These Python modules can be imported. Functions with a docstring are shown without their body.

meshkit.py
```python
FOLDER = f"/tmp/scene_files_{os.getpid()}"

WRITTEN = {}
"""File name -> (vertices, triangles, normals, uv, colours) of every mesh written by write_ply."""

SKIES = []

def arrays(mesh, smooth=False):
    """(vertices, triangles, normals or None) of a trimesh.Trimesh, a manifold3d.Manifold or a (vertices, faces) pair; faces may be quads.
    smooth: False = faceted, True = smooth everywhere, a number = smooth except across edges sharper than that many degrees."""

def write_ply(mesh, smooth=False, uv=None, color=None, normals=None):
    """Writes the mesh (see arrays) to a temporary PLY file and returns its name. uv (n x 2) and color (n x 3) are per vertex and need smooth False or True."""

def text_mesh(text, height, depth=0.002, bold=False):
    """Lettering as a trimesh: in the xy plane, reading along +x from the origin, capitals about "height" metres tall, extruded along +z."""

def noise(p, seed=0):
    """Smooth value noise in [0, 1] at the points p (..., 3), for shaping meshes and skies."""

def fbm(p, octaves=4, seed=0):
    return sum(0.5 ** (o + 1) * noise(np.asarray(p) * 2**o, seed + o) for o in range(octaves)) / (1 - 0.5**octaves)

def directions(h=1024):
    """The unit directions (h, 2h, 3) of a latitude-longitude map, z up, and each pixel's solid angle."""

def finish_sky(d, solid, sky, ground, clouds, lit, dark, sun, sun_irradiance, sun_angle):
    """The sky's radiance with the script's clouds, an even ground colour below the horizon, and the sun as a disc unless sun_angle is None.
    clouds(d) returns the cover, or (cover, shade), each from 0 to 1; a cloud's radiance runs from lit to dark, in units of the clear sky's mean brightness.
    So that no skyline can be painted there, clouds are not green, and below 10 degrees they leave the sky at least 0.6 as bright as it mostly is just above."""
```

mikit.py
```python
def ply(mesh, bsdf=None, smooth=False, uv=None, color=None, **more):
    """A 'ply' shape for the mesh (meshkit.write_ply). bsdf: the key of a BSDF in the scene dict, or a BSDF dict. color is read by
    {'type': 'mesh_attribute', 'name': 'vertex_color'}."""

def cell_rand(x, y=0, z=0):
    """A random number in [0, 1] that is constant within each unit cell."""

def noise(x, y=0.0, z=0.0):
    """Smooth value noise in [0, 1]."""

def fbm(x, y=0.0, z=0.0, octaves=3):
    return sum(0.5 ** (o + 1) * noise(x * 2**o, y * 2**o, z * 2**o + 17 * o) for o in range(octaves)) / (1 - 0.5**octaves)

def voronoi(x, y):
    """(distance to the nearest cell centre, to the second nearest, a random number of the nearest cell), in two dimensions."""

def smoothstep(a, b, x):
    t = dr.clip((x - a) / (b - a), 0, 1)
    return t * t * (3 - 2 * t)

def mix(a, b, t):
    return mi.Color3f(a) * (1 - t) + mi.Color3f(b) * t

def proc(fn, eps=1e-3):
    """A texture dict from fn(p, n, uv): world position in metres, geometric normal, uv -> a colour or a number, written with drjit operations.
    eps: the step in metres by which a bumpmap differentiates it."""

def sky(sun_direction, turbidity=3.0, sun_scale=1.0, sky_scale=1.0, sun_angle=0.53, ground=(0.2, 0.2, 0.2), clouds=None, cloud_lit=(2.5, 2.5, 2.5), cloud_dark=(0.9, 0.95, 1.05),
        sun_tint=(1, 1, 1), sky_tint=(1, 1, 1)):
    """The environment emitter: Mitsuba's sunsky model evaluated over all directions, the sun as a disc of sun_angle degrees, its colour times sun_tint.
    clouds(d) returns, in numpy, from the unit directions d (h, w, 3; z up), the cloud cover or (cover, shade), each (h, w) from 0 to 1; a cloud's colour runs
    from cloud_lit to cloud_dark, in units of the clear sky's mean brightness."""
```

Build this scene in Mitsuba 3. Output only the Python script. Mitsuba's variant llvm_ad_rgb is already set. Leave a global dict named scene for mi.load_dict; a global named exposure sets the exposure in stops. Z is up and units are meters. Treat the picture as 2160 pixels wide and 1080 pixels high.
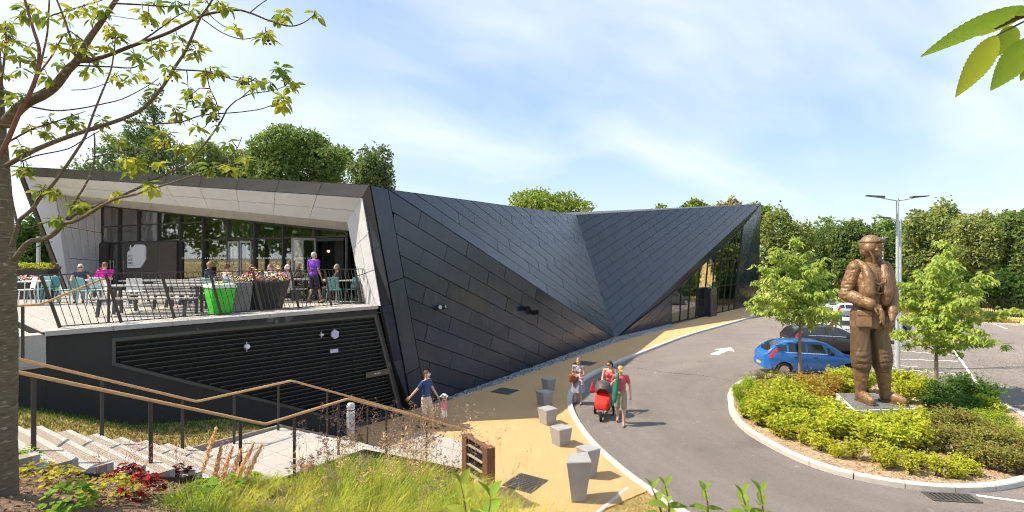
import math, random
import numpy as np
import trimesh, shapely, shapely.affinity
from shapely.geometry import Polygon, LineString, box as sbox, Point
import manifold3d as m3
import drjit as dr
import mitsuba as mi
import mikit, meshkit
from mikit import noise, fbm, voronoi, cell_rand, smoothstep, mix

scene, labels = {}, {}
T4 = mi.ScalarTransform4f
# ---------------------------------------------------------------- camera, sky, exposure
F, EYE, YH = 1100.0, 5.1, 545.0          # focal length in pixels of the 2160 px wide photograph, eye height, horizon row
scene['camera'] = {'type': 'perspective', 'fov': math.degrees(2 * math.atan(1080 / F)), 'fov_axis': 'x', 'near_clip': 0.05, 'far_clip': 3000.0,
                   'principal_point_offset_y': -(YH - 540) / 1080.0,
                   'to_world': T4().look_at(origin=[0, 0, EYE], target=[0, 10, EYE], up=[0, 0, 1])}
SUN = np.array([-0.77, -0.04, 1.0])
exposure = 2.35


def clouds(d):
    """thin high cloud in fine slanting streaks, whiter towards the left and the horizon, over a pale veil"""
    az = np.arctan2(d[..., 0], d[..., 1]); el = np.arcsin(np.clip(d[..., 2], -1, 1))
    p = d / (d[..., 2:3] + 0.25); a = 0.62; u = p[..., 0] * math.cos(a) + p[..., 1] * math.sin(a); v = -p[..., 0] * math.sin(a) + p[..., 1] * math.cos(a)
    f = lambda su, sv, o, s, w=0.0: meshkit.fbm(np.stack([u * su + w, v * sv + w, u * 0 + s], -1), o, s)
    w = (f(1.1, 1.1, 4, 5) - .5) * 1.5
    streak = f(1.0, 3.4, 7, 11, w); puff = f(2.2, 2.8, 7, 17, w * .6); big = f(0.55, 0.8, 3, 23)
    wisp = np.clip((0.50 * streak + 0.22 * puff + 0.48 * big - 0.47) / 0.30, 0, 1) ** 1.15
    haze = np.exp(-np.maximum(el, 0) / 0.12) * 0.60
    left = np.clip((-az - 0.05) / 1.0, 0, 1) * np.clip(1.25 - np.abs(az + 0.95) / 1.3, 0, 1) * 0.66 * np.clip(1.2 - el / 1.3, 0, 1)
    white = 1 - (1 - 0.62 * wisp) * (1 - haze) * (1 - left); veil = 0.36 * (1 - white)
    return np.clip(white + veil, 0, 0.97), np.clip(veil / np.maximum(white + veil, 1e-3), 0, 1)


scene['sky'] = mikit.sky(SUN.tolist(), turbidity=3.0, clouds=clouds, cloud_lit=(2.50, 2.60, 2.68), cloud_dark=(1.60, 2.12, 2.75), ground=(0.2, 0.2, 0.17))


# ---------------------------------------------------------------- helpers
def V3(*a): return np.array(a, float)
def at(u, v, D): return V3((u - 1080) / F * D, D, EYE - (v - YH) / F * D)      # a pixel of the photograph at a distance
def onz(u, v, z=0.0):                                                          # a pixel on a level at height z
    D = F * (EYE - z) / (v - YH)
    return V3((u - 1080) / F * D, D, z)
def unit(v): v = np.asarray(v, float); return v / max(np.linalg.norm(v), 1e-12)
ORD = 'first second third fourth fifth sixth seventh eighth ninth tenth eleventh twelfth thirteenth fourteenth fifteenth sixteenth'.split()
def rotz(a): c, s = math.cos(a), math.sin(a); return np.array([[c, -s, 0], [s, c, 0], [0, 0, 1.0]])
def rotx(a): c, s = math.cos(a), math.sin(a); return np.array([[1.0, 0, 0], [0, c, -s], [0, s, c]])
def roty(a): c, s = math.cos(a), math.sin(a); return np.array([[c, 0, s], [0, 1.0, 0], [-s, 0, c]])
def lerp(a, b, t): return np.asarray(a, float) * (1 - t) + np.asarray(b, float) * t


class MB:
    """collects pieces of ONE part into one mesh"""
    def __init__(s): s.v, s.f, s.c, s.n = [], [], [], 0
    def add(s, v, f, c=None):
        v = np.asarray(v, float); f = np.asarray(f, int)
        if f.shape[1] == 4: f = np.vstack([f[:, [0, 1, 2]], f[:, [0, 2, 3]]])
        s.v.append(v); s.f.append(f + s.n); s.n += len(v)
        if c is not None:
            c = np.asarray(c, float); s.c.append(np.tile(c, (len(v), 1)) if c.ndim == 1 else c)
        return s
    def tm(s, m, c=None, R=None, t=None):
        v = np.array(m.vertices)
        if R is not None: v = v @ np.asarray(R).T
        if t is not None: v = v + t
        return s.add(v, m.faces, c)
    def man(s, m, c=None):
        q = m.to_mesh(); return s.add(q.vert_properties[:, :3], q.tri_verts, c)
    def hexa(s, p, c=None):   # 8 points: bottom ring 0-3 counterclockwise from above, top ring 4-7
        return s.add(p, [[0, 3, 2, 1], [4, 5, 6, 7], [0, 1, 5, 4], [1, 2, 6, 5], [2, 3, 7, 6], [3, 0, 4, 7]], c)
    def box(s, c, size, R=None, col=None):
        x, y, z = np.asarray(size, float) / 2
        p = np.array([[-x, -y, -z], [x, -y, -z], [x, y, -z], [-x, y, -z], [-x, -y, z], [x, -y, z], [x, y, z], [-x, y, z]])
        if R is not None: p = p @ np.asarray(R).T
        return s.hexa(p + np.asarray(c, float), col)
    def bar(s, a, b, w, h=None, up=(0, 0, 1), col=None):   # rectangular bar from a to b, w sideways, h along up
        a, b = np.asarray(a, float), np.asarray(b, float); h = h or w
        d = unit(b - a); x = np.cross(d, up)
        x = unit(x) if np.linalg.norm(x) > 1e-6 else V3(1, 0, 0)
        y = np.cross(x, d)
        x, y = x * w / 2, y * h / 2
        p = [a - x - y, a + x - y, a + x + y, a - x + y, b - x - y, b + x - y, b + x + y, b - x + y]
        return s.add(p, [[0, 3, 2, 1], [4, 5, 6, 7], [0, 1, 5, 4], [1, 2, 6, 5], [2, 3, 7, 6], [3, 0, 4, 7]], col)
    def tube(s, pts, rad, n=8, col=None, caps=True):
        pts = np.asarray(pts, float); rad = np.broadcast_to(np.asarray(rad, float), (len(pts),))
        tan = np.gradient(pts, axis=0); tan /= np.linalg.norm(tan, axis=1, keepdims=True) + 1e-12
        x = np.cross(tan[0], [0.3, 0.2, 0.95]); x = unit(x) if np.linalg.norm(x) > 1e-3 else unit(np.cross(tan[0], [1, 0, 0]))
        rings = []
        ang = np.arange(n) * 2 * np.pi / n
        for k in range(len(pts)):
            x = unit(x - tan[k] * np.dot(x, tan[k])); y = np.cross(tan[k], x)
            rings.append(pts[k] + rad[k] * (np.cos(ang)[:, None] * x + np.sin(ang)[:, None] * y))
        v = np.vstack(rings); i = np.arange(n); j = (i + 1) % n; f = []
        for k in range(len(pts) - 1): f.append(np.stack([k * n + i, k * n + j, (k + 1) * n + j, (k + 1) * n + i], 1))
        f = np.vstack(f); f = np.vstack([f[:, [0, 1, 2]], f[:, [0, 2, 3]]])
        if caps:
            e = (len(pts) - 1) * n
            f = np.vstack([f, [[0, k + 1, k] for k in range(1, n - 1)], [[e, e + k, e + k + 1] for k in range(1, n - 1)]])
        return s.add(v, f, col)
    def lathe(s, prof, n=16, c=(0, 0, 0), R=None, col=None, sx=1, sy=1):
        prof = np.asarray(prof, float); a = np.arange(n) * 2 * np.pi / n
        v = np.vstack([np.stack([r * np.cos(a) * sx, r * np.sin(a) * sy, np.full(n, z)], 1) for r, z in prof])
        i = np.arange(n); j = (i + 1) % n
        f = np.vstack([np.stack([k * n + i, k * n + j, (k + 1) * n + j, (k + 1) * n + i], 1) for k in range(len(prof) - 1)])
        f = np.vstack([f[:, [0, 1, 2]], f[:, [0, 2, 3]]])
        e = (len(prof) - 1) * n
        f = np.vstack([f, [[0, k + 1, k] for k in range(1, n - 1)], [[e, e + k, e + k + 1] for k in range(1, n - 1)]])
        if R is not None: v = v @ np.asarray(R).T
        return s.add(v + np.asarray(c, float), f, col)
    def ball(s, c, r, sub=2, R=None, col=None):
        m = trimesh.creation.icosphere(subdivisions=sub); v = np.array(m.vertices) * np.asarray(r, float)
        if R is not None: v = v @ np.asarray(R).T
        return s.add(v + np.asarray(c, float), m.faces, col)
    def prism(s, poly, z0, z1, col=None):   # shapely polygon (or points) extruded upward
        poly = poly if hasattr(poly, 'exterior') else Polygon(poly)
        m = trimesh.creation.extrude_polygon(poly, z1 - z0, engine='earcut')
        return s.add(np.array(m.vertices) + [0, 0, z0], m.faces, col)
    def plate(s, poly, O, ex, ey, ez, h0, h1, col=None):   # 2d polygon in a plane's axes, thickness from h0 to h1 along ez
        m = trimesh.creation.extrude_polygon(poly, h1 - h0, engine='earcut'); p = np.array(m.vertices)
        return s.add(np.asarray(O) + p[:, :1] * ex + p[:, 1:2] * ey + (p[:, 2:] + h0) * ez, m.faces, col)
    def flat(s, pts, col=None):
        pts = np.asarray(pts, float); return s.add(pts, [[0, k, k + 1] for k in range(1, len(pts) - 1)], col)
    def out(s): return np.vstack(s.v), np.vstack(s.f)
    def colors(s): return np.vstack(s.c)


_used = {}
def num(name):
    k = _used.get(name, 0); _used[name] = k + 1
    return name if k == 0 else f'{name}_{k:03d}'
def part(parent, name): return num(parent + '__' + name)
def put(key, mb, mat, smooth=False, **more):
    if isinstance(mb, MB):
        if mb.c: scene[key] = mikit.ply(mb.out(), mat, True if smooth else False, color=mb.colors(), **more); return key
        mb = mb.out()
    scene[key] = mikit.ply(mb, mat, smooth, **more); return key
def tag(key, label=None, cat=None, group=None, kind=None):
    d = {}
    if label: d['label'] = label
    if cat: d['category'] = cat
    if group: d['group'] = group
    if kind: d['kind'] = kind
    labels[key] = d; return key
def thing(name, label, cat, group=None): return tag(num(name), label, cat, group)
def struct(name, mb, mat, smooth=False):
    k = put(num(name), mb, mat, smooth); labels[k] = {'kind': 'structure'}; return k
def P(parent, name, mb, mat, smooth=False, **more): return put(part(parent, name), mb, mat, smooth, **more)
def copy_thing(src, key, M, mats=None):
    """another thing of the same meshes under to_world M (T4 or 4x4)"""
    M = M if isinstance(M, T4) else T4(np.asarray(M, float).tolist())
    for k in [k for k in scene if k == src or k.startswith(src + '__')]:
        d = dict(scene[k]); d['to_world'] = M @ d['to_world'] if 'to_world' in d else M
        if mats:
            b = d.get('bsdf', {}).get('id')
            if b in mats: d['bsdf'] = {'type': 'ref', 'id': mats[b]}
        scene[key + k[len(src):]] = d
        if '__' in k and k in labels: labels[key + k[len(src):]] = dict(labels[k])
    return key
def TR(p, rz=0.0, s=1.0): return T4().translate(list(map(float, p))).rotate([0, 0, 1], math.degrees(rz)).scale(s)


# ---------------------------------------------------------------- materials
def tex(c): return c if isinstance(c, dict) else {'type': 'rgb', 'value': list(map(float, c))}
def mat(name, col, rough=0.6, spec=0.4, metal=0.0, two=True, **k):
    b = {'type': 'principled', 'base_color': tex(col), 'roughness': rough if isinstance(rough, dict) else float(rough), 'specular': float(spec), 'metallic': float(metal), **k}
    scene[name] = {'type': 'twosided', 'bsdf': b} if two else b
    return name
PR = mikit.proc
VC = {'type': 'mesh_attribute', 'name': 'vertex_color'}
def speck(a, b, s1, s2=None, w=0.5):
    s2 = s2 or s1 * 9
    return PR(lambda p, n, uv: mix(a, b, dr.clip((1 - w) * fbm(p.x * s1, p.y * s1, p.z * s1) + w * noise(p.x * s2, p.y * s2, p.z * s2), 0, 1)))

mat('paint_vc', VC, 0.55, 0.35)                       # anything coloured per vertex by its own hue (clothes, flowers, stones)
mat('leaf_shade_free', VC, 0.5, 0.3)
scene['leaf'] = {'type': 'principledthin', 'base_color': VC, 'roughness': 0.5, 'diff_trans': 0.95, 'spec_trans': 0.0, 'eta': 1.35}
def clad_mat(name, c, r0, k):
    lo, hi = tuple(x * .8 for x in c), tuple(x * 1.35 for x in c)
    return mat(name, PR(lambda p, n, uv: mix(lo, hi, fbm(p.x * 1.1 + k, p.y * 1.1, p.z * .5, 4)) + mi.Color3f(.010, .010, .010) * smoothstep(.60, .85, fbm(p.x * 5 + k, p.y * 5, p.z * .8, 3))), PR(lambda p, n, uv: r0 + .13 * (fbm(p.x * .9 + k, p.y * .9, p.z * .9, 3) - .5)), 0.62)
clad_mat('clad_a', (0.0120, 0.0210, 0.0410), .25, 0.0); clad_mat('clad_b', (0.0150, 0.0245, 0.0450), .28, 7.0); clad_mat('clad_c', (0.0105, 0.0185, 0.0360), .23, 13.0)
mat('clad_back', (0.008, 0.008, 0.009), 0.7, 0.1)
mat('fascia_grey', (0.055, 0.056, 0.058), 0.42, 0.5)
mat('white_panel', (0.57, 0.59, 0.63), 0.45, 0.4)
mat('soffit_slat', (0.42, 0.41, 0.40), 0.55, 0.3)
mat('joint', (0.03, 0.03, 0.03), 0.8, 0.1)
mat('frame_dark', (0.025, 0.026, 0.028), 0.4, 0.5)
mat('frame_grey', (0.22, 0.23, 0.24), 0.4, 0.5)
mat('dark_panel', (0.045, 0.041, 0.038), 0.5, 0.35)
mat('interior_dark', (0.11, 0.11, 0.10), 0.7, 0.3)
mat('interior_wall', (0.38, 0.34, 0.21), 0.8, 0.2)
mat('interior_floor', (0.22, 0.21, 0.19), 0.35, 0.4)
scene['pane'] = {'type': 'thindielectric', 'int_ior': 2.3, 'specular_transmittance': tex((0.62, 0.74, 0.67)), 'specular_reflectance': tex((1.0, 1.0, 1.0))}
scene['clear_pane'] = {'type': 'thindielectric', 'int_ior': 1.5}
mat('louvre', (0.055, 0.060, 0.058), 0.45, 0.4)
mat('black', (0.012, 0.012, 0.012), 0.5, 0.3)
mat('rubber', (0.018, 0.018, 0.018), 0.75, 0.2)
mat('chrome', (0.75, 0.75, 0.76), 0.22, 0.5, 1.0)
mat('steel_grey', (0.36, 0.39, 0.41), 0.4, 0.5, 0.3)
mat('rail_steel', (0.040, 0.034, 0.030), 0.45, 0.5)
mat('white_plain', (0.78, 0.78, 0.77), 0.5, 0.4)
mat('dark_concrete', PR(lambda p, n, uv: mix((0.020, 0.022, 0.022), (0.036, 0.038, 0.037), fbm(p.x * 1.3, p.y * 1.3, p.z * 2.2)) + mi.Color3f(0.10, 0.11, 0.11) * smoothstep(0.70, 0.80, fbm(p.x * 2.6 + 4, p.y * 2.6, p.z * 1.7, 4))), 0.7, 0.3)
mat('concrete', speck((0.30, 0.30, 0.295), (0.42, 0.415, 0.40), 2.2, 60), 0.8, 0.25)
mat('paving', speck((0.30, 0.285, 0.27), (0.44, 0.42, 0.40), 1.6, 90, 0.45), 0.8, 0.25)
mat('paving_warm', speck((0.23, 0.20, 0.165), (0.31, 0.27, 0.225), 2.0, 90, 0.45), 0.8, 0.25)
mat('deck', speck((0.29, 0.275, 0.255), (0.41, 0.395, 0.37), 0.9, 70, 0.4), 0.75, 0.25)
mat('kerb_stone', speck((0.40, 0.385, 0.36), (0.56, 0.54, 0.505), 1.1, 50, 0.35), 0.8, 0.25)
mat('asphalt', PR(lambda p, n, uv: mix((0.105, 0.097, 0.092), (0.215, 0.198, 0.186), dr.clip(0.42 * fbm(p.x * 0.35, p.y * 0.35, 0, 4) + 0.22 * noise(dr.sqrt(dr.square(p.x - 13.5) + dr.square(p.y - 16.5)) * 5, p.x * .25, 0) + 0.16 * fbm(p.x * 2.2, p.y * 2.2, 5, 3) + 0.34 * noise(p.x * 40, p.y * 40, 0) - .06, 0, 1))
    + mi.Color3f(0.08, 0.072, 0.06) * smoothstep(0.91, 0.97, noise(p.x * 8 + 31, p.y * 8, 3)) * smoothstep(0.45, 0.7, noise(p.x * 0.6, p.y * 0.6, 9))
    - mi.Color3f(0.022, 0.021, 0.020) * smoothstep(0.66, 0.80, fbm(p.x * 0.7 + 7, p.y * 0.7, 2, 4))), 0.85, 0.25)
mat('ochre', PR(lambda p, n, uv: mix((0.42, 0.262, 0.125), (0.54, 0.348, 0.178), dr.clip(0.55 * fbm(p.x * 0.6, p.y * 0.6, 0, 4) + 0.45 * noise(p.x * 45, p.y * 45, 0), 0, 1))), 0.85, 0.25)
mat('gravel', PR(lambda p, n, uv: mix((0.06, 0.06, 0.06), (0.42, 0.42, 0.42), voronoi(p.x * 14, p.y * 14)[2])), 0.85, 0.2)
mat('bark_soil', PR(lambda p, n, uv: mix((0.06, 0.04, 0.028), (0.24, 0.165, 0.11), dr.clip(0.35 * fbm(p.x * 3, p.y * 3, p.z * 3) + 0.65 * noise(p.x * 26, p.y * 26, p.z * 26), 0, 1))), 0.9, 0.2)
mat('mulch', PR(lambda p, n, uv: mix((0.15, 0.095, 0.055), (0.52, 0.40, 0.29), dr.clip(0.3 * fbm(p.x * 1.5, p.y * 1.5, 0) + 0.7 * noise(p.x * 22, p.y * 22, 0), 0, 1))), 0.9, 0.2)
mat('dry_lawn', PR(lambda p, n, uv: mix((0.10, 0.115, 0.03), (0.36, 0.27, 0.12), dr.clip(0.85 * fbm(p.x * 0.8, p.y * 0.8, 0, 4) + 0.3 * noise(p.x * 18, p.y * 18, 0), 0, 1))), 0.9, 0.2)
mat('verge', PR(lambda p, n, uv: mix((0.28, 0.22, 0.07), (0.46, 0.36, 0.15), dr.clip(0.7 * fbm(p.x * 0.5, p.y * 0.5, 0, 4) + 0.3 * noise(p.x * 8, p.y * 8, 0), 0, 1))), 0.9, 0.2)
mat('road_white', speck((0.52, 0.52, 0.50), (0.80, 0.80, 0.78), 7, 40, 0.4), 0.7, 0.3)
mat('handrail_wood', PR(lambda p, n, uv: mix((0.47, 0.27, 0.115), (0.62, 0.38, 0.18), fbm(p.x * 9 + p.y * 9, p.z * 70, p.x * 3, 3))), 0.45, 0.4)
mat('bark', PR(lambda p, n, uv: mix((0.055, 0.046, 0.030), (0.20, 0.172, 0.122), dr.clip(0.55 * fbm(p.x * 14, p.y * 14, p.z * 22, 4) + 0.45 * noise(p.x * 30, p.y * 30, p.z * 80), 0, 1)) + mi.Color3f(0.13, 0.125, 0.105) * smoothstep(0.74, 0.84, noise(p.x * 24, p.y * 24, p.z * 70))), 0.85, 0.2)
mat('twig', (0.085, 0.06, 0.048), 0.7, 0.3)
mat('trunk_far', (0.10, 0.078, 0.055), 0.85, 0.2)
# ---------------------------------------------------------------- the ground
m = MB(); g = 900.0
m.add([[-g, -g, -0.03], [g, -g, -0.03], [g, g, -0.03], [-g, g, -0.03]], [[0, 1, 2, 3]]); struct('ground', m, 'verge')

def smooth_line(pts, n=8):
    """Catmull-Rom through 2d/3d points"""
    pts = np.asarray(pts, float); q = np.vstack([2 * pts[0] - pts[1], pts, 2 * pts[-1] - pts[-2]]); out = []
    for k in range(1, len(q) - 2):
        p0, p1, p2, p3 = q[k - 1:k + 3]
        for t in np.arange(n) / n: out.append(0.5 * (2 * p1 + (p2 - p0) * t + (2 * p0 - 5 * p1 + 4 * p2 - p3) * t * t + (3 * p1 - p0 - 3 * p2 + p3) * t ** 3))
    return np.array(out + [pts[-1]])

KERB = smooth_line([onz(u, v)[:2] for u, v in [(1560, 1165), (1425, 1078), (1325, 1008), (1252, 942), (1216, 893), (1202, 858), (1206, 828), (1236, 799), (1296, 769), (1370, 739), (1450, 709), (1530, 686), (1592, 668)]], 10)
WALK_Z = 0.10
far_edge = [onz(u, v)[:2] for u, v in [(1650, 656), (1735, 655), (1800, 661), (1900, 668), (2000, 674), (2160, 687)]] + [V3(58, 34), V3(75, 20), V3(75, 2)]
m = MB(); m.prism(Polygon(list(map(tuple, KERB)) + [tuple(p[:2]) for p in far_edge] + [(8, 2)]).buffer(0), -0.02, 0.0); struct('asphalt_road', m, 'asphalt')

# the building's footprint line (base of the dark facets) and the paved walk in front of it
V = V3(6.5, 33.0, 0); Bq = V3(-3.1, 17.48, 0)
G0, G1, E = V3(12.2, 40.0, 0), V3(21.7, 51.0, 0), V3(26.8, 56.9, 0)
A, T, C = at(817, 399, 16.6), at(1215, 453, 35.5), at(1605, 430, 57.0)
gravel_out = [onz(955, 842, WALK_Z), onz(1035, 816, WALK_Z), onz(1180, 765, WALK_Z), onz(1300, 722, WALK_Z), onz(1420, 690, WALK_Z)]
bot = [onz(1322, 1030, WALK_Z)[:2], onz(1264, 1078, WALK_Z)[:2]]
kerb_walk = [p for p in KERB if p[1] > bot[0][1] - 0.1]
walk = Polygon([tuple(p) for p in kerb_walk] + [(24, 47.5), (28.5, 57.5), (26.6, 57.2), (21.6, 51.1), (12.6, 39.8), (7.0, 33.2), (-2.6, 18.3), (-4.2, 17.2), (-4.6, 15.4), (-3.0, 12.2), (-1.6, 8.5), (1.0, 8.2), tuple(bot[1])]).buffer(0)
gl = LineString([tuple(p[:2]) for p in (V, Bq)]); gravel_zone = Polygon([tuple(Bq[:2]), tuple(V[:2]), tuple(G0[:2])] + [tuple(p[:2]) for p in gravel_out[::-1]]).buffer(0.02)
m = MB(); m.prism(walk, -0.02, WALK_Z); struct('walkway', m, 'ochre')
m = MB(); m.prism(gravel_zone, WALK_Z - 0.05, WALK_Z + 0.008); struct('gravel_strip', m, 'gravel')
rng = np.random.default_rng(3)
m = MB(); ico = trimesh.creation.icosphere(subdivisions=0); minx, miny, maxx, maxy = gravel_zone.bounds; prep = shapely.prepared.prep(gravel_zone)
cnt = 0
while cnt < 2600:
    x, y = rng.uniform(minx, maxx), rng.uniform(miny, min(maxy, 34))
    if not prep.contains(Point(x, y)): continue
    r = rng.uniform(0.025, 0.055); g_ = rng.uniform(0.07, 0.40)
    m.add(np.array(ico.vertices) * [r, r * rng.uniform(.7, 1.2), r * .6] @ rotz(rng.uniform(0, 6)).T + [x, y, WALK_Z + 0.015], ico.faces, (g_, g_, g_ * .98)); cnt += 1
k = put('gravel_stones', m, 'paint_vc'); tag(k, 'loose grey pebbles along the foot of the dark building', 'gravel', kind='stuff')
edge = LineString([tuple(p[:2]) for p in gravel_out]).buffer(0.04, cap_style=2)
m = MB(); m.prism(edge, WALK_Z - .02, WALK_Z + 0.02); k = put('edging_strip', m, 'concrete'); tag(k, 'thin pale edging between the gravel strip and the ochre walkway', 'edging')

def kerb(name, line, w, z0, z1, seg, mat_, label, cat, close=False):
    """a kerb of single stones along a 2d line"""
    root = thing(name, label, cat)
    d = np.r_[0, np.cumsum(np.linalg.norm(np.diff(line, axis=0), axis=1))]; n = max(1, int(d[-1] / seg)); s = d[-1] / n
    for k in range(n):
        t = np.linspace(k * s + 0.006, (k + 1) * s - 0.006, 4); p = np.stack([np.interp(t, d, line[:, 0]), np.interp(t, d, line[:, 1])], 1)
        tg = np.gradient(p, axis=0); tg /= np.linalg.norm(tg, axis=1, keepdims=True); nn = np.stack([-tg[:, 1], tg[:, 0]], 1)
        b = 0.02; mb = MB(); rows = []
        for off, z in ((-w / 2, z0), (-w / 2, z1 - b), (-w / 2 + b, z1), (w / 2 - b, z1), (w / 2, z1 - b), (w / 2, z0)): rows.append(np.c_[p + nn * off, np.full(4, z)])
        r = np.array(rows); v = r.reshape(-1, 3); f = []
        for a in range(5):
            for c in range(3): f.append([a * 4 + c, a * 4 + c + 1, (a + 1) * 4 + c + 1, (a + 1) * 4 + c])
        v = np.vstack([v]); mb.add(v, f); mb.add(r[:, 0], [[0, i, i + 1] for i in range(1, 5)]); mb.add(r[:, 3], [[0, i + 1, i] for i in range(1, 5)])
        P(root, 'kerb_stone', mb, mat_)
    return root
kerb('walkway_kerb', KERB, 0.20, -0.02, WALK_Z + 0.015, 1.0, 'kerb_stone', 'pale stone kerb curving between the ochre walkway and the road', 'kerb')
e2 = np.array([bot[0] + (bot[0] - bot[1]) * 0.05, bot[1] * 1.0, bot[1] + (bot[1] - bot[0]) * 2.0]); 
kerb('edging_kerb', smooth_line(e2, 6), 0.10, -0.02, WALK_Z + 0.012, 1.0, 'kerb_stone', 'narrow pale edging between the ochre paving and the dry grass corner', 'kerb')
kin = KERB[KERB[:, 1] < bot[0][1] + 0.1]
m = MB(); m.prism(Polygon([tuple(p) for p in kin] + [tuple(bot[0]), tuple(bot[1]), tuple(bot[1] + (bot[1] - bot[0]) * 2), (4, 3)]).buffer(0), -0.02, 0.07); struct('dry_grass_corner', m, 'dry_lawn')

# the planted island
ISL_PX = [(1541, 838), (1546, 872), (1570, 905), (1620, 938), (1700, 977), (1800, 1008), (1930, 1030), (2060, 1035), (2160, 1018), (2230, 985), (2240, 950), (2200, 905), (2140, 872), (2080, 848), (1980, 822), (1880, 808), (1780, 800), (1690, 796), (1600, 800), (1556, 815), (1541, 838)]
ISL = np.array([onz(u, v)[:2] for u, v in ISL_PX]); ISLAND = smooth_line(ISL, 6)
kerb('island_kerb', ISLAND, 0.20, -0.02, 0.13, 0.92, 'kerb_stone', 'pale stone kerb round the planted island with the statue', 'kerb')
island_poly = Polygon([tuple(p) for p in ISLAND]).buffer(-0.09)
m = MB(); m.prism(island_poly, -0.02, 0.10); struct('island_soil', m, 'mulch')

# verge beyond the car park with its kerb, and the painted markings
FE = np.array([p[:2] for p in far_edge[:-1]])
kerb('car_park_kerb', smooth_line(FE, 4), 0.16, -0.02, 0.12, 1.6, 'kerb_stone', 'long pale kerb at the far side of the car park', 'kerb')
def strip(p, q, w, z=0.004): p, q = np.asarray(p)[:2], np.asarray(q)[:2]; d = unit(q - p); n = np.array([-d[1], d[0]]) * w / 2; return [[*(p - n), z], [*(q - n), z], [*(q + n), z], [*(p + n), z]]
mk = num('bay_markings'); tag(mk, 'white painted parking bay lines on the car park asphalt', 'road marking')
LINES = [((2010, 735), (2075, 830)), ((1885, 739), (2015, 749.5)), ((1870, 727), (1995, 735)), ((1893, 777), (1893, 812)), ((1880, 757), (2020, 762)), ((1920, 781), (2045, 792)), ((1870, 715), (1985, 724)), ((1880, 789), (1900, 789)), ((2075, 676), (2125, 694)), ((2091, 679), (2150, 688)), ((2115, 868), (2170, 874)), ((2060, 1045), (2200, 1064)), ((1870, 771), (1935, 773))]
for a, b in LINES: P(mk, 'painted_line', MB().add(strip(onz(*a), onz(*b), 0.10), [[0, 1, 2, 3]]), 'road_white')
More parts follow.
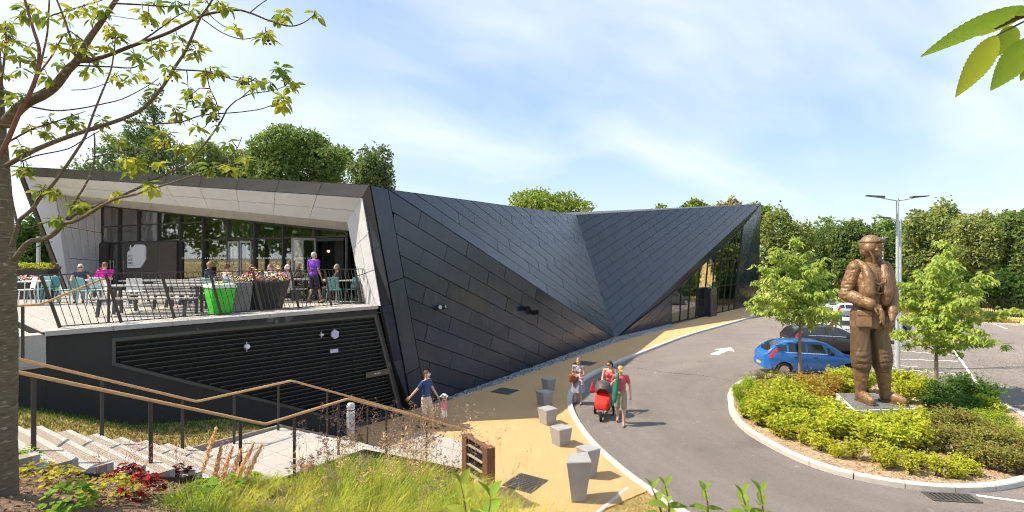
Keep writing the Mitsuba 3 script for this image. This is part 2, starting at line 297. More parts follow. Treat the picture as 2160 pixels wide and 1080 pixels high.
# direction arrow near the walkway
tip, tail = onz(1542, 733), onz(1506, 748); d = unit(tip - tail); n = np.cross([0, 0, 1], d); L = np.linalg.norm(tip - tail)
m = MB(); m.flat([tip, tip - d * L * .42 + n * .55, tip - d * L * .42 - n * .55] ); m.flat([tip - d * L * .42 + n * .2, tail + n * .2, tail - n * .2, tip - d * L * .42 - n * .2])
m.v = [v + [0, 0, .004] for v in m.v]; k = put('direction_arrow', m, 'road_white'); tag(k, 'white arrow painted on the road pointing away to the right', 'road marking')
# drain covers and gullies
def grating(name, pc, size, rz, nb, label, cat, z, matf='frame_dark', cross=False):
    root = thing(name, label, cat); R = rotz(rz); c = V3(*pc[:2], z); w, h = size
    P(root, 'pit', MB().box(c + [0, 0, -.001], (w - .02, h - .02, .006), R), 'black')
    fr = MB()
    for sx, sy, a, b in ((0, 1, w, .05), (0, -1, w, .05), (1, 0, .05, h), (-1, 0, .05, h)): fr.box(c + R @ V3(sx * w / 2, sy * h / 2, .004), (a if sx == 0 else b, b if sx == 0 else h, .016), R)
    fr = MB()
    for sx in (1, -1): fr.box(c + R @ V3(sx * (w / 2 - .025), 0, .006), (.05, h, .016), R)
    for sy in (1, -1): fr.box(c + R @ V3(0, sy * (h / 2 - .025), .006), (w - .102, .05, .016), R)
    P(root, 'frame', fr, matf)
    for k in range(nb): P(root, 'bar', MB().box(c + R @ V3((k + .5) / nb * (w - .1) - (w - .1) / 2, 0, .006), ((w - .1) / nb * .55, h - .102, .012), R), matf)
    return root
mat('iron', (0.085, 0.083, 0.078), 0.6, 0.4, 0.3)
grating('gully_grate', onz(2007, 1050), (0.95, 0.42), -0.12, 9, 'iron gully grate in the road beside the island kerb', 'drain', 0.004, 'iron')
def cover(name, px, size, rz, label, mt, z=WALK_Z + .002):
    c = onz(*px, z); root = thing(name, label, 'manhole cover'); R = rotz(rz)
    P(root, 'frame', MB().box(c + [0, 0, .001], (size + .1, size + .1, .010), R), 'iron'); 
    for i in (-1, 1):
        for j in (-1, 1): P(root, 'plate', MB().box(c + R @ V3(i * size * .25, j * size * .25, .009), (size * .47, size * .47, .012), R), mt)
    return root
cover('manhole_cover', (1065, 825), .70, 1.0, 'dark manhole cover near the gravel strip beside the nearer end of the walkway', 'iron')
cover('manhole_cover', (1234, 766), .80, 1.0, 'dark manhole cover on the shaded walkway behind the woman carrying a baby', 'iron')
grating('slotted_cover', onz(1108, 1019, WALK_Z), (0.78, 0.74), 1.0, 9, 'square iron drain cover with slots in the sunny ochre paving', 'drain cover', WALK_Z + .002, 'iron')

# dark sealed cracks in the asphalt
for i, (pts, lab) in enumerate((([(1905, 786), (1990, 781), (2080, 776), (2170, 772)], 'thin dark sealed crack crossing the parking bays behind the statue'), ([(1335, 775), (1420, 787), (1480, 792), (1545, 803)], 'thin dark sealed crack on the road left of the island'), ([(2060, 760), (2110, 765), (2170, 768)], 'short dark sealed crack at the right edge of the car park'))):
    p = smooth_line([onz(u, v)[:2] for u, v in pts], 6); kk = num('sealed_crack'); m = MB()
    for a, b in zip(p[:-1], p[1:]): m.add(strip(a, b, .045), [[0, 1, 2, 3]])
    put(kk, m, 'crack_tar'); tag(kk, lab, 'road crack')
mat('crack_tar', (0.045, 0.043, 0.042), 0.6, 0.3)
# ---------------------------------------------------------------- the faceted building
Bq, AB = onz(900, 860), onz(868, 870)
RT, LT = at(780, 390, 16.0), at(45, 352, 22.2)            # ends of the fascia's top edge
R0, L0 = at(765, 417, 16.05), at(50, 370, 22.3)
R1, L1 = at(733, 468, 17.1), at(115, 408, 23.0)
TZ = 3.65                                                 # terrace floor
R0b, R1b = at(804, 646, 15.85), V3(-4.78, 16.8, TZ)
L0b = V3(-19.56, 23.0, TZ)
gR, gL = V3(-5.55, 17.7, TZ), V3(-19.66, 25.0, TZ)
bld = thing('faceted_building', 'low angular visitor building of dark metal panels with a white framed glazed terrace front', 'building')
prng = random.Random(7)


def frame_of(poly, ex):
    p = np.asarray(poly, float); n = unit(np.cross(p[1] - p[0], p[2] - p[0]))
    if np.dot(n, V3(0, 0, EYE) - p.mean(0)) < 0: n = -n
    ex = unit(ex - n * np.dot(ex, n)); ey = np.cross(n, ex)
    return p[0], ex, ey, n


def clad(root, name, poly, rowdir, pitch, length, mats, gap=0.027, th=0.03, origin=None, step=0.41, shear=0.0, back='clad_back', tilt=0.0):
    """a flat facet covered with staggered panels, each its own piece, over a dark backing"""
    O, ex, ey, n = frame_of(poly, rowdir); O = np.asarray(origin if origin is not None else O, float)
    q = [((p - O) @ ex, (p - O) @ ey) for p in np.asarray(poly, float)]
    pg = Polygon(q).buffer(0); key = part(root, name)
    mb = MB(); mb.plate(pg.buffer(-0.002), O, ex, ey, n, -0.06, -0.01); put(key, mb, back)
    x0, y0, x1, y1 = pg.bounds; inner = pg.buffer(-gap / 2, join_style=2)
    for r in range(math.floor(y0 / pitch), math.ceil(y1 / pitch)):
        off = ((r * step) % 1.0) * length
        for c in range(math.floor((x0 - off) / length) - 2, math.ceil((x1 - off) / length) + 2):
            xa, ya = c * length + off, r * pitch; h = gap / 2
            b = Polygon([(xa + h + shear * (ya + h), ya + h), (xa + length - h + shear * (ya + h), ya + h), (xa + length - h + shear * (ya + pitch - h), ya + pitch - h), (xa + h + shear * (ya + pitch - h), ya + pitch - h)]).intersection(inner)
            for g_ in getattr(b, 'geoms', [b]):
                if g_.geom_type != 'Polygon' or g_.area < 0.012: continue
                cx, cy = g_.centroid.x, g_.centroid.y
                ta, tb = prng.uniform(-tilt, tilt), prng.uniform(-tilt, tilt)
                nn = unit(n + ex * ta + ey * tb); e1 = unit(ex - nn * np.dot(ex, nn)); e2 = np.cross(nn, e1)
                mb = MB(); mb.plate(shapely.affinity.translate(shapely.geometry.polygon.orient(g_.simplify(0.004)), -cx, -cy), O + ex * cx + ey * cy, e1, e2, nn, 0, th)
                P(key, 'cladding_panel', mb, prng.choice(mats))
    return key


DK = ['clad_a', 'clad_a', 'clad_b', 'clad_c']
AVd, VCd = V - A, C - V
clad(bld, 'leaning_wall', [A, V, Bq], AVd, 0.60, 2.83, DK, origin=A, tilt=.008)
clad(bld, 'folded_roof_left', [A, T, V], AVd, 0.56, 2.83, DK, origin=A, tilt=.006)
clad(bld, 'folded_roof_right', [V, T, C], VCd, 0.57, 2.45, DK, origin=V, step=.37, tilt=.003)
EP = clad(bld, 'end_wall', [RT, A, Bq, AB], Bq - A, 0.9, 3.1, DK, origin=A + (RT - A) * 1.0, step=0, tilt=.003)


def grid(root, name, q00, q10, q11, q01, nu, nv, mt, gap=0.02, th=0.02, us=None, back='joint', piece='panel'):
    """bilinear panels on a quad (u along q00-q10, v towards q01)"""
    key = part(root, name); q = [np.asarray(x, float) for x in (q00, q10, q11, q01)]
    n = unit(np.cross(q[1] - q[0], q[3] - q[0]))
    if np.dot(n, V3(0, 0, EYE) - sum(q) / 4) < 0: n = -n
    S = lambda u, v: (q[0] * (1 - u) + q[1] * u) * (1 - v) + (q[3] * (1 - u) + q[2] * u) * v
    us = us or list(np.linspace(0, 1, nu + 1)); mb = MB(); vs_ = np.linspace(0, 1, nv + 1)
    for a in range(len(us) - 1):
        for b in range(nv): c = [S(us[a], vs_[b]), S(us[a + 1], vs_[b]), S(us[a + 1], vs_[b + 1]), S(us[a], vs_[b + 1])]; mb.hexa([x - n * .06 for x in c] + [x - n * .012 for x in c])
    put(key, mb, back); lu = np.linalg.norm(S(1, .5) - S(0, .5)); lv = np.linalg.norm(S(.5, 1) - S(.5, 0))
    for a in range(len(us) - 1):
        for b in range(nv):
            gu, gv = gap / 2 / lu, gap / 2 / lv
            u0, u1, v0, v1 = us[a] + gu, us[a + 1] - gu, b / nv + gv, (b + 1) / nv - gv
            c = [S(u0, v0), S(u1, v0), S(u1, v1), S(u0, v1)]
            P(key, piece, MB().hexa([x for x in c] + [x + n * th for x in c]), mt if isinstance(mt, str) else prng.choice(mt))
    return key


us = [0, .11, .215, .325, .43, .53, .63, .72, .81, .90, 1.0][::-1]
us = [1 - x for x in us]
grid(bld, 'fascia', L0, R0, RT, LT, 10, 1, ['fascia_grey', 'fascia_grey'], us=list(np.linspace(0, 1, 11)))
grid(bld, 'white_soffit_band', L0, R0, R1, L1, 10, 2, 'white_panel')
grid(bld, 'white_jamb', R0b, R1b, R1, R0, 2, 3, 'white_panel')
# dark frame down the right side of the terrace opening, on to the ground
AIb = onz(850, 868)
arris = lambda t: lerp(RT, AB, t)
tz = lambda z: (RT[2] - z) / (RT[2] - AB[2])
k = grid(bld, 'dark_frame', R0, RT, arris(tz(R0b[2])), R0b, 1, 2, ['fascia_grey'])
k = grid(bld, 'dark_fin', R0b, arris(tz(R0b[2])), AB, AIb, 1, 2, ['clad_c'])
# left reveal of the terrace opening
Lt, gLt = L1, at(215, 433, 25.0); Lb = V3(-19.55, 23.45, TZ)
grid(bld, 'left_jamb', L0b, Lb, Lt, L0, 1, 1, 'white_panel')
grid(bld, 'left_reveal', Lb, gL, gLt, Lt, 5, 3, 'white_panel', gap=.03)
LD = at(37, 366, 22.4); LDb = V3(-19.98, 23.2, TZ); bk = V3(-.15, .98, 0) * .5
m = MB(); m.hexa([L0b, LDb, LDb + bk, L0b + bk, L0 + [0, 0, .02], LD, LD + bk, L0 + bk]); P(bld, 'left_edge', m, 'dark_panel')
# slatted soffit up to the glazing head
gRt = V3(gR[0], gR[1], 6.03)
key = part(bld, 'slatted_soffit'); put(key, MB().hexa([x + V3(0, 0, .22) for x in (L1, R1, gRt, gLt)] + [x + V3(0, 0, .28) for x in (L1, R1, gRt, gLt)]), 'joint')
for k in range(14):
    a, b = (k + .07) / 14, (k + .93) / 14
    c = [lerp(L1, gLt, a), lerp(R1, gRt, a), lerp(R1, gRt, b), lerp(L1, gLt, b)]
    P(key, 'slat', MB().hexa([x - V3(0, 0, .02) for x in c] + [x + V3(0, 0, .012) for x in c]), 'soffit_slat')

# ---- terrace glazing
gd = unit(gL - gR); gn = V3(-gd[1], gd[0], 0); gn = gn if gn[1] < 0 else -gn      # outward
GLEN = np.linalg.norm(gL - gR); W = lambda t, z, o=0.0: V3(*(lerp(gR, gL, t) + gn * o)[:2], z)
top = lambda t: 6.03 + (gLt[2] - 6.03) * t
Z1, Z2 = 5.85, 6.6
cw = part(bld, 'terrace_glazing')
fm = MB(); fm.bar(W(0, top(0) - .03), W(1, top(1) - .03), .14, .07); fm.bar(W(0, TZ + .03), W(1, TZ + .03), .12, .06); put(cw, fm, 'frame_dark')
for k in range(11):
    t = k / 10; P(cw, 'mullion', MB().bar(W(t, TZ + .062), W(t, top(t) - .068), .075, .16, up=gn), 'frame_dark')
e = .04 / GLEN
for k in range(10):
    a, b = k / 10 + e, (k + 1) / 10 - e
    P(cw, 'transom', MB().bar(W(a, Z1), W(b, Z1), .13, .06), 'frame_dark')
    if top(a) > Z2 + .15: P(cw, 'transom', MB().bar(W(a, Z2), W(b, Z2), .13, .05), 'frame_dark')
    zt = [Z1 + .03, (Z2 - .025 if top(a) > Z2 + .15 else None)]
    if zt[1] is None: P(cw, 'pane', MB().add([W(a, zt[0]), W(b, zt[0]), W(b, top(b) - .07), W(a, top(a) - .07)], [[0, 1, 2, 3]]), 'pane')
    else:
        P(cw, 'pane', MB().add([W(a, zt[0]), W(b, zt[0]), W(b, zt[1]), W(a, zt[1])], [[0, 1, 2, 3]]), 'pane')
        P(cw, 'pane', MB().add([W(a, Z2 + .025), W(b, Z2 + .025), W(b, top(b) - .07), W(a, top(a) - .07)], [[0, 1, 2, 3]]), 'pane')
    if k in (0, 1, 2, 3, 4, 5) and k != 0: P(cw, 'pane', MB().add([W(a, TZ + .06), W(b, TZ + .06), W(b, Z1 - .03), W(a, Z1 - .03)], [[0, 1, 2, 3]]), 'pane')
    if k in (1, 2, 4, 5): 
        dm = MB()
        for q in range(12): c = W(lerp(a, b, (q + .5) / 12), TZ + 1.46, .006); dm.bar(c - gd * .025, c + gd * .025, .01, .04)
        P(cw, 'manifestation_dots', dm, 'white_plain')
# dark closed panels with the way in at the left
dp = part(bld, 'dark_infill'); put(dp, MB().hexa([W(.60 + e, TZ, .02), W(.86, TZ, .02), W(.86, TZ, .14), W(.60 + e, TZ, .14)] + [W(.60 + e, Z1 - .035, .02), W(.86, Z1 - .035, .02), W(.86, Z1 - .035, .14), W(.60 + e, Z1 - .035, .14)]), 'joint')
for k in range(3):
    a, b = lerp(.602, .86, k / 3) + .0006, lerp(.602, .86, (k + 1) / 3) - .0006
    P(dp, 'panel', MB().hexa([W(a, TZ + .01, .142), W(b, TZ + .01, .142), W(b, TZ + .01, .165), W(a, TZ + .01, .165)] + [W(a, Z1 - .04, .142), W(b, Z1 - .04, .142), W(b, Z1 - .04, .165), W(a, Z1 - .04, .165)]), 'dark_panel')
P(bld, 'door_surround', MB().hexa([W(.955, TZ, .02), W(.998, TZ, .02), W(.998, TZ, .16), W(.955, TZ, .16)] + [W(.955, Z1 - .035, .02), W(.998, Z1 - .035, .02), W(.998, Z1 - .035, .16), W(.955, Z1 - .035, .16)]), 'dark_panel')


def glass_door(root, name, a, b, z0, z1, mt, hinge=0.0, o=0.03):
    """a framed glass leaf from a to b (3d floor points)"""
    key = part(root, name); a, b = np.asarray(a, float), np.asarray(b, float); d = unit(b - a); w = .06
    up = V3(0, 0, 1); nn = np.cross(d, up); fm = MB(); h = z1 - z0
    A0 = V3(a[0], a[1], z0); B0 = V3(b[0], b[1], z0)
    fm.bar(A0 + d * w / 2, A0 + d * w / 2 + up * h, .05, w, up=d); fm.bar(B0 - d * w / 2, B0 - d * w / 2 + up * h, .05, w, up=d)
    fm.bar(A0 + d * w + up * .05, B0 - d * w + up * .05, .045, .1); fm.bar(A0 + d * w + up * (h - .04), B0 - d * w + up * (h - .04), .045, .08); put(key, fm, mt)
    P(key, 'pane', MB().add([A0 + d * w + up * .1, B0 - d * w + up * .1, B0 - d * w + up * (h - .08), A0 + d * w + up * (h - .08)], [[0, 1, 2, 3]]), 'pane')
    hx = lerp(A0, B0, .86); hb = MB()
    for s in (1, -1): hb.tube([hx + nn * s * .07 + up * .8, hx + nn * s * .07 + up * 1.3], .014, 6); hb.bar(hx + nn * s * .025 + up * .85, hx + nn * s * .07 + up * .85, .014); hb.bar(hx + nn * s * .025 + up * 1.25, hx + nn * s * .07 + up * 1.25, .014)
    P(key, 'handle', hb, 'chrome'); return key


glass_door(bld, 'door', W(.905, 0, .0), W(.865, 0, .0), TZ + .07, Z1 - .04, 'frame_dark'); glass_door(bld, 'door', W(.908, 0, .0), W(.95, 0, .0), TZ + .07, Z1 - .04, 'frame_dark')
glass_door(bld, 'door', W(.352, 0, .09), W(.394, 0, .09), TZ + .02, Z1 - .08, 'frame_grey'); glass_door(bld, 'door', W(.348, 0, .09), W(.306, 0, .09), TZ + .02, Z1 - .08, 'frame_grey')
glass_door(bld, 'door', W(.096, 0, .02), W(.115, 0, .80), TZ + .02, Z1 - .04, 'frame_grey'); labels[f'{bld}__door_004'] = {'label': 'glass door leaf standing open towards the terrace'}
glass_door(bld, 'door', W(.006, 0, .02), W(.010, 0, -.9), TZ + .07, Z1 - .04, 'frame_grey')
P(bld, 'door_closer', MB().box(W(.05, Z1 - .10, .03), (1.3, .09, .10), rotz(math.atan2(gd[1], gd[0]))), 'frame_dark')
# interior: floor, ceiling, back wall, counter, columns, lit ceiling strips and pendant lamps
inn = -gn
I = lambda t, z, dd: V3(*(lerp(gR, gL, t) + inn * dd)[:2], z)
P(bld, 'interior_floor', MB().hexa([I(-.05, TZ - .1, .1), I(1.02, TZ - .1, .1), I(1.02, TZ - .1, 8.2), I(-.05, TZ - .1, 8.2)] + [I(-.05, TZ - .004, .1), I(1.02, TZ - .004, .1), I(1.02, TZ - .004, 8.2), I(-.05, TZ - .004, 8.2)]), 'interior_floor')
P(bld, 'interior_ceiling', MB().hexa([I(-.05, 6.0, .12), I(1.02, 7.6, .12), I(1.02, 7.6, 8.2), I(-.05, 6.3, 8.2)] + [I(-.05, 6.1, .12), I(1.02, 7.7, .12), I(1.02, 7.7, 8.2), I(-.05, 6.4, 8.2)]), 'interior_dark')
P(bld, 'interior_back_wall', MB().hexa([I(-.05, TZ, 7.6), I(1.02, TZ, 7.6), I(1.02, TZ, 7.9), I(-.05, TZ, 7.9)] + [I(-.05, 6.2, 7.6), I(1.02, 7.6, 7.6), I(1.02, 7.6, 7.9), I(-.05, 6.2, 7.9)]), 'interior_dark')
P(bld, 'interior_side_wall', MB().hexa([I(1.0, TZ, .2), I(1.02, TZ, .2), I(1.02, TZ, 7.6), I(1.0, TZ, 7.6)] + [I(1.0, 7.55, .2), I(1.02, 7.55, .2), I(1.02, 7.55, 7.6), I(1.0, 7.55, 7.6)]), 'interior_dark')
P(bld, 'bar_back_wall', MB().hexa([I(.16, TZ, 5.9), I(.40, TZ, 5.9), I(.40, TZ, 6.1), I(.16, TZ, 6.1)] + [I(.16, 6.15, 5.9), I(.40, 6.25, 5.9), I(.40, 6.25, 6.1), I(.16, 6.15, 6.1)]), 'interior_wall')
P(bld, 'bar_counter', MB().hexa([I(.10, TZ, 3.9), I(.33, TZ, 3.9), I(.33, TZ, 4.6), I(.10, TZ, 4.6)] + [I(.10, TZ + 1.1, 3.9), I(.33, TZ + 1.1, 3.9), I(.33, TZ + 1.1, 4.6), I(.10, TZ + 1.1, 4.6)]), 'black')
for t in (.035, .135, .235, .335, .435, .62, .8): P(bld, 'interior_column', MB().box(I(t + .012, (TZ + top(t)) / 2, .55), (.42, .5, top(t) - TZ - .12), rotz(math.atan2(gd[1], gd[0]))), 'black')
for k, (t, dd, ln) in enumerate([(.36, 1.6, .05), (.27, 1.6, .05), (.17, 1.6, .05), (.06, 1.5, .04), (.46, 2.4, .05)]):
    zc = lambda t: lerp(6.0, 7.6, (t + .05) / 1.07) - .30
    P(bld, 'ceiling_light', MB().bar(I(t - ln, zc(t - ln), dd), I(t + ln, zc(t + ln), dd), .09, .04), 'white_plain', emitter={'type': 'area', 'radiance': tex((4.5, 4.8, 4.2))})
for t in (.30, .245, .19, .14):
    lamp = part(bld, 'pendant_lamp'); put(lamp, MB().lathe([(.012, .62), (.012, .12), (.05, .1), (.11, 0), (.105, 0), (.02, .09)], 10, I(t, TZ + 1.78, 3.6)), 'black')
    P(lamp, 'bulb', MB().ball(I(t, TZ + 1.77, 3.6), .045, 1), 'white_plain', emitter={'type': 'area', 'radiance': tex((14, 8, 3.2))})
es = I(.37, 5.99, .9); P(bld, 'exit_sign', MB().box(es, (.42, .03, .26), rotz(math.atan2(gd[1], gd[0]))), 'exit_green', emitter={'type': 'area', 'radiance': tex((0.25, 2.2, 1.1))})
mat('exit_green', (0.02, 0.42, 0.22), 0.4, 0.4)
P(bld, 'exit_sign_rod', MB().tube([es + V3(0, 0, .14), es + V3(0, 0, .55)], .01, 6), 'frame_grey')

# ---- entrance side: brown cladding, recessed glass, soffit, leaning fin
g2 = unit(G1 - G0); g2n = V3(g2[1], -g2[0], 0)
GT0, GT1 = V3(12.2, 40.0, 2.37), V3(23.5, 53.1, 8.33)
Vt = lambda t: lerp(V, C, t)
clad(bld, 'entrance_wall', [V + V3(.02, .05, 0), G0, GT0], unit(Vt(.3) - V), 0.60, 2.4, ['clad_b', 'clad_a'], origin=V, step=.4)
s1 = MB(); s1.hexa([V + [.05, .12, 0.02], C + [0, .03, -.02], GT1, GT0] + [V + [.05, .12, 0.12], C + [0, .03, .08], GT1 + [0, 0, .1], GT0 + [0, 0, .1]]); P(bld, 'entrance_soffit', s1, 'clad_c')
clad(bld, 'entrance_fin', [C, GT1, G1], unit(C - E), 0.62, 3.0, ['clad_c', 'clad_a'], origin=C, step=.33)
clad(bld, 'entrance_fin', [C, G1, E], unit(C - E), 0.62, 3.0, ['clad_c', 'clad_a'], origin=C, step=.33)
eg = part(bld, 'entrance_glazing'); fm = MB(); fm.bar(G0 + [0, 0, .14], G1 + [0, 0, .14], .1, .06); fm.bar(GT0 - [0, 0, .05], GT1 - [0, 0, .05], .1, .08); fm.bar(G0, GT0, .1, .1); fm.bar(G1, GT1, .16, .16); put(eg, fm, 'frame_dark')
LG = np.linalg.norm((GT1 - GT0)[:2])
def gz(s):   # bottom and top heights of the glass at run s (0..1 of the head)
    return .17, GT0[2] + (GT1[2] - GT0[2]) * s - .09
NP = 9; Lb_ = np.linalg.norm(G1 - G0)
bx = lambda s: lerp(G0, G1, s); tx = lambda s: lerp(GT0, GT1, s)
for k in range(1, NP): P(eg, 'mullion', MB().bar(bx(k / NP) + [0, 0, .17], tx(k / NP) - [0, 0, .09], .07, .12, up=g2n), 'frame_dark')
for k in range(NP):
    a, b = (k + .03) / NP, (k + .97) / NP; ts = []
    zmid = 2.55
    q = lambda s, z: lerp(bx(s), tx(s), (z - 0) / (tx(s)[2]))
    ztop = min(tx(a)[2], tx(b)[2])
    if k == 4:
        P(bld, 'entrance_lobby', MB().hexa([bx(a) + g2n * x_ + [0, 0, .1] for x_ in (.05, 0)][:1] + [bx(b) + g2n * .05 + [0, 0, .1], bx(b) + g2n * .65 + [0, 0, .1], bx(a) + g2n * .65 + [0, 0, .1]] + [bx(a) + g2n * .05 + [0, 0, zmid], bx(b) + g2n * .05 + [0, 0, zmid], bx(b) + g2n * .65 + [0, 0, zmid], bx(a) + g2n * .65 + [0, 0, zmid]]), 'clad_c')
    levels = [.17] + [z for z in (zmid, 5.0) if z < ztop - .3]
    for i, z in enumerate(levels):
        if i: P(eg, 'transom', MB().bar(q(a, z), q(b, z), .09, .05), 'frame_dark')
        if i + 1 < len(levels): p4 = [q(a, z + .03), q(b, z + .03), q(b, levels[i + 1] - .03), q(a, levels[i + 1] - .03)]
        else: p4 = [q(a, z + .03), q(b, z + .03), tx(b) - [0, 0, .09], tx(a) - [0, 0, .09]]
        P(eg, 'pane', MB().add(p4, [[0, 1, 2, 3]]), 'pane')
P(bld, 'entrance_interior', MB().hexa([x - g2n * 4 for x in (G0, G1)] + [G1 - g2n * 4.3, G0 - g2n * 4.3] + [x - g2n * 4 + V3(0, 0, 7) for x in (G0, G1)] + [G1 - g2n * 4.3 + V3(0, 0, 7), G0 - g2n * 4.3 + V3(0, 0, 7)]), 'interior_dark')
P(bld, 'entrance_floor', MB().hexa([G0 + V3(0, 0, -.05), G1 + V3(0, 0, -.05), G1 - g2n * 4 + V3(0, 0, -.05), G0 - g2n * 4 + V3(0, 0, -.05), G0 + V3(0, 0, .1), G1 + V3(0, 0, .1), G1 - g2n * 4 + V3(0, 0, .1), G0 - g2n * 4 + V3(0, 0, .1)]), 'interior_floor')
# roof and the sides out of sight
BL, BM, BR = V3(-23.5, 38.0, 8.2), V3(0, 62, 7.8), V3(21, 70, 8.6)
mid = V3(-4, 34, 7.75); ring = [LT, RT, A, T, C, BR, BM, BL]
m = MB(); m.add([mid] + ring, [[0, 1 + k, 1 + (k + 1) % 8] for k in range(8)])
P(bld, 'roof', m, 'fascia_grey')
m = MB()
for a, b, a0, b0 in ((LD, BL, LDb, V3(-23.5, 38.0, 0)), (BL, BM, V3(-23.5, 38.0, 0), V3(0, 62, 0)), (BM, BR, V3(0, 62, 0), V3(21, 70, 0)), (BR, C, V3(21, 70, 0), E)): m.add([a, b, b0, a0], [[0, 1, 2, 3]])
P(bld, 'rear_wall', m, 'clad_a')

# fittings on the leaning wall
def on_facet(u, v, a, b, c, out=0.0):
    n = unit(np.cross(b - a, c - a)); d = at(u, v, 1.0) - V3(0, 0, EYE); o = V3(0, 0, EYE)
    if np.dot(n, o - a) < 0: n = -n
    return o + d * (np.dot(a - o, n) / np.dot(d, n)) + n * out, n
def spot(px, label, mt='chrome'):
    p, n = on_facet(*px, A, V, Bq, .03); root = thing('twin_spotlight', label, 'wall light'); x = unit(V - Bq)
    P(root, 'base_plate', MB().box(p + n * .02, (.34, .04, .10), np.stack([x, n, np.cross(x, n)], 1)), 'frame_dark')
    for s in (-1, 1):
        c = p + x * s * .11 + n * .10; d = unit(n + x * s * .5 + V3(0, 0, .2))
        R = np.stack([unit(np.cross(d, [0, 0, 1])), np.cross(unit(np.cross(d, [0, 0, 1])), d) * -1, d], 1)
        h = P(root, 'lamp_head', MB().lathe([(.03, -.10), (.075, -.07), (.085, .06), (.085, .08)], 12, c, R), 'frame_dark')
        P(h, 'lens', MB().lathe([(.070, .078), (.070, .086), (.03, .095)], 12, c, R), 'steel_grey')
spot((925, 648), 'twin spotlight with round heads on the dark leaning wall, nearer the terrace')
def cam_fitting(px, label):
    p, n = on_facet(*px, A, V, Bq, .03); root = thing('wall_fitting', label, 'wall light'); x = unit(V - Bq)
    P(root, 'bracket', MB().tube([p, p + n * .14], .025, 6), 'black')
    P(root, 'housing', MB().box(p + n * .18, (.42, .10, .10), np.stack([x, n, np.cross(x, n)], 1)), 'black')
    fn = MB()
    for k in range(6): fn.box(p + n * .18 + x * (k - 2.5) * .07 + V3(0, 0, -.02), (.02, .16, .20), np.stack([x, n, np.cross(x, n)], 1))
    P(root, 'cooling_fins', fn, 'black')
cam_fitting((1103, 650), 'black finned floodlight on the leaning wall, the left of two side by side')
cam_fitting((1121, 658), 'black finned floodlight on the leaning wall, the right of two side by side')

# the sign by the way in
sp = lambda px: None
def on_plane(u, v, p0, n, o=0.0): d = at(u, v, 1.0) - V3(0, 0, EYE); e = V3(0, 0, EYE); return e + d * (np.dot(p0 - e, n) / np.dot(d, n)) + n * o
SO = W(.8, TZ, .167)
SR = unit(np.cross(V3(0, 0, 1), gn)); SR = SR if SR[0] > 0 else -SR
sgn = thing('name_sign', 'pale angular sign with the name of the bunker in grey letters on the dark wall', 'sign')
spx = [(270, 532.5), (286.5, 516), (304, 515.7), (309, 520.5), (308.5, 548), (297.5, 565.2), (270, 565.2)]
pts = [on_plane(u, v, SO, gn) for u, v in spx]; O0 = pts[-1]
m = MB(); m.plate(Polygon([((p - O0) @ SR, (p - O0)[2]) for p in pts]), O0, SR, V3(0, 0, 1), gn, 0, .03); P(sgn, 'board', m, 'sign_board'); mat('sign_board', (0.50, 0.52, 0.58), 0.5, 0.4)
for i, (t_, v_) in enumerate((('BATTLE OF', 542.5), ('BRITAIN', 550), ('BUNKER', 557.2))):
    q = on_plane(271.8, v_, SO, gn); tm_ = meshkit.text_mesh(t_ if i else 'BATTLE', .098, .004, bold=True); tv = np.array(tm_.vertices); tv[:, 0] *= .36 / max(np.ptp(tv[:, 0]), .1)
    P(sgn, 'lettering', MB().add(q + gn * .032 + tv[:, :1] * SR + tv[:, 1:2] * V3(0, 0, 1) + tv[:, 2:] * gn, tm_.faces), 'frame_grey')
q0, q1 = on_plane(271.8, 560.3, SO, gn, .033), on_plane(286, 560.3, SO, gn, .033)
P(sgn, 'rule', MB().bar(q0, q1, .004, .016), 'frame_grey')
em = thing('wall_emblem', 'small white emblem on the dark wall above the corner of the pale sign', 'emblem')
q = on_plane(275.6, 521.5, SO, gn); mb = MB(); R = np.stack([SR, V3(0, 0, 1), gn], 1)
for pl in ([(-.055, -.05), (.055, -.05), (.045, .0), (.03, .05), (-.03, .05), (-.045, .0)], [(-.02, .055), (.02, .055), (.014, .10), (-.014, .10)], [(-.10, -.085), (.10, -.085), (.10, -.067), (-.10, -.067)]): mb.plate(Polygon(pl), q, SR, V3(0, 0, 1), gn, 0, .012)
P(em, 'mark', mb, 'white_plain')
# ---------------------------------------------------------------- terrace, its wall and its steps
W0 = V3(-9.2, 10.3, 0); wd = V3(.673, .740, 0); wn = V3(.740, -.673, 0)      # wall line and its outward normal
WP = lambda s, z, o=0.0: W0 + wd * s + wn * o + V3(0, 0, z)
def wall_plate(mb, poly, h0, h1): return mb.plate(poly if hasattr(poly, 'exterior') else Polygon(poly), W0, wd, V3(0, 0, 1), wn, h0, h1)
nose = unit(V3(-3.9, 3.2, 0))
c0 = WP(-.05, 0)[:2]; c1 = (c0 + nose[:2] * 14)
tpoly = Polygon([tuple(c0), tuple(WP(7.55, 0)[:2]), (-4.4, 16.6), (-4.75, 17.2), tuple(gR[:2] + np.array([.1, .1])), tuple(gL[:2] + np.array([.1, .15])), (-22, 30), (-60, 44), tuple(c0 + nose[:2] * 40)])
tf = num('terrace_floor'); m = MB(); m.prism(tpoly, TZ - .16, TZ - .012); put(tf, m, 'joint'); labels[tf] = {'kind': 'structure'}
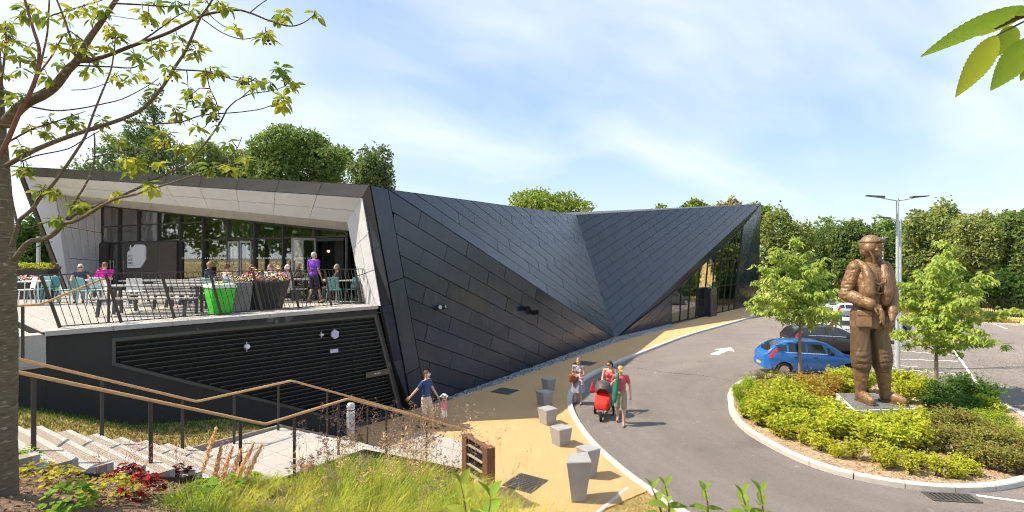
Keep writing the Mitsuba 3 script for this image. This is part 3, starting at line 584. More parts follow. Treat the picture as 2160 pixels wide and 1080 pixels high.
# long floor boards running across the terrace, those near enough to tell apart
near = tpoly.intersection(sbox(-16, 9, -3, 21)); far = tpoly.difference(sbox(-16, 9, -3, 21).buffer(.006))
for g_ in getattr(far, 'geoms', [far]):
    if g_.geom_type == 'Polygon': P(tf, 'far_boards', MB().prism(g_, TZ - .012, TZ), 'deck')
ang = math.atan2(nose[1], nose[0]); loc = shapely.affinity.rotate(near, -ang, origin=(0, 0), use_radians=True); x0, y0, x1, y1 = loc.bounds
r = 0; y = y0
while y < y1:
    off = (r * .37 % 1) * 2.4; xx = x0 - off
    while xx < x1:
        b = sbox(xx + .006, y + .005, xx + 2.394, y + .595).intersection(loc)
        for g_ in getattr(b, 'geoms', [b]):
            if g_.geom_type == 'Polygon' and g_.area > .01: P(tf, 'paving_slab', MB().prism(shapely.affinity.rotate(g_, ang, origin=(0, 0), use_radians=True), TZ - .012, TZ), 'deck')
        xx += 2.4
    y += .6; r += 1
# steps from the terrace down to the upper path
st = thing('terrace_steps', 'three pale stone steps at the left corner of the terrace', 'steps'); sd = -wd
def band(a, b, l0, l1): p = [W0 + nose * l0 + sd * (a + .05), W0 + nose * l1 + sd * (a + .05), W0 + nose * l1 + sd * (b + .05), W0 + nose * l0 + sd * (b + .05)]; return Polygon([tuple(q[:2]) for q in p]).buffer(0)
for k in range(2):
    for j in range(9):
        P(st, 'tread', MB().prism(band(.0 + k * .42 + .002, .0 + (k + 1) * .42, .30 + j * 1.2 + .006, .30 + (j + 1) * 1.2 - .006), 3.0, TZ - .15 * (k + 1)), 'paving')
UPZ = 3.20
up = Polygon([tuple((W0 + sd * .0 + nose * .0)[:2]), tuple((W0 + sd * 4.5)[:2]), tuple((W0 + sd * 4.5 + nose * 14)[:2]), tuple((W0 + nose * 14)[:2])])
m = MB(); m.prism(up, 2.95, UPZ); struct('upper_path', m, 'paving')
m = MB(); m.add([[-200, -60, 3.15], [-13, -60, 3.15], [-11.8, 6.2, 3.15], [-17.5, 17.5, 3.15], [-24, 24, 3.15], [-24, 120, 3.15], [-200, 120, 3.15]], [[0, 1, 2], [0, 2, 3], [0, 3, 4], [0, 4, 5], [0, 5, 6]]); struct('upper_lawn', m, 'dry_lawn')
# the dark retaining wall with its louvred field
rw = thing('louvred_wall', 'dark retaining wall under the terrace with a field of black horizontal louvres', 'wall')
outline = Polygon([(-.0, -.3), (-.0, 3.565), (7.55, 3.565), (8.62, -.1), (8.62, -.3)])
lv = Polygon([(1.04, 3.40), (7.50, 3.40), (8.44, .15), (6.95, .15), (1.04, 2.83)])
wall_plate(m := MB(), outline.difference(lv), -.35, 0); P(rw, 'wall', m, 'dark_concrete')
wall_plate(m := MB(), lv.buffer(.001), -.34, -.20); P(rw, 'back_plate', m, 'black')
trim = lv.difference(lv.buffer(-.07, join_style=2)); wall_plate(m := MB(), trim, -.19, .015); P(rw, 'louvre_frame', m, 'louvre')
inn_lv = lv.buffer(-.072, join_style=2); z = .26
while z < 3.33:
    c = inn_lv.intersection(LineString([(-1, z), (10, z)])).bounds
    if c and c[2] - c[0] > .1:
        cells = [c[0]] + [s for s in (6.05, 6.75) if c[0] + .1 < s < c[2] - .1 and z < 2.3] + [c[2]]
        for a, b in zip(cells[:-1], cells[1:]):
            a_, b_ = a + (.012 if a != c[0] else 0), b - (.012 if b != c[2] else 0)
            P(rw, 'louvre_blade', MB().hexa([WP(a_, z - .048, -.16), WP(b_, z - .048, -.16), WP(b_, z + .028, -.03), WP(a_, z + .028, -.03), WP(a_, z - .036, -.17), WP(b_, z - .036, -.17), WP(b_, z + .040, -.035), WP(a_, z + .040, -.035)][::1]), 'louvre')
    z += .112
# coping slab edge, pier at the corner, retaining wall under the upper path
cp = MB()
for k in range(7):
    a, b = -.02 + k * 1.085, -.02 + (k + 1) * 1.085 - .01
    P(rw, 'coping', MB().hexa([WP(a, 3.567, -.40), WP(b, 3.567, -.40), WP(b, 3.567, .05), WP(a, 3.567, .05), WP(a, TZ + .015, -.40), WP(b, TZ + .015, -.40), WP(b, TZ + .015, .05), WP(a, TZ + .015, .05)]), 'concrete')
P(rw, 'end_pier', MB().hexa([WP(-.48, 3.0, -.42), WP(-.004, 3.0, -.42), WP(-.004, 3.0, .012), WP(-.48, 3.0, .012), WP(-.48, 3.60, -.42), WP(-.004, 3.60, -.42), WP(-.004, 3.60, .012), WP(-.48, 3.60, .012)]), 'concrete')
P(rw, 'low_wall', MB().hexa([WP(-6, -.2, -.35), WP(-.002, -.2, -.35), WP(-.002, -.2, -.004), WP(-6, -.2, -.004), WP(-6, 3.10, -.35), WP(-.002, 3.10, -.35), WP(-.002, 3.10, -.004), WP(-6, 3.10, -.004)]), 'dark_concrete')
P(rw, 'path_edge', MB().hexa([WP(-6, 3.102, -.35), WP(-.49, 3.102, -.35), WP(-.49, 3.102, .03), WP(-6, 3.102, .03), WP(-6, 3.215, -.35), WP(-.49, 3.215, -.35), WP(-.49, 3.215, .03), WP(-6, 3.215, .03)]), 'paving')

def on_wall(u, v, o=0.0):
    d = at(u, v, 1.0) - V3(0, 0, EYE); t = np.dot(W0 + V3(0, 0, 0) - V3(0, 0, EYE), wn) / np.dot(d, wn); p = V3(0, 0, EYE) + d * t
    return p + wn * o
WR = np.stack([wd, -wn, V3(0, 0, 1)], 1)
# small things fixed to the louvres
hx = on_wall(705, 704.6, .06); a6 = [math.radians(a) for a in (95, 150, 205, 265, 320, 25)]
wall_plate(m := MB(), Polygon([((hx - W0) @ wd + .12 * math.cos(a), hx[2] + .135 * math.sin(a)) for a in a6]), .0, .07); k = put('alarm_box', m, 'white_blue'); mat('white_blue', (0.45, 0.46, 0.60), 0.5, 0.4); tag(k, 'pale six-sided alarm box on the dark louvres', 'alarm box')
p = on_wall(704, 740, .02); k = put('white_sign', MB().box(p, (.24, .03, .10), WR), 'white_blue'); tag(k, 'small blank pale plate on the louvres under the alarm box', 'sign')
p = on_wall(795, 787, .03); sg = thing('notice_plate', 'long narrow brown notice plate at the right end of the louvres', 'sign'); P(sg, 'plate', MB().box(p, (.80, .02, .17), WR), 'brass_brown'); mat('brass_brown', (0.085, 0.072, 0.05), 0.45, 0.5)
tmh = meshkit.text_mesh('NO ENTRY', .035, .003); tv = np.array(tmh.vertices); tv[:, 0] -= tv[:, 0].mean()
P(sg, 'lettering', MB().add(p + wn * .012 + V3(0, 0, -.02) + tv[:, :1] * wd + tv[:, 1:2] * V3(0, 0, 1) + tv[:, 2:] * wn, tmh.faces), 'white_plain')
def bulkhead(px, r, label):
    p = on_wall(*px, .01); R = np.stack([wd, V3(0, 0, 1), wn], 1); root = thing('bulkhead_light', label, 'wall light')
    P(root, 'base', MB().lathe([(r, 0), (r, .03), (r * .85, .045)], 14, p, R), 'steel_grey'); P(root, 'dome', MB().lathe([(r * .8, .045), (r * .72, .08), (r * .4, .11), (.005, .12)], 14, p, R), 'white_plain')
    P(root, 'bracket', MB().bar(p + V3(0, 0, -r * 1.6), p + V3(0, 0, r * 1.6), .025, .02, up=wn), 'steel_grey')
bulkhead((520, 731), .075, 'round white bulkhead light in the middle of the louvres'); bulkhead((677, 706), .05, 'tiny round bulkhead light beside the pale alarm box')

# ---- railing of leaning bars along the terrace edge
rl = thing('terrace_railing', 'dark metal railing of leaning bars along the edge of the terrace', 'railing'); lean = V3(-.09, -.34, 1.12)
r0, r1 = onz(126.5, 693, TZ), onz(783, 639.5, TZ); r0 = r0 - wn * 0; NB = 59
P(rl, 'bottom_rail', MB().bar(r0 + V3(0, 0, .045), r1 + V3(0, 0, .045), .05, .02), 'rail_steel'); P(rl, 'top_rail', MB().bar(r0 + lean, r1 + lean, .055, .022), 'rail_steel')
for k in range(NB + 1):
    b = lerp(r0, r1, k / NB); dt = unit(lean)
    post = k % 8 == 0 or k == NB
    if post: P(rl, 'post', MB().bar(b + V3(0, 0, .02), b + lean * .985, .018, .062, up=wd), 'rail_steel')
    else: P(rl, 'bar', MB().bar(b + lean * .05, b + lean * .982, .013, .013, up=wd), 'rail_steel')
# handrail down the terrace steps
def handrail(name, label, pts, posts, post_base, r=.024, pw=.05):
    root = thing(name, label, 'handrail')
    pts = [np.asarray(p, float) for p in pts]; h = P(root, 'rail', MB(), 'handrail_wood') if False else None
    mb = MB()
    full = [pts[0]]
    for k in range(1, len(pts) - 1):
        a, b, c = pts[k - 1], pts[k], pts[k + 1]; full += [b + unit(a - b) * .03, b + unit(c - b) * .03]
    full.append(pts[-1]); mb.tube(full, r, 10); P(root, 'rail', mb, 'handrail_wood', 40)
    for p, zb in zip(posts, post_base):
        q = V3(p[0], p[1], zb); P(root, 'post', MB().bar(q, V3(p[0], p[1], p[2] - r * .5), .012, pw, up=unit(V3(.55, .835, 0))), 'rail_steel')
    return root
hp = [at(20, 646, 9.75), at(86, 642, 10.0), at(215, 589, 11.6), at(236, 587.5, 11.9)]
handrail('step_handrail', 'short wooden handrail down the terrace steps', hp, [at(48, 644.5, 9.85), at(229, 588, 11.8)], [UPZ, TZ])
# ---------------------------------------------------------------- the lower stairs, landing, bank and handrails
td = unit(V3(.545, .838, 0)); ww = V3(td[1], -td[0], 0)          # down the stairs; ww points to the near side
S0 = V3(-3.98, 8.42, 0)                                          # near rail at the top of the landing
LZ, PITCH, WID = 1.42, .45, 2.36
SP = lambda s, w, z: S0 + td * s + ww * w + V3(0, 0, z)
LAND = 1.9
def stair_z(s):
    s = np.asarray(s, float); return np.clip(np.where(s < 0, LZ - PITCH * s, np.where(s < LAND, LZ, LZ - PITCH * (s - LAND))), 0.0, 3.2)
sr = thing('stone_stairs', 'pale stone stairs with a landing going down beside the dark wall', 'stairs')
TREAD, RISE = .3555, .16
def slabrow(name, s0, s1, z0, z1, cells, warm=True):
    for a, b in zip(cells[:-1], cells[1:]):
        a_, b_ = a + .004, b - .004
        if warm:
            P(sr, name, MB().hexa([SP(s0, b_, z0), SP(s1 - .17, b_, z0), SP(s1 - .17, a_, z0), SP(s0, a_, z0), SP(s0, b_, z1), SP(s1 - .17, b_, z1), SP(s1 - .17, a_, z1), SP(s0, a_, z1)]), 'paving')
        else:
            P(sr, name, MB().hexa([SP(s0, b_, z0), SP(s1, b_, z0), SP(s1, a_, z0), SP(s0, a_, z0), SP(s0, b_, z1), SP(s1, b_, z1), SP(s1, a_, z1), SP(s0, a_, z1)]), 'paving')
    if warm:
        P(sr, 'nosing_strip', MB().hexa([SP(s1 - .168, cells[-1], z0), SP(s1 - .06, cells[-1], z0), SP(s1 - .06, cells[0], z0), SP(s1 - .168, cells[0], z0), SP(s1 - .168, cells[-1], z1 - .001), SP(s1 - .06, cells[-1], z1 - .001), SP(s1 - .06, cells[0], z1 - .001), SP(s1 - .168, cells[0], z1 - .001)]), 'paving_warm')
        P(sr, 'nosing', MB().hexa([SP(s1 - .058, cells[-1], z0), SP(s1 + .012, cells[-1], z0), SP(s1 + .012, cells[0], z0), SP(s1 - .058, cells[0], z0), SP(s1 - .058, cells[-1], z1), SP(s1 + .012, cells[-1], z1), SP(s1 + .012, cells[0], z1), SP(s1 - .058, cells[0], z1)]), 'paving')
cells = [-WID - .12, -1.6, -.75, .15]
for k in range(12):                                             # upper flight
    z = LZ + RISE * (k + 1); s1 = -TREAD * k
    slabrow('tread', s1 - TREAD + .014, s1, z - .5, z, cells if k % 2 else [-WID - .12, -1.2, .15])
lc = np.linspace(0.014, LAND, 5)
for a, b in zip(lc[:-1], lc[1:]): slabrow('landing_slab', a + .004, b - .004, LZ - .5, LZ, [-WID - .12, -1.8, -1.2, -.6, 0.0, .15], warm=False)
for k in range(8):                                              # lower flight
    z = LZ - RISE * (k + 1) ; s0 = LAND + TREAD * k
    if z > .12: slabrow('tread', s0 + .014, s0 + TREAD, z - .5, z, cells if k % 2 else [-WID - .12, -1.2, .15])
for q in range(3):
    for w in range(3): slabrow('bottom_slab', LAND + 8 * TREAD + q * .62 - .3, LAND + 8 * TREAD + q * .62 + .30, -.05, WALK_Z + .010, [cells[0] + w * .84, cells[0] + w * .84 + .84], warm=False)
for w in (.156, -WID - .176):
    pl = Polygon([(-4.4, 3.3), (0.0, LZ + .12), (LAND, LZ + .05), (LAND + 2.9, .13), (LAND + 2.9, -.2), (-4.4, -.2)])
    m = MB(); m.plate(pl, S0 + ww * (w + (.0 if w > 0 else 0)), td, V3(0, 0, 1), -ww, -.05, 0); P(sr, 'side_stringer', m, 'rail_steel' if w > 0 else 'paving_warm')
# handrails on both sides
def rail_line(w, ends): 
    h = 1.0; return [SP(s, w, z + h) for s, z in ends]
far_pts = [SP(-3.8, -WID, LZ + 3.8 * PITCH + 1.0), SP(0.0, -WID, LZ + 1.0), SP(2.02, -WID, LZ + 1.0), SP(2.02 + 3.1, -WID, LZ + 1.0 - 3.1 * PITCH)]
near_pts = [SP(-3.8, 0, LZ + 3.8 * PITCH + 1.0), SP(0.0, 0, LZ + 1.0), SP(1.85, 0, LZ + 1.0), SP(1.85 + 3.3, 0, LZ + 1.0 - 3.3 * PITCH)]
far_pts = [at(-60, 732, 6.95), at(38, 757, 7.62), at(415, 847, 9.76), at(615, 803, 11.43), at(866, 872, 14.3), at(905, 884, 14.75)]
near_pts = [at(-60, 762, 5.85), at(38, 785, 6.40), at(560, 895, 8.42), at(735, 841, 9.99), at(958, 900, 12.62), at(985, 908, 12.9)]
def along(pts, u):
    """the point of a 3d polyline that lies at column u, and the stairs' height under it"""
    for a, b in zip(pts[:-1], pts[1:]):
        ua, ub = 1080 + F * a[0] / a[1], 1080 + F * b[0] / b[1]
        if min(ua, ub) <= u <= max(ua, ub):
            X = (u - 1080) / F; t = (X * a[1] - a[0]) / ((b[0] - a[0]) - X * (b[1] - a[1])); p = lerp(a, b, t); return p
fp = [along(far_pts, u) for u in (215, 385, 494, 587, 690, 775, 850)]; npp = [along(near_pts, u) for u in (71, 318, 507, 621, 714, 815, 900)]
def under(p): s = float((p - S0) @ td); return float(stair_z(s)) - .06
handrail('stair_handrail', 'wooden handrail on dark posts on the far side of the stone stairs, beside the lawn', far_pts, fp, [under(p) for p in fp])
handrail('stair_handrail', 'wooden handrail on dark posts on the near side of the stone stairs, beside the grasses', near_pts, npp, [under(p) for p in npp])

# the lawn between stairs and wall, and the planted bank in front
def bank_height(x, y):
    x, y = np.asarray(x, float), np.asarray(y, float); rx, ry = x - S0[0], y - S0[1]; s = rx * td[0] + ry * td[1]; w = rx * ww[0] + ry * ww[1]
    base = np.where(s < LAND * .5, LZ + .02 - PITCH * .98 * (s - .3), LZ + .02 - PITCH * .98 * (s - .3)); flat = np.clip(stair_z(s) + .03, 0, 3.6)
    sm = LZ + .75 - .34 * (s + 1.0)
    z = np.where(w > .2, lerp_(flat - .10, np.minimum(sm, 3.55), np.clip((w - .2) / 1.6, 0, 1)), flat - .06)
    # right of the line from the foot of the stairs to the front the bank is gone
    lx = np.interp(y, [2.0, 6.0, 7.2, 8.5, 10.5, 12.5], [2.8, 2.1, 1.1, 0.35, -.25, -1.25]); f = np.clip((lx - x) / 2.1, 0, 1); f = f * f * (3 - 2 * f)
    return np.maximum(z * f, -.2)
def lerp_(a, b, t): return a * (1 - t) + b * t
def height_mesh(fn, x0, x1, y0, y1, step, keep):
    xs, ys = np.arange(x0, x1 + 1e-6, step), np.arange(y0, y1 + 1e-6, step); X, Y = np.meshgrid(xs, ys); Z = fn(X, Y)
    v = np.stack([X, Y, Z], -1).reshape(-1, 3); n = len(xs); f = []
    K = keep(X, Y)
    for j in range(len(ys) - 1):
        for i in range(n - 1):
            if K[j, i] and K[j + 1, i] and K[j, i + 1] and K[j + 1, i + 1]: a = j * n + i; f += [[a, a + 1, a + n + 1], [a, a + n + 1, a + n]]
    return v, np.array(f)
def keep_bank(X, Y): w = (X - S0[0]) * ww[0] + (Y - S0[1]) * ww[1]; return w > .12
v, f = height_mesh(lambda x, y: bank_height(x, y) + .05 * (meshkit.fbm(np.stack([x * 3, y * 3, x * 0], -1), 3) - .5), -9.5, 2.4, -3, 13.0, .12, keep_bank)
struct('planted_bank', MB().add(v, f), 'bark_soil', True)
def lawn_h(x, y):
    rx, ry = x - S0[0], y - S0[1]; s = rx * td[0] + ry * td[1]; sl = np.where(s < 0, LZ - PITCH * s + .02, np.where(s < 1.9, LZ - .01, LZ - .01 - PITCH * (s - 1.9))); sl = sl * .62 + .38 * (LZ - .02 - .42 * (s - .55))
    return np.clip(sl, -.1, 3.1) + .04 * (meshkit.fbm(np.stack([x * 2, y * 2, x * 0], -1), 3) - .5)
def keep_lawn(X, Y): w = (X - S0[0]) * ww[0] + (Y - S0[1]) * ww[1]; q = (X - W0[0]) * wn[0] + (Y - W0[1]) * wn[1]; return (w < -WID - .10) & (q > -.1)
v, f = height_mesh(lawn_h, -13, -2.0, 2, 17, .12, keep_lawn); struct('sloping_lawn', MB().add(v, f), 'dry_lawn', True)
# ---------------------------------------------------------------- trees
def leaf_arrays(pos, dirs, ups, L, Wd, cols, fold=.18, curve=.12):
    """leaves of two folded halves: base, two shoulders, tip; every leaf its own colour"""
    pos, dirs, ups = (np.asarray(x, float) for x in (pos, dirs, ups)); n = len(pos); L = np.broadcast_to(L, (n,))[:, None]; Wd = np.broadcast_to(Wd, (n,))[:, None]
    d = dirs / (np.linalg.norm(dirs, axis=1, keepdims=True) + 1e-9); s = np.cross(d, ups); s /= np.linalg.norm(s, axis=1, keepdims=True) + 1e-9; u = np.cross(s, d)
    mid = pos + d * L * .45; v = np.stack([pos, mid + s * Wd / 2 + u * L * fold, pos + d * L - u * L * curve, mid - s * Wd / 2 + u * L * fold], 1).reshape(-1, 3)
    i = np.arange(n)[:, None] * 4; f = np.concatenate([i + [[0, 1, 2]], i + [[0, 2, 3]]], 1).reshape(-1, 3); return v, f, np.repeat(cols, 4, 0)
def rand_dirs(r, n): v = r.normal(size=(n, 3)); return v / np.linalg.norm(v, axis=1, keepdims=True)
def hues(r, n, base, var=.22, warm=.12):
    c = np.asarray(base) * 2.25 * (1 + r.uniform(-var, var, (n, 1))); w = r.uniform(-warm, warm, (n, 1)); return np.clip(c * np.concatenate([1 + w * 1.3, 1 + w * .4, 1 - w], 1), .004, .9)


def crown_mesh(seed, lobes, n, size, base, droop=.25, var=.25, warm=.14, inner=.55):
    """leaf clumps spread through the lobes [(centre, radii)], thick near their skins"""
    r = np.random.default_rng(seed); C_ = np.array([l[0] for l in lobes], float); R_ = np.array([np.broadcast_to(l[1], 3) for l in lobes], float)
    wgt = (R_.prod(1)) ** (2 / 3); cnt = r.multinomial(n, wgt / wgt.sum()); mb = MB()
    for k, (c, rad) in enumerate(zip(C_, R_)):
        m = cnt[k]; d = rand_dirs(r, m); q = r.uniform(inner ** 2, 1.0, m) ** .5 * (1 + r.normal(0, .05, m)); bump = .68 + .36 * meshkit.noise(d * 2.3 + k * 7.1) + .34 * meshkit.noise(d * 6.5 + k * 3.3)
        p = c + d * rad * (q * bump)[:, None]
        dep = (((p[:, None] - C_) / R_) ** 2).sum(2); dep[:, k] = 9; ok = dep.min(1) > .42; p, d = p[ok], d[ok]; m = len(p)
        dirs = d * .5 + rand_dirs(r, m) * .8 + [0, 0, -droop]; ups = d + rand_dirs(r, m) * .7
        lb = np.asarray(base) * (1 + r.uniform(-.10, .10)); sz = size * r.uniform(.5, 1.2, m)
        v, f, cc = leaf_arrays(p, dirs, ups, sz, sz * r.uniform(.5, .8, m), hues(r, m, lb, var, warm)); mb.add(v, f, cc)
    return mb
def lobes_of(r, c, rad, n, spread=.68, size=(.20, .40)):
    c, rad = np.asarray(c, float), np.asarray(rad, float); out = [(c, rad * .62)]; n = int(n * 2.2)
    for k in range(n):
        d = rand_dirs(r, 1)[0]; d[2] = d[2] * .9 + .12; out.append((c + d * rad * r.uniform(spread * .85, spread * 1.1), rad * r.uniform(*size)))
    return out
def trunk_mesh(r, base, top, r0, r1, limbs=5, spread=1.5, up=1.6):
    mb = MB(); base, top = np.asarray(base, float), np.asarray(top, float); t = np.linspace(0, 1, 6)[:, None]; p = base * (1 - t) + top * t; p[1:-1, :2] += r.normal(0, .05, (4, 2)) * np.linalg.norm(top - base) * .15
    mb.tube(p, np.linspace(r0, r1, 6), 8)
    for k in range(limbs):
        a = k * 2.4 + r.uniform(0, 1); s = p[3] * .4 + p[4] * .6 if k % 2 else p[4] * .5 + p[5] * .5; e = s + V3(math.cos(a) * spread, math.sin(a) * spread, up * r.uniform(.6, 1.2))
        mb.tube([s, lerp(s, e, .5) + V3(0, 0, .1 * up), e], [r1 * .7, r1 * .5, r1 * .25], 6)
    return mb
def tree(name, label, x, y, z0, c, rad, n, size, base, seed, nl=9, group=None, trunk_r=.28, cat='tree', **kw):
    r = np.random.default_rng(seed); t = thing(name, label, cat, group)
    P(t, 'trunk', trunk_mesh(r, (x, y, z0 - .2), (c[0], c[1], c[2] - rad[2] * .2), trunk_r, trunk_r * .45, 5, rad[0] * .5, rad[2] * .4), 'trunk_far', 40)
    P(t, 'crown', crown_mesh(seed + 1, lobes_of(r, c, rad, nl), n, size, base, **kw), 'leaf', True); return t
def px_tree(name, label, u0, u1, v0, v1, D, n, size, base, seed, z0=0.0, depth=.8, **kw):
    """a tree whose crown fills the columns u0-u1 and rows v0-v1 of the photograph at distance D"""
    c = at((u0 + u1) / 2, (v0 + v1) / 2, D); rx = (u1 - u0) / 2 / F * D * .92; rz = (v1 - v0) / 2 / F * D * .86
    return tree(name, label, c[0], D, z0, c, (rx, rx * depth, rz), n, size, base, seed, **kw)
MID, DARK, YEL, OLV = (0.105, 0.155, 0.038), (0.050, 0.095, 0.020), (0.150, 0.185, 0.035), (0.095, 0.120, 0.028)
px_tree('broadleaf_tree', 'large round bright green tree behind the left end of the roof', 505, 760, 246, 470, 52, 30000, .40, (0.098, 0.142, 0.042), 11, nl=15)
px_tree('broadleaf_tree', 'small pale green tree between the tall dark conifer and the large round tree', 392, 540, 284, 450, 58, 12000, .40, (0.12, 0.155, 0.055), 13, nl=8)
px_tree('broadleaf_tree', 'open dark leaved tree at the right of the large round tree, over the roof corner', 728, 842, 290, 470, 46, 7500, .34, (0.085, 0.115, 0.042), 15, nl=14, inner=.3)
# the tall conifer: tiers that widen downward
t = thing('conifer_tree', 'tall dark pointed evergreen behind the left roof', 'tree'); r = np.random.default_rng(21); lob = []
for v, hw in ((198, 14), (222, 30), (248, 42), (275, 60), (300, 85), (328, 105), (355, 128), (385, 140), (420, 150)):
    c = at(322 + (v - 200) * -.09, v, 50)
    for k in range(max(2, hw // 14)): a = r.uniform(0, 6.3); q = r.uniform(.2, .75) * hw / F * 50; lob.append((c + V3(math.cos(a) * q, math.sin(a) * q, r.normal(0, .3)), V3(.40, .40, .46) * (.45 + hw / F * 50 * .55)))
P(t, 'trunk', trunk_mesh(r, (-34.5, 50, 2.5), (-34.3, 50, 19.5), .4, .08, 0), 'trunk_far'); P(t, 'crown', crown_mesh(22, lob, 26000, .34, (0.078, 0.112, 0.045), droop=.5), 'leaf', True)
px_tree('broadleaf_tree', 'dark tree behind the white left edge of the terrace opening', 20, 150, 425, 640, 34, 9000, .32, (0.045, 0.085, 0.020), 17, z0=3.2)
px_tree('broadleaf_tree', 'dark tree low behind the trunk at the left edge', -90, 62, 440, 640, 38, 8000, .34, (0.045, 0.085, 0.020), 18, z0=3.2)
px_tree('broadleaf_tree', 'yellow green tree showing above the low middle of the roof', 1048, 1252, 388, 520, 88, 14000, .60, (0.125, 0.165, 0.035), 31, nl=12)
px_tree('broadleaf_tree', 'small tree top just showing above the roof left of the brownish tree', 1352, 1418, 424, 520, 95, 4000, .6, (0.10, 0.15, 0.035), 33)
px_tree('broadleaf_tree', 'green tree behind the right roof slope, left of the brownish tree', 1425, 1512, 408, 520, 80, 7000, .5, (0.105, 0.150, 0.03), 35)
px_tree('broadleaf_tree', 'tree with brownish olive crown behind the right roof slope', 1490, 1578, 408, 520, 84, 7000, .5, (0.155, 0.135, 0.034), 37, warm=.18)
px_tree('broadleaf_tree', 'green tree behind the pointed right corner of the roof', 1562, 1640, 410, 540, 78, 7000, .5, (0.095, 0.14, 0.028), 39)
# the belt of trees behind the car park
BELT = [(1588, 1720, 416, 668, 62, 15000, 'tall tree of the belt right beside the pointed roof corner'), (1690, 1800, 458, 668, 70, 12000, 'lower dark tree in the dip of the belt behind the left island tree'), (1745, 1872, 446, 668, 66, 13000, 'tree of the belt directly behind the bronze head'),
        (1840, 1960, 440, 668, 68, 13000, 'tree of the belt behind the lamp posts'), (1900, 2040, 410, 668, 58, 18000, 'tall tree of the belt just right of the lamp posts'), (1990, 2130, 418, 668, 54, 19000, 'broad tree of the belt above the right island tree'), (2085, 2230, 410, 668, 52, 18000, 'tall tree of the belt cut by the right edge of the picture')]
for k, (u0, u1, v0, v1, D, n, lab) in enumerate(BELT): px_tree('broadleaf_tree', lab, u0, u1, v0, v1, D, n, [.42, .34, .50, .38, .48, .36, .44][k], [(0.140, .170, .052), (0.060, .090, .030), (0.090, .125, .038), (0.072, .108, .036), (0.130, .160, .050), (0.150, .178, .058), (0.105, .145, .045)][k], 50 + k, nl=[12, 20, 9, 16, 22, 12, 18][k], droop=[.2, .5, .1, .3, .4, .2, .3][k], warm=.2, group='belt of trees behind the car park')
for k, (u0, u1, D) in enumerate([(1660, 1760, 57), (1850, 1930, 56), (1960, 2060, 50), (2060, 2190, 47)]):
    px_tree('bush', ['dark bush low under the belt behind the left island tree', 'dark bush low under the belt behind the near lamp post', 'dark bush low under the belt right of the lamp posts', 'dark bush behind the railings at the right edge'][k], u0, u1, 560, 672, D, 5000, .34, (0.04, .075, .018), 80 + k, nl=7, cat='bush')
# trees out of the picture that the glass and the dark panels mirror
MIR = [(-44 - (k * 37 % 11), 27 - k * 4.6, 13 + (k * 29 % 5)) for k in range(12)] + [(50, 70, 11), (57, 75, 12), (63, 66, 11), (60, 58, 10), (44, 76, 11), (66, 50, 10), (66, 34, 9), (70, 22, 10)]
for k, (x, y, h) in enumerate(MIR):
    z = 3.1 if x < 0 else 0
    tree('broadleaf_tree', ('tree mirrored in the terrace glass, outside the picture, ' if x < 0 else 'tree mirrored in the entrance glass, outside the picture, ') + ORD[k % 12] + ' of its row', x, y, z, (x, y, z + h * .52), (4.2, 4.2, h * .50), 4200, .62, [MID, (.085, .125, .035), (.125, .165, .045)][k % 3], 120 + k, group='trees outside the picture')
for k, (x, y) in enumerate([(61, 36), (60, 44), (52, 56)]): tree('broadleaf_tree', 'tree continuing the belt beyond the right edge, ' + ['nearest', 'middle', 'farthest'][k] + ' of three', x, y, 0, (x, y, 5.4), (4.8, 4.4, 4.6), 7000, .5, (0.13, .18, .05), 170 + k, group='trees outside the picture', nl=14)


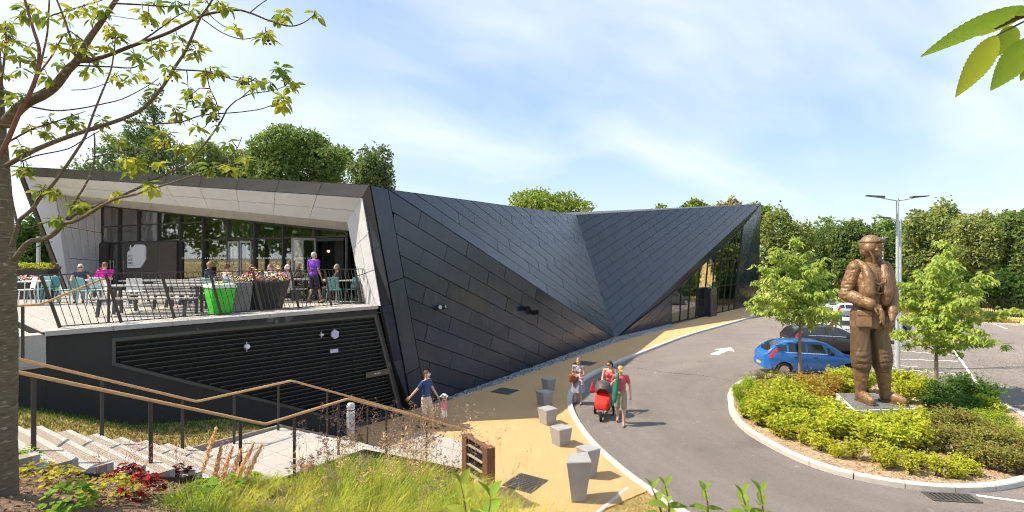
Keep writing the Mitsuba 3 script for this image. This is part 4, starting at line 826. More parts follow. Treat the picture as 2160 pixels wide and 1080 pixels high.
def young_tree(name, label, foot, crown_px, D, seed, lean=(0, 0)):
    """a young tree with layers of drooping leaves"""
    r = np.random.default_rng(seed); t = thing(name, label, 'tree'); x, y = foot; u0, u1, v0, v1 = crown_px
    fork = V3(x + lean[0], y + lean[1], at(0, v1 - 18, D)[2]); zt = at(0, v0, D)[2]; cx = at((u0 + u1) / 2, 0, D)[0]; rx = (u1 - u0) / 2 / F * D
    tr = MB(); tr.tube([(x, y, 0), (x + lean[0] * .4, y, fork[2] * .5), fork], [.085, .065, .058], 9); P(t, 'trunk', tr, 'young_bark', 40)
    tips = []; H_ = zt - fork[2]
    for k in range(13):
        a = k * 2.399 + r.uniform(-.3, .3); f = (k + .5) / 13; e = V3(cx + math.cos(a) * rx * (.92 - .55 * f ** 2) , y + math.sin(a) * rx * .85 * (.95 - .55 * f ** 2), fork[2] + H_ * (.10 + .82 * f))
        m_ = lerp(fork + V3(0, 0, H_ * f * .35), e, .5) + V3(0, 0, .18); br = MB(); pts = smooth_line([fork + V3(0, 0, H_ * f * .30), m_, e], 5); br.tube(pts, np.linspace(.030, .008, len(pts)), 6); P(t, 'branch', br, 'young_bark', 40)
        for q in np.linspace(.28, 1, 9): 
            p = pts[int(q * (len(pts) - 1))]
            for s in range(3): tips.append(p + V3(*(r.normal(0, .20 + .10 * (1 - f), 2)), r.normal(.02, .08)))
    tr2 = MB(); tr2.tube([fork, fork + V3(.03, 0, H_ * .5), V3(cx, y, zt - .2)], [.05, .03, .008], 7); P(t, 'leader', tr2, 'young_bark', 40)
    for q in np.linspace(.55, 1.0, 8):
        for s in range(4): tips.append(V3(lerp(x, cx, q), y, fork[2] + H_ * q) + r.normal(0, .17, 3))
    pos, dr_, up_ = [], [], []
    for p in tips:
        for s in range(int(r.integers(13, 20))):
            a = r.uniform(0, 6.28); d = V3(math.cos(a), math.sin(a), r.uniform(-1.0, -.15)); pos.append(p + d * .03 + r.normal(0, .05, 3)); dr_.append(d); up_.append(V3(0, 0, 1) + r.normal(0, .3, 3))
    n = len(pos); sz = r.uniform(.15, .25, n); v, f, c = leaf_arrays(pos, dr_, up_, sz, sz * .46, hues(r, n, (0.185, 0.235, 0.055), .2, .12), .10, .22); P(t, 'crown', MB().add(v, f, c), 'leaf', True)
mat('young_bark', speck((0.16, 0.13, 0.10), (0.27, 0.23, 0.185), 6, 40), 0.8, 0.2)
y0 = onz(1687, 792, .1); young_tree('young_tree', 'young green tree planted at the left end of the island', y0[:2], (1568, 1778, 508, 712), y0[1], 201)
y1 = onz(1975, 832, .1); young_tree('young_tree', 'young green tree with dark trunk at the right of the statue', y1[:2], (1872, 2118, 526, 768), y1[1], 203)

# ---- the tree in the foreground at the left
ft = thing('cherry_tree', 'foreground tree at the left edge with grey trunk and sparse drooping leaves', 'tree'); fr = np.random.default_rng(77)
DT = 4.6
mb = MB(); tp = smooth_line([at(u, v, DT) for u, v in [(4, 1110), (2, 1060), (3, 900), (4, 750), (3, 600), (1, 470), (-4, 340), (-8, 220), (-12, 110), (-20, 0), (-26, -120)]], 6); rr = np.interp(np.linspace(0, 1, len(tp)), np.linspace(0, 1, 11), np.array([36, 29, 26, 26, 25, 22, 18, 13, 10, 8, 6]) / F * DT)
mb.tube(tp, rr, 16); tv = mb.v[0]; dsp = (meshkit.fbm(tv * [26, 26, 12], 3) - .5) * .022; cen = np.repeat(tp, 16, 0); tv += (tv - cen) / (np.linalg.norm(tv - cen, axis=1, keepdims=True) + 1e-6) * dsp[:, None]; P(ft, 'trunk', mb, 'bark', True)
BR = [  # pixel polyline, width in px at start and end, distance at start and end
    ([(8, 262), (50, 220), (90, 200), (117, 180), (143, 147), (163, 127), (187, 83), (213, 47), (240, 7), (266, -30)], 23, 7, 4.6, 4.2, 'bark'),
    ([(163, 130), (200, 125), (240, 112), (283, 95), (327, 80), (360, 67), (393, 50), (430, 32), (493, 21), (527, 27), (567, 43), (610, 55), (640, 48), (662, 32)], 9, 1.8, 4.3, 4.0, 'twig'),
    ([(283, 95), (313, 77), (347, 53), (380, 30), (405, 24)], 4, 1.5, 4.2, 4.4, 'twig'),
    ([(12, 350), (67, 320), (113, 300), (160, 283), (200, 270), (247, 255), (277, 243), (300, 230), (327, 203), (350, 173), (370, 140), (390, 110), (407, 73), (423, 37), (437, 17), (455, -12)], 10, 3.5, 4.55, 4.0, 'bark'),
    ([(2, 325), (20, 287), (43, 233), (60, 203), (75, 167), (82, 133), (82, 100), (72, 67), (60, 27), (50, -10)], 10, 4.5, 4.45, 4.3, 'red_twig'),
    ([(30, 548), (60, 512), (91, 505), (114, 493), (135, 472), (156, 467), (182, 454), (220, 431), (249, 418), (285, 410), (324, 397), (363, 385), (415, 368), (480, 345)], 12, 2, 4.5, 3.8, 'bark'),
    ([(137, 472), (156, 454), (197, 436), (239, 420), (285, 400), (324, 379), (363, 363), (397, 345), (410, 330), (440, 293), (465, 258), (479, 231), (496, 214), (509, 206), (529, 188)], 7, 2, 4.35, 3.9, 'bark'),
    ([(509, 206), (532, 197), (557, 194), (582, 189), (601, 182)], 2.2, 1.4, 3.95, 3.9, 'twig'),
    ([(24, 520), (38, 477), (43, 463), (67, 442), (90, 410), (113, 387), (133, 360), (160, 320), (180, 287), (197, 240), (213, 200), (233, 150), (240, 113), (243, 80)], 9, 2, 4.5, 4.2, 'bark'),
    ([(38, 477), (33, 457), (27, 430), (22, 397), (20, 380)], 6, 3, 4.4, 4.35, 'bark'),
    ([(140, 463), (147, 447), (163, 417), (180, 390), (197, 350), (200, 300), (198, 280)], 5, 2.5, 4.3, 4.2, 'bark'),
    ([(20, 298), (67, 273), (117, 257), (150, 245), (180, 235)], 4, 1.4, 4.5, 4.7, 'twig'),
    ([(55, 223), (110, 233), (160, 230), (213, 220), (260, 208), (310, 182), (335, 165)], 3.4, 1.4, 4.55, 4.7, 'twig'),
    ([(160, 138), (233, 141), (283, 142), (320, 120), (367, 103)], 3.4, 1.4, 4.4, 4.6, 'twig'),
    ([(370, 147), (427, 150), (467, 160), (500, 170), (530, 172)], 3.4, 1.5, 4.05, 3.9, 'twig'),
    ([(262, 255), (333, 260), (383, 257), (427, 243), (500, 237), (550, 230), (583, 218)], 3.4, 1.5, 4.2, 3.9, 'twig'),
    ([(427, 40), (467, 68), (507, 82), (540, 78), (560, 70)], 2.6, 1.4, 4.05, 3.9, 'twig'),
    ([(443, 32), (467, 52), (493, 63)], 2.2, 1.2, 4.1, 4.0, 'twig'),
    ([(70, 45), (133, 25), (200, 5), (240, -8)], 3.5, 1.5, 4.3, 4.1, 'twig'),
    ([(433, 143), (443, 187), (457, 217), (463, 253)], 2.4, 1.6, 4.0, 3.95, 'twig'),
    ([(112, -14), (120, 0), (133, 33), (147, 73), (158, 117)], 3.5, 5, 4.3, 4.35, 'red_twig'),
    ([(104, 0), (100, 67), (90, 117), (80, 160)], 3, 4, 4.2, 4.35, 'red_twig'),
    ([(132, 77), (110, 117), (83, 155), (72, 185)], 2.6, 4, 4.2, 4.4, 'red_twig'),
    ([(10, 63), (13, 83), (6, 150), (0, 187)], 3, 5, 4.4, 4.5, 'red_twig'),
    ([(45, 340), (78, 328), (140, 315), (172, 298), (210, 276)], 3, 1.6, 4.55, 4.7, 'twig'),
    ([(147, 65), (190, 90), (240, 95), (300, 40)][:2] + [(205, 35), (290, 41)], 2.4, 1.2, 4.3, 4.5, 'twig'),
    ([(240, 7), (300, 10), (360, 14), (400, 8)], 4, 2, 4.2, 4.0, 'twig'),
    ([(527, 27), (545, 12), (562, 0)], 2.5, 2, 4.0, 3.95, 'twig'),
    ([(200, 330), (280, 318), (340, 315), (372, 310)], 2.4, 1.2, 4.2, 4.1, 'twig'),
    ([(363, 363), (372, 330), (378, 312)], 2.5, 1.5, 4.05, 4.0, 'twig'),
    ([(470, 345), (497, 318), (510, 290)], 2, 1.2, 3.85, 3.8, 'twig'),
    ([(457, 217), (432, 268), (405, 262)], 1.8, 1.2, 3.95, 3.9, 'twig'),
    ([(100, 120), (60, 130), (20, 125), (-10, 118)], 2, 2, 4.4, 4.5, 'twig'),
    ([(150, 190), (190, 187), (235, 170), (250, 150)], 2, 1.2, 4.5, 4.7, 'twig'),
    ([(38, 540), (80, 520), (110, 510)], 2.4, 1.4, 4.45, 4.4, 'twig'),
    ([(43, 485), (70, 478), (97, 470), (125, 462)], 2.2, 1.2, 4.4, 4.3, 'twig'),
]
mat('red_twig', speck((0.13, 0.060, 0.052), (0.22, 0.12, 0.095), 12, 60), 0.6, 0.3)
samples = []
for px, w0, w1, d0, d1, mt in BR:
    D_ = np.linspace(d0, d1, len(px)); p3 = smooth_line([at(u, v, d) for (u, v), d in zip(px, D_)], 5); wpx = np.interp(np.linspace(0, 1, len(p3)), [0, .55, 1], [w0, (w0 * .45 + w1 * .55), w1]); b = MB(); b.tube(p3, np.maximum(wpx / 2 / F * p3[:, 1], .0028), 9 if w0 > 8 else 6)
    P(ft, 'branch' if w0 > 6 else 'twig', b, mt, True); samples.append(p3)
SMP = np.vstack(samples); SPX = np.stack([1080 + F * SMP[:, 0] / SMP[:, 1], YH - F * (SMP[:, 2] - EYE) / SMP[:, 1]], 1)
CL = [(z[0] / 3, z[1] / 3) for z in [(140, 90), (60, 170), (200, 40), (240, 90), (110, 250), (180, 300), (100, 350), (50, 200), (130, 430), (220, 380), (60, 290), (460, 70), (540, 60), (580, 100), (420, 220), (480, 240), (360, 290), (440, 310), (380, 400), (590, 360), (560, 320), (560, 430), (610, 400), (680, 290), (720, 200), (700, 170), (740, 230), (850, 340), (900, 370), (830, 470), (900, 460), (940, 100), (900, 60), (960, 130), (770, 510), (720, 480), (960, 290), (1010, 280), (1120, 225), (1080, 280), (1150, 270), (1240, 310), (1270, 290), (1230, 340), (1060, 430), (1090, 460), (1000, 540), (980, 570), (1190, 550), (1210, 600), (1330, 430), (1380, 440), (1300, 480), (1540, 490), (1590, 500), (1570, 530), (1640, 520), (1700, 510), (1770, 430), (1790, 450), (1840, 540), (1860, 520), (1800, 620), (1790, 650), (1770, 640), (1680, 190), (1700, 230), (1660, 220), (1500, 180), (1790, 70), (1800, 90), (1760, 120), (2000, 85), (1200, 40), (1230, 70), (1110, 20), (1300, 20), (1390, 20), (1440, 40), (990, 20), (310, 750), (450, 740), (500, 760), (470, 790), (640, 760), (430, 800), (290, 840), (260, 830), (130, 920), (160, 940), (180, 800), (700, 870), (740, 880), (670, 860), (1010, 830), (1060, 860), (1030, 890), (960, 880), (1170, 920), (1200, 940), (1140, 930), (1290, 660), (1300, 610), (1320, 650), (1150, 720), (1100, 680), (1120, 740), (800, 1010), (860, 1050), (1450, 1040), (1480, 1060), (1350, 700), (1250, 800), (1390, 790), (150, 1060), (180, 1075), (40, 130), (10, 270), (300, 100), (90, 590), (60, 640), (120, 600), (30, 480), (300, 480), (420, 110), (150, 30), (620, 40), (660, 60), (1080, 120), (40, 580), (1560, 1000), (880, 1000), (1000, 1020), (1440, 900)]]
CL += [(44, 361), (52, 356), (93, 394), (83, 405), (114, 402), (275, 358), (288, 350), (311, 381), (321, 394), (174, 428), (156, 431), (163, 438), (111, 464), (122, 462), (246, 405), (449, 355), (440, 350)]
pos, dr_, up_, sz_, col_ = [], [], [], [], []; tw = MB(); fruit = MB()
for (u, v) in CL:
    k = int(np.argmin(((SPX - [u, v]) ** 2).sum(1))); D_ = SMP[k, 1] + fr.uniform(-.12, .12); p = at(u, v, D_); q = SMP[k]
    mid_ = lerp(q, p, .55) + V3(0, 0, .03) ; tw.tube([q, mid_, p], [.0042, .0034, .0026], 5)
    if fr.random() < .13:
        for j in range(5): fruit.ball(p + V3(fr.normal(0, .02), fr.normal(0, .02), -.05 + fr.normal(0, .02)), .008, 1)
    base_a = fr.uniform(0, 6.28); nl_ = int(fr.integers(7, 13)); yel = fr.random()
    for j in range(nl_):
        a = base_a + j * 2.4 + fr.uniform(-.4, .4); el_ = fr.uniform(-1.1, .35); d = V3(math.cos(a) * math.cos(el_), math.sin(a) * math.cos(el_), math.sin(el_)); pos.append(p + d * .012 + V3(0, 0, fr.uniform(-.03, .02))); dr_.append(d); up_.append(V3(0, 0, 1) + fr.normal(0, .35, 3)); sz_.append(fr.uniform(.055, .098))
        col_.append(lerp((0.17, 0.27, 0.055), (0.52, 0.52, 0.07), np.clip(yel * .75 + fr.uniform(-.2, .25), 0, 1)))
labels[P(ft, 'small_twigs', tw, 'twig', True)] = {'kind': 'stuff'}; labels[P(ft, 'fruit', fruit, 'fruit_dark', True)] = {'kind': 'stuff'}; mat('fruit_dark', (0.05, 0.012, 0.014), 0.35, 0.5)
def big_leaves(pos, dirs, ups, L, wid, cols, nseg=6, droop=.18, fold=.16, serr=0):
    """broad leaves with a midrib fold, a drooping tip and a smooth or toothed rim"""
    mb = MB()
    for p, d, u, l, w, c in zip(pos, dirs, ups, L, wid, cols):
        d = unit(d); s = unit(np.cross(d, u)); u = np.cross(s, d); n = nseg; v, f = [], []
        for i in range(n + 1):
            t = i / n; wd = w * .5 * (np.sin(np.pi * min(1, t ** .8)) ** .85 if 0 < t < 1 else 0) * (1 + (serr * (1 if i % 2 else -1)))
            cp = p + d * l * t - u * l * droop * t * t
            v += [cp - s * wd + u * wd * fold * 2, cp, cp + s * wd + u * wd * fold * 2]
        for i in range(n):
            a = i * 3
            f += [[a, a + 1, a + 4], [a, a + 4, a + 3], [a + 1, a + 2, a + 5], [a + 1, a + 5, a + 4]]
        mb.add(v, f, c)
    return mb
P(ft, 'foliage', big_leaves(pos, dr_, up_, sz_, np.array(sz_) * .44, col_, 5), 'leaf', True)
# leaves hanging in at the top right from a branch outside the picture
nt = thing('overhanging_branch', 'toothed green leaves hanging in at the top right corner', 'branch'); D0 = .92
root_ = at(2230, 10, D0 + .05); P(nt, 'branch', MB().tube(smooth_line([root_ + V3(1.3, -.9, -2.0), root_ + V3(1.1, -.7, -.5), root_ + V3(.55, -.25, .05), root_, at(2165, 28, D0), at(2100, 60, D0)], 5), np.linspace(.03, .0022, 26), 6), 'twig', True)
LV = [((2162, 12), (1952, 118), 46, D0), ((2150, 28), (2075, 80), 32, D0 + .03), ((2102, 75), (2026, 205), 46, D0 - .02), ((2140, 55), (2108, 122), 38, D0 + .05), ((2178, 80), (2100, 192), 54, D0 - .03), ((2190, 95), (2160, 172), 40, D0 + .03), ((2210, 20), (2150, 40), 40, D0)]
pos, dr_, up_, L_, w_, cc = [], [], [], [], [], []
for (a, b, w, D_) in LV:
    p, q = at(*a, D_), at(*b, D_ - .02); pos.append(p); dr_.append(q - p + V3(0, 0, .01)); up_.append(V3(.15, -.75, .65)); L_.append(np.linalg.norm(q - p)); w_.append(w / F * D_); cc.append(lerp((0.16, 0.28, 0.035), (0.34, 0.40, 0.04), fr.random()))
P(nt, 'leaf_blades', big_leaves(pos, dr_, up_, L_, w_, cc, 34, .06, .12, .05), 'leaf', True)
st_ = MB()
for p in pos: st_.tube([lerp(p, at(2165, 28, D0), .0 if False else 0), lerp(p, root_, .25), lerp(p, root_, .5)], [.0012, .0014, .0016], 5)
P(nt, 'leaf_stalks', st_, 'twig', True)
# ---------------------------------------------------------------- lamp posts, bollards, board, seats, railings
mat('galv', (0.50, 0.55, 0.58), 0.4, 0.5, 0.2)
mat('lamp_head', (0.06, 0.065, 0.07), 0.4, 0.5)
def lamp_post(x, y, h, arm_az, span, label, bend=.12):
    t = thing('lamp_post', label, 'lamp post', 'twin lamp posts in the car park')
    P(t, 'pole', MB().lathe([(.11, 0), (.11, 1.3), (.085, 1.34), (.055, h), (.0, h + .02)], 12, (x, y, 0)), 'galv', 40)
    P(t, 'base_plate', MB().box((x, y, .02), (.38, .38, .03)), 'galv')
    for s in (-1, 1):
        d = V3(math.cos(arm_az), math.sin(arm_az), 0) * s; p = V3(x, y, h - .12)
        P(t, 'arm', MB().tube([p, p + d * span * .30 + V3(0, 0, .05 + bend * .2), p + d * span * .5 + V3(0, 0, .09 + bend * .3)], .032, 8), 'galv', 40)
        a = p + d * span * .45 + V3(0, 0, .09 + bend * .3); b = p + d * span + V3(0, 0, .09 + bend); n = V3(-d[1], d[0], 0); hd = MB()
        hd.hexa([a - n * .10, b - n * .07, b + n * .07, a + n * .10][::1] if s > 0 else [a - n * .10, b - n * .07, b + n * .07, a + n * .10], None) if False else None
        q = [a - n * .11, b - n * .08, b + n * .08, a + n * .11]; hd.hexa(q + [x_ + V3(0, 0, .085) * (1 if i in (0, 3) else .45) for i, x_ in enumerate(q)])
        k = P(t, 'lamp_head', hd, 'lamp_head')
        P(k, 'lens', MB().hexa([lerp(x_, sum(q) / 4, .2) - V3(0, 0, .012) for x_ in q] + [lerp(x_, sum(q) / 4, .2) - V3(0, 0, .001) for x_ in q]), 'steel_grey')
    return t
lp = onz(1893, 779); lamp_post(lp[0], lp[1], at(0, 418, lp[1])[2], .05, 1.48, 'nearest and tallest looking twin armed lamp post, rising right behind the statue')
lp2 = at(1899, 545, 31.0); lamp_post(lp2[0], lp2[1], at(0, 462, 31)[2], .05, 1.40, 'second twin armed lamp post, just right of and behind the tallest one')
lp3 = at(1862, 545, 44.0); lamp_post(lp3[0], lp3[1], at(0, 500, 44)[2], .0, .95, 'farthest twin armed lamp post, lowest of the three, beside the bronze head')

def seat_block(px, w_top, h, rz, label, mt, taper=.76, group='tapered concrete blocks along the kerb', tri=False, skew=(0, 0)):
    t = thing('concrete_bollard', label, 'bollard', group); c = onz(*px, WALK_Z); R = rotz(rz); n = 4
    prof = [(-1, -1), (1, -1), (1, 1), (-1, 1)] if not tri else [(-1.0, -.55), (.55, -.85), (1.05, .75), (-.2, .9)]
    mb = MB(); rings = []; b = .014
    for z, s in ((0.0, taper), (.02, taper + .01), (h - b, 1.0), (h, 1 - b / (w_top / 2))):
        rings.append([c + R @ V3(x * w_top / 2 * s + skew[0] * z, y * w_top / 2 * s + skew[1] * z, z) for x, y in prof])
    v = np.array(rings).reshape(-1, 3); f = []
    for k in range(3):
        for i in range(4): f.append([k * 4 + i, k * 4 + (i + 1) % 4, (k + 1) * 4 + (i + 1) % 4, (k + 1) * 4 + i])
    f += [[3, 2, 1, 0], [12, 13, 14, 15]]; put(t, mb.add(v, f), mt); return t
mat('bollard_stone', PR(lambda p, n, uv: mix((0.25, 0.255, 0.262), (0.345, 0.35, 0.357), dr.clip(.55 * fbm(p.x * 3, p.y * 3, p.z * 2, 4) + .45 * noise(p.x * 80, p.y * 80, p.z * 80), 0, 1))), 0.7, 0.3)
GB = 'tapered concrete blocks along the kerb'
seat_block((1157, 824), .40, .46, .62, 'tapered concrete block farthest along the kerb, in the shade', 'bollard_stone')
seat_block((1149, 854), .44, .47, .60, 'tapered concrete block second farthest along the kerb, in the shade', 'bollard_stone')
seat_block((1155, 893), .44, .47, .60, 'tapered concrete block in the sun just outside the shadow edge', 'bollard_stone')
seat_block((1183, 937), .44, .47, .58, 'tapered concrete block in the sun between the shadow edge one and the tall pair', 'bollard_stone')
seat_block((1241, 1004), .40, .66, .55, 'slimmer tapered block half hidden behind the tall one nearest the camera', 'bollard_stone', .62, tri=False)
seat_block((1219, 1053), .66, .86, .30, 'tallest tapered concrete block, nearest the camera, with slanting sides', 'bollard_stone', .55, tri=True)

# light bollard by the stairs
lb = thing('bollard_light', 'grey round bollard light with domed top beside the stairs', 'bollard light'); c = V3(*at(740, 0, 13.4)[:2], 0)
zb = .25; zt = at(0, 849, 13.4)[2]
P(lb, 'post', MB().lathe([(.105, 0), (.105, zt - .27)], 18, (c[0], c[1], 0)), 'galv', 40); P(lb, 'lens', MB().lathe([(.098, zt - .268), (.098, zt - .13)], 18, (c[0], c[1], 0)), 'lens_clear', 40)
scene['lens_clear'] = {'type': 'principled', 'base_color': tex((.85, .86, .85)), 'roughness': .12, 'specular': .6}
P(lb, 'reflector', MB().lathe([(.10, zt - .20), (.101, zt - .17)], 18, (c[0], c[1], 0)), 'lamp_head', 40)
P(lb, 'cap', MB().lathe([(.108, zt - .128), (.108, zt - .085), (.095, zt - .04), (.06, zt - .01), (.0, zt)], 18, (c[0], c[1], 0)), 'galv', 60)

# the rust brown slatted board at the foot of the stairs
mat('corten', speck((0.10, 0.052, 0.030), (0.20, 0.105, 0.058), 5, 40), 0.7, 0.3)
bd = thing('slatted_board', 'rust brown upright frame with thin slats standing at the foot of the stairs', 'notice board')
pl = at(983, 918, 11.2); pr = at(1027, 931, 10.5); dx = unit((pr - pl) * [1, 1, 0]); dn = V3(dx[1], -dx[0], 0); dn = dn if dn[1] < 0 else -dn
ztop = pl[2]; gz_ = -.1
for p in (pl, pr):
    a = P(bd, 'post', MB().hexa([V3(*(p + dx * i + dn * j)[:2], z) for z in (gz_, ztop) for i, j in ((-.09, .05), (.09, .05), (.09, -.14), (-.09, -.14))]), 'corten')
P(bd, 'back_panel', MB().hexa([V3(*(q + dn * j)[:2], z) for z in (ztop - .82, ztop - .03) for q, j in ((pl + dx * .092, -.02), (pr - dx * .092, -.02), (pr - dx * .092, -.06), (pl + dx * .092, -.06))]), 'black')
P(bd, 'top_rail', MB().hexa([V3(*(q + dn * j)[:2], z) for z in (ztop - .029, ztop - .002) for q, j in ((pl + dx * .092, .04), (pr - dx * .092, .04), (pr - dx * .092, -.08), (pl + dx * .092, -.08))]), 'corten')
for k in range(4):
    z = ztop - .17 - k * .20
    P(bd, 'slat', MB().hexa([V3(*(q + dn * j)[:2], zz) for zz in (z - .012, z + .012) for q, j in ((pl + dx * .092, .035), (pr - dx * .14, .035), (pr - dx * .14, -.018), (pl + dx * .092, -.018))]), 'slat_pale')
    P(bd, 'edge_slat', MB().hexa([V3(*(q + dn * j)[:2], zz) for zz in (z - .012, z + .012) for q, j in ((pl - dx * .16, .035), (pl - dx * .092, .035), (pl - dx * .092, -.05), (pl - dx * .16, -.05))]), 'slat_pale')
mat('slat_pale', (0.34, 0.29, 0.25), 0.6, 0.3)

# black vertical bar railings along the verge at the right, and the verge itself
fe = thing('boundary_railing', 'black metal railings in front of the trees at the right edge', 'railing')
fa, fb = at(1740, 560, 51.0), at(2300, 560, 41.0); fa[2] = fb[2] = 0; L_ = np.linalg.norm(fb - fa); nb = 150
for z in (.25, 1.65): P(fe, 'rail', MB().bar(fa + V3(0, 0, z), fb + V3(0, 0, z), .04, .05), 'black')
bb = MB()
for k in range(nb):
    p = lerp(fa, fb, k / nb)
    if k % 12 == 0: P(fe, 'post', MB().box(p + V3(0, 0, .9), (.08, .08, 1.85)), 'black')
    else: P(fe, 'bar', MB().box(p + V3(0, 0, .95), (.025, .025, 1.6)), 'black')
gr_ = np.random.default_rng(5); n = 16000; fx = gr_.random(n); vpos = np.stack([np.interp(fx, np.linspace(0, 1, 6), np.array([p[0] for p in far_edge[:6]])), np.interp(fx, np.linspace(0, 1, 6), np.array([p[1] for p in far_edge[:6]])), np.zeros(n)], 1); off = gr_.uniform(.3, 7.5, n)[:, None] * unit(V3(.25, 1, 0)); vpos = vpos + off; vpos[:, 2] = -.03
d_ = gr_.normal(0, .35, (n, 3)) + [0, 0, 1]; v, f, c = leaf_arrays(vpos, d_, rand_dirs(gr_, n), gr_.uniform(.2, .5, n), .06, hues(gr_, n, (0.21, 0.165, 0.055), .2, .15)); k = put('verge_grass', MB().add(v, f, c), 'leaf', True); tag(k, 'tall dry yellow grass on the verge beyond the car park', 'grass', kind='stuff')
# ---------------------------------------------------------------- cars
mat('car_blue', (0.010, 0.150, 0.52), 0.28, 0.6, 0.15, clearcoat=1.0, clearcoat_gloss=.95); mat('car_black', (0.018, 0.018, 0.022), 0.25, 0.6, 0.1, clearcoat=1.0, clearcoat_gloss=.95); mat('car_white', (0.72, 0.73, 0.74), 0.3, 0.5, 0.0, clearcoat=1.0, clearcoat_gloss=.95); mat('car_grey', (0.10, 0.11, 0.12), 0.3, 0.5, 0.2, clearcoat=1.0, clearcoat_gloss=.95); mat('car_silver', (0.42, 0.44, 0.46), 0.3, 0.5, 0.4, clearcoat=1.0, clearcoat_gloss=.95)
mat('car_glass', (0.020, 0.028, 0.030), 0.06, 0.9); mat('tail_red', (0.45, 0.015, 0.02), 0.2, 0.6); mat('head_clear', (0.65, 0.67, 0.70), 0.12, 0.7, 0.3); mat('plate_yellow', (0.62, 0.50, 0.05), 0.5, 0.3); mat('hub', (0.48, 0.49, 0.50), 0.35, 0.5, 0.5); mat('trim_black', (0.022, 0.022, 0.023), 0.55, 0.3)


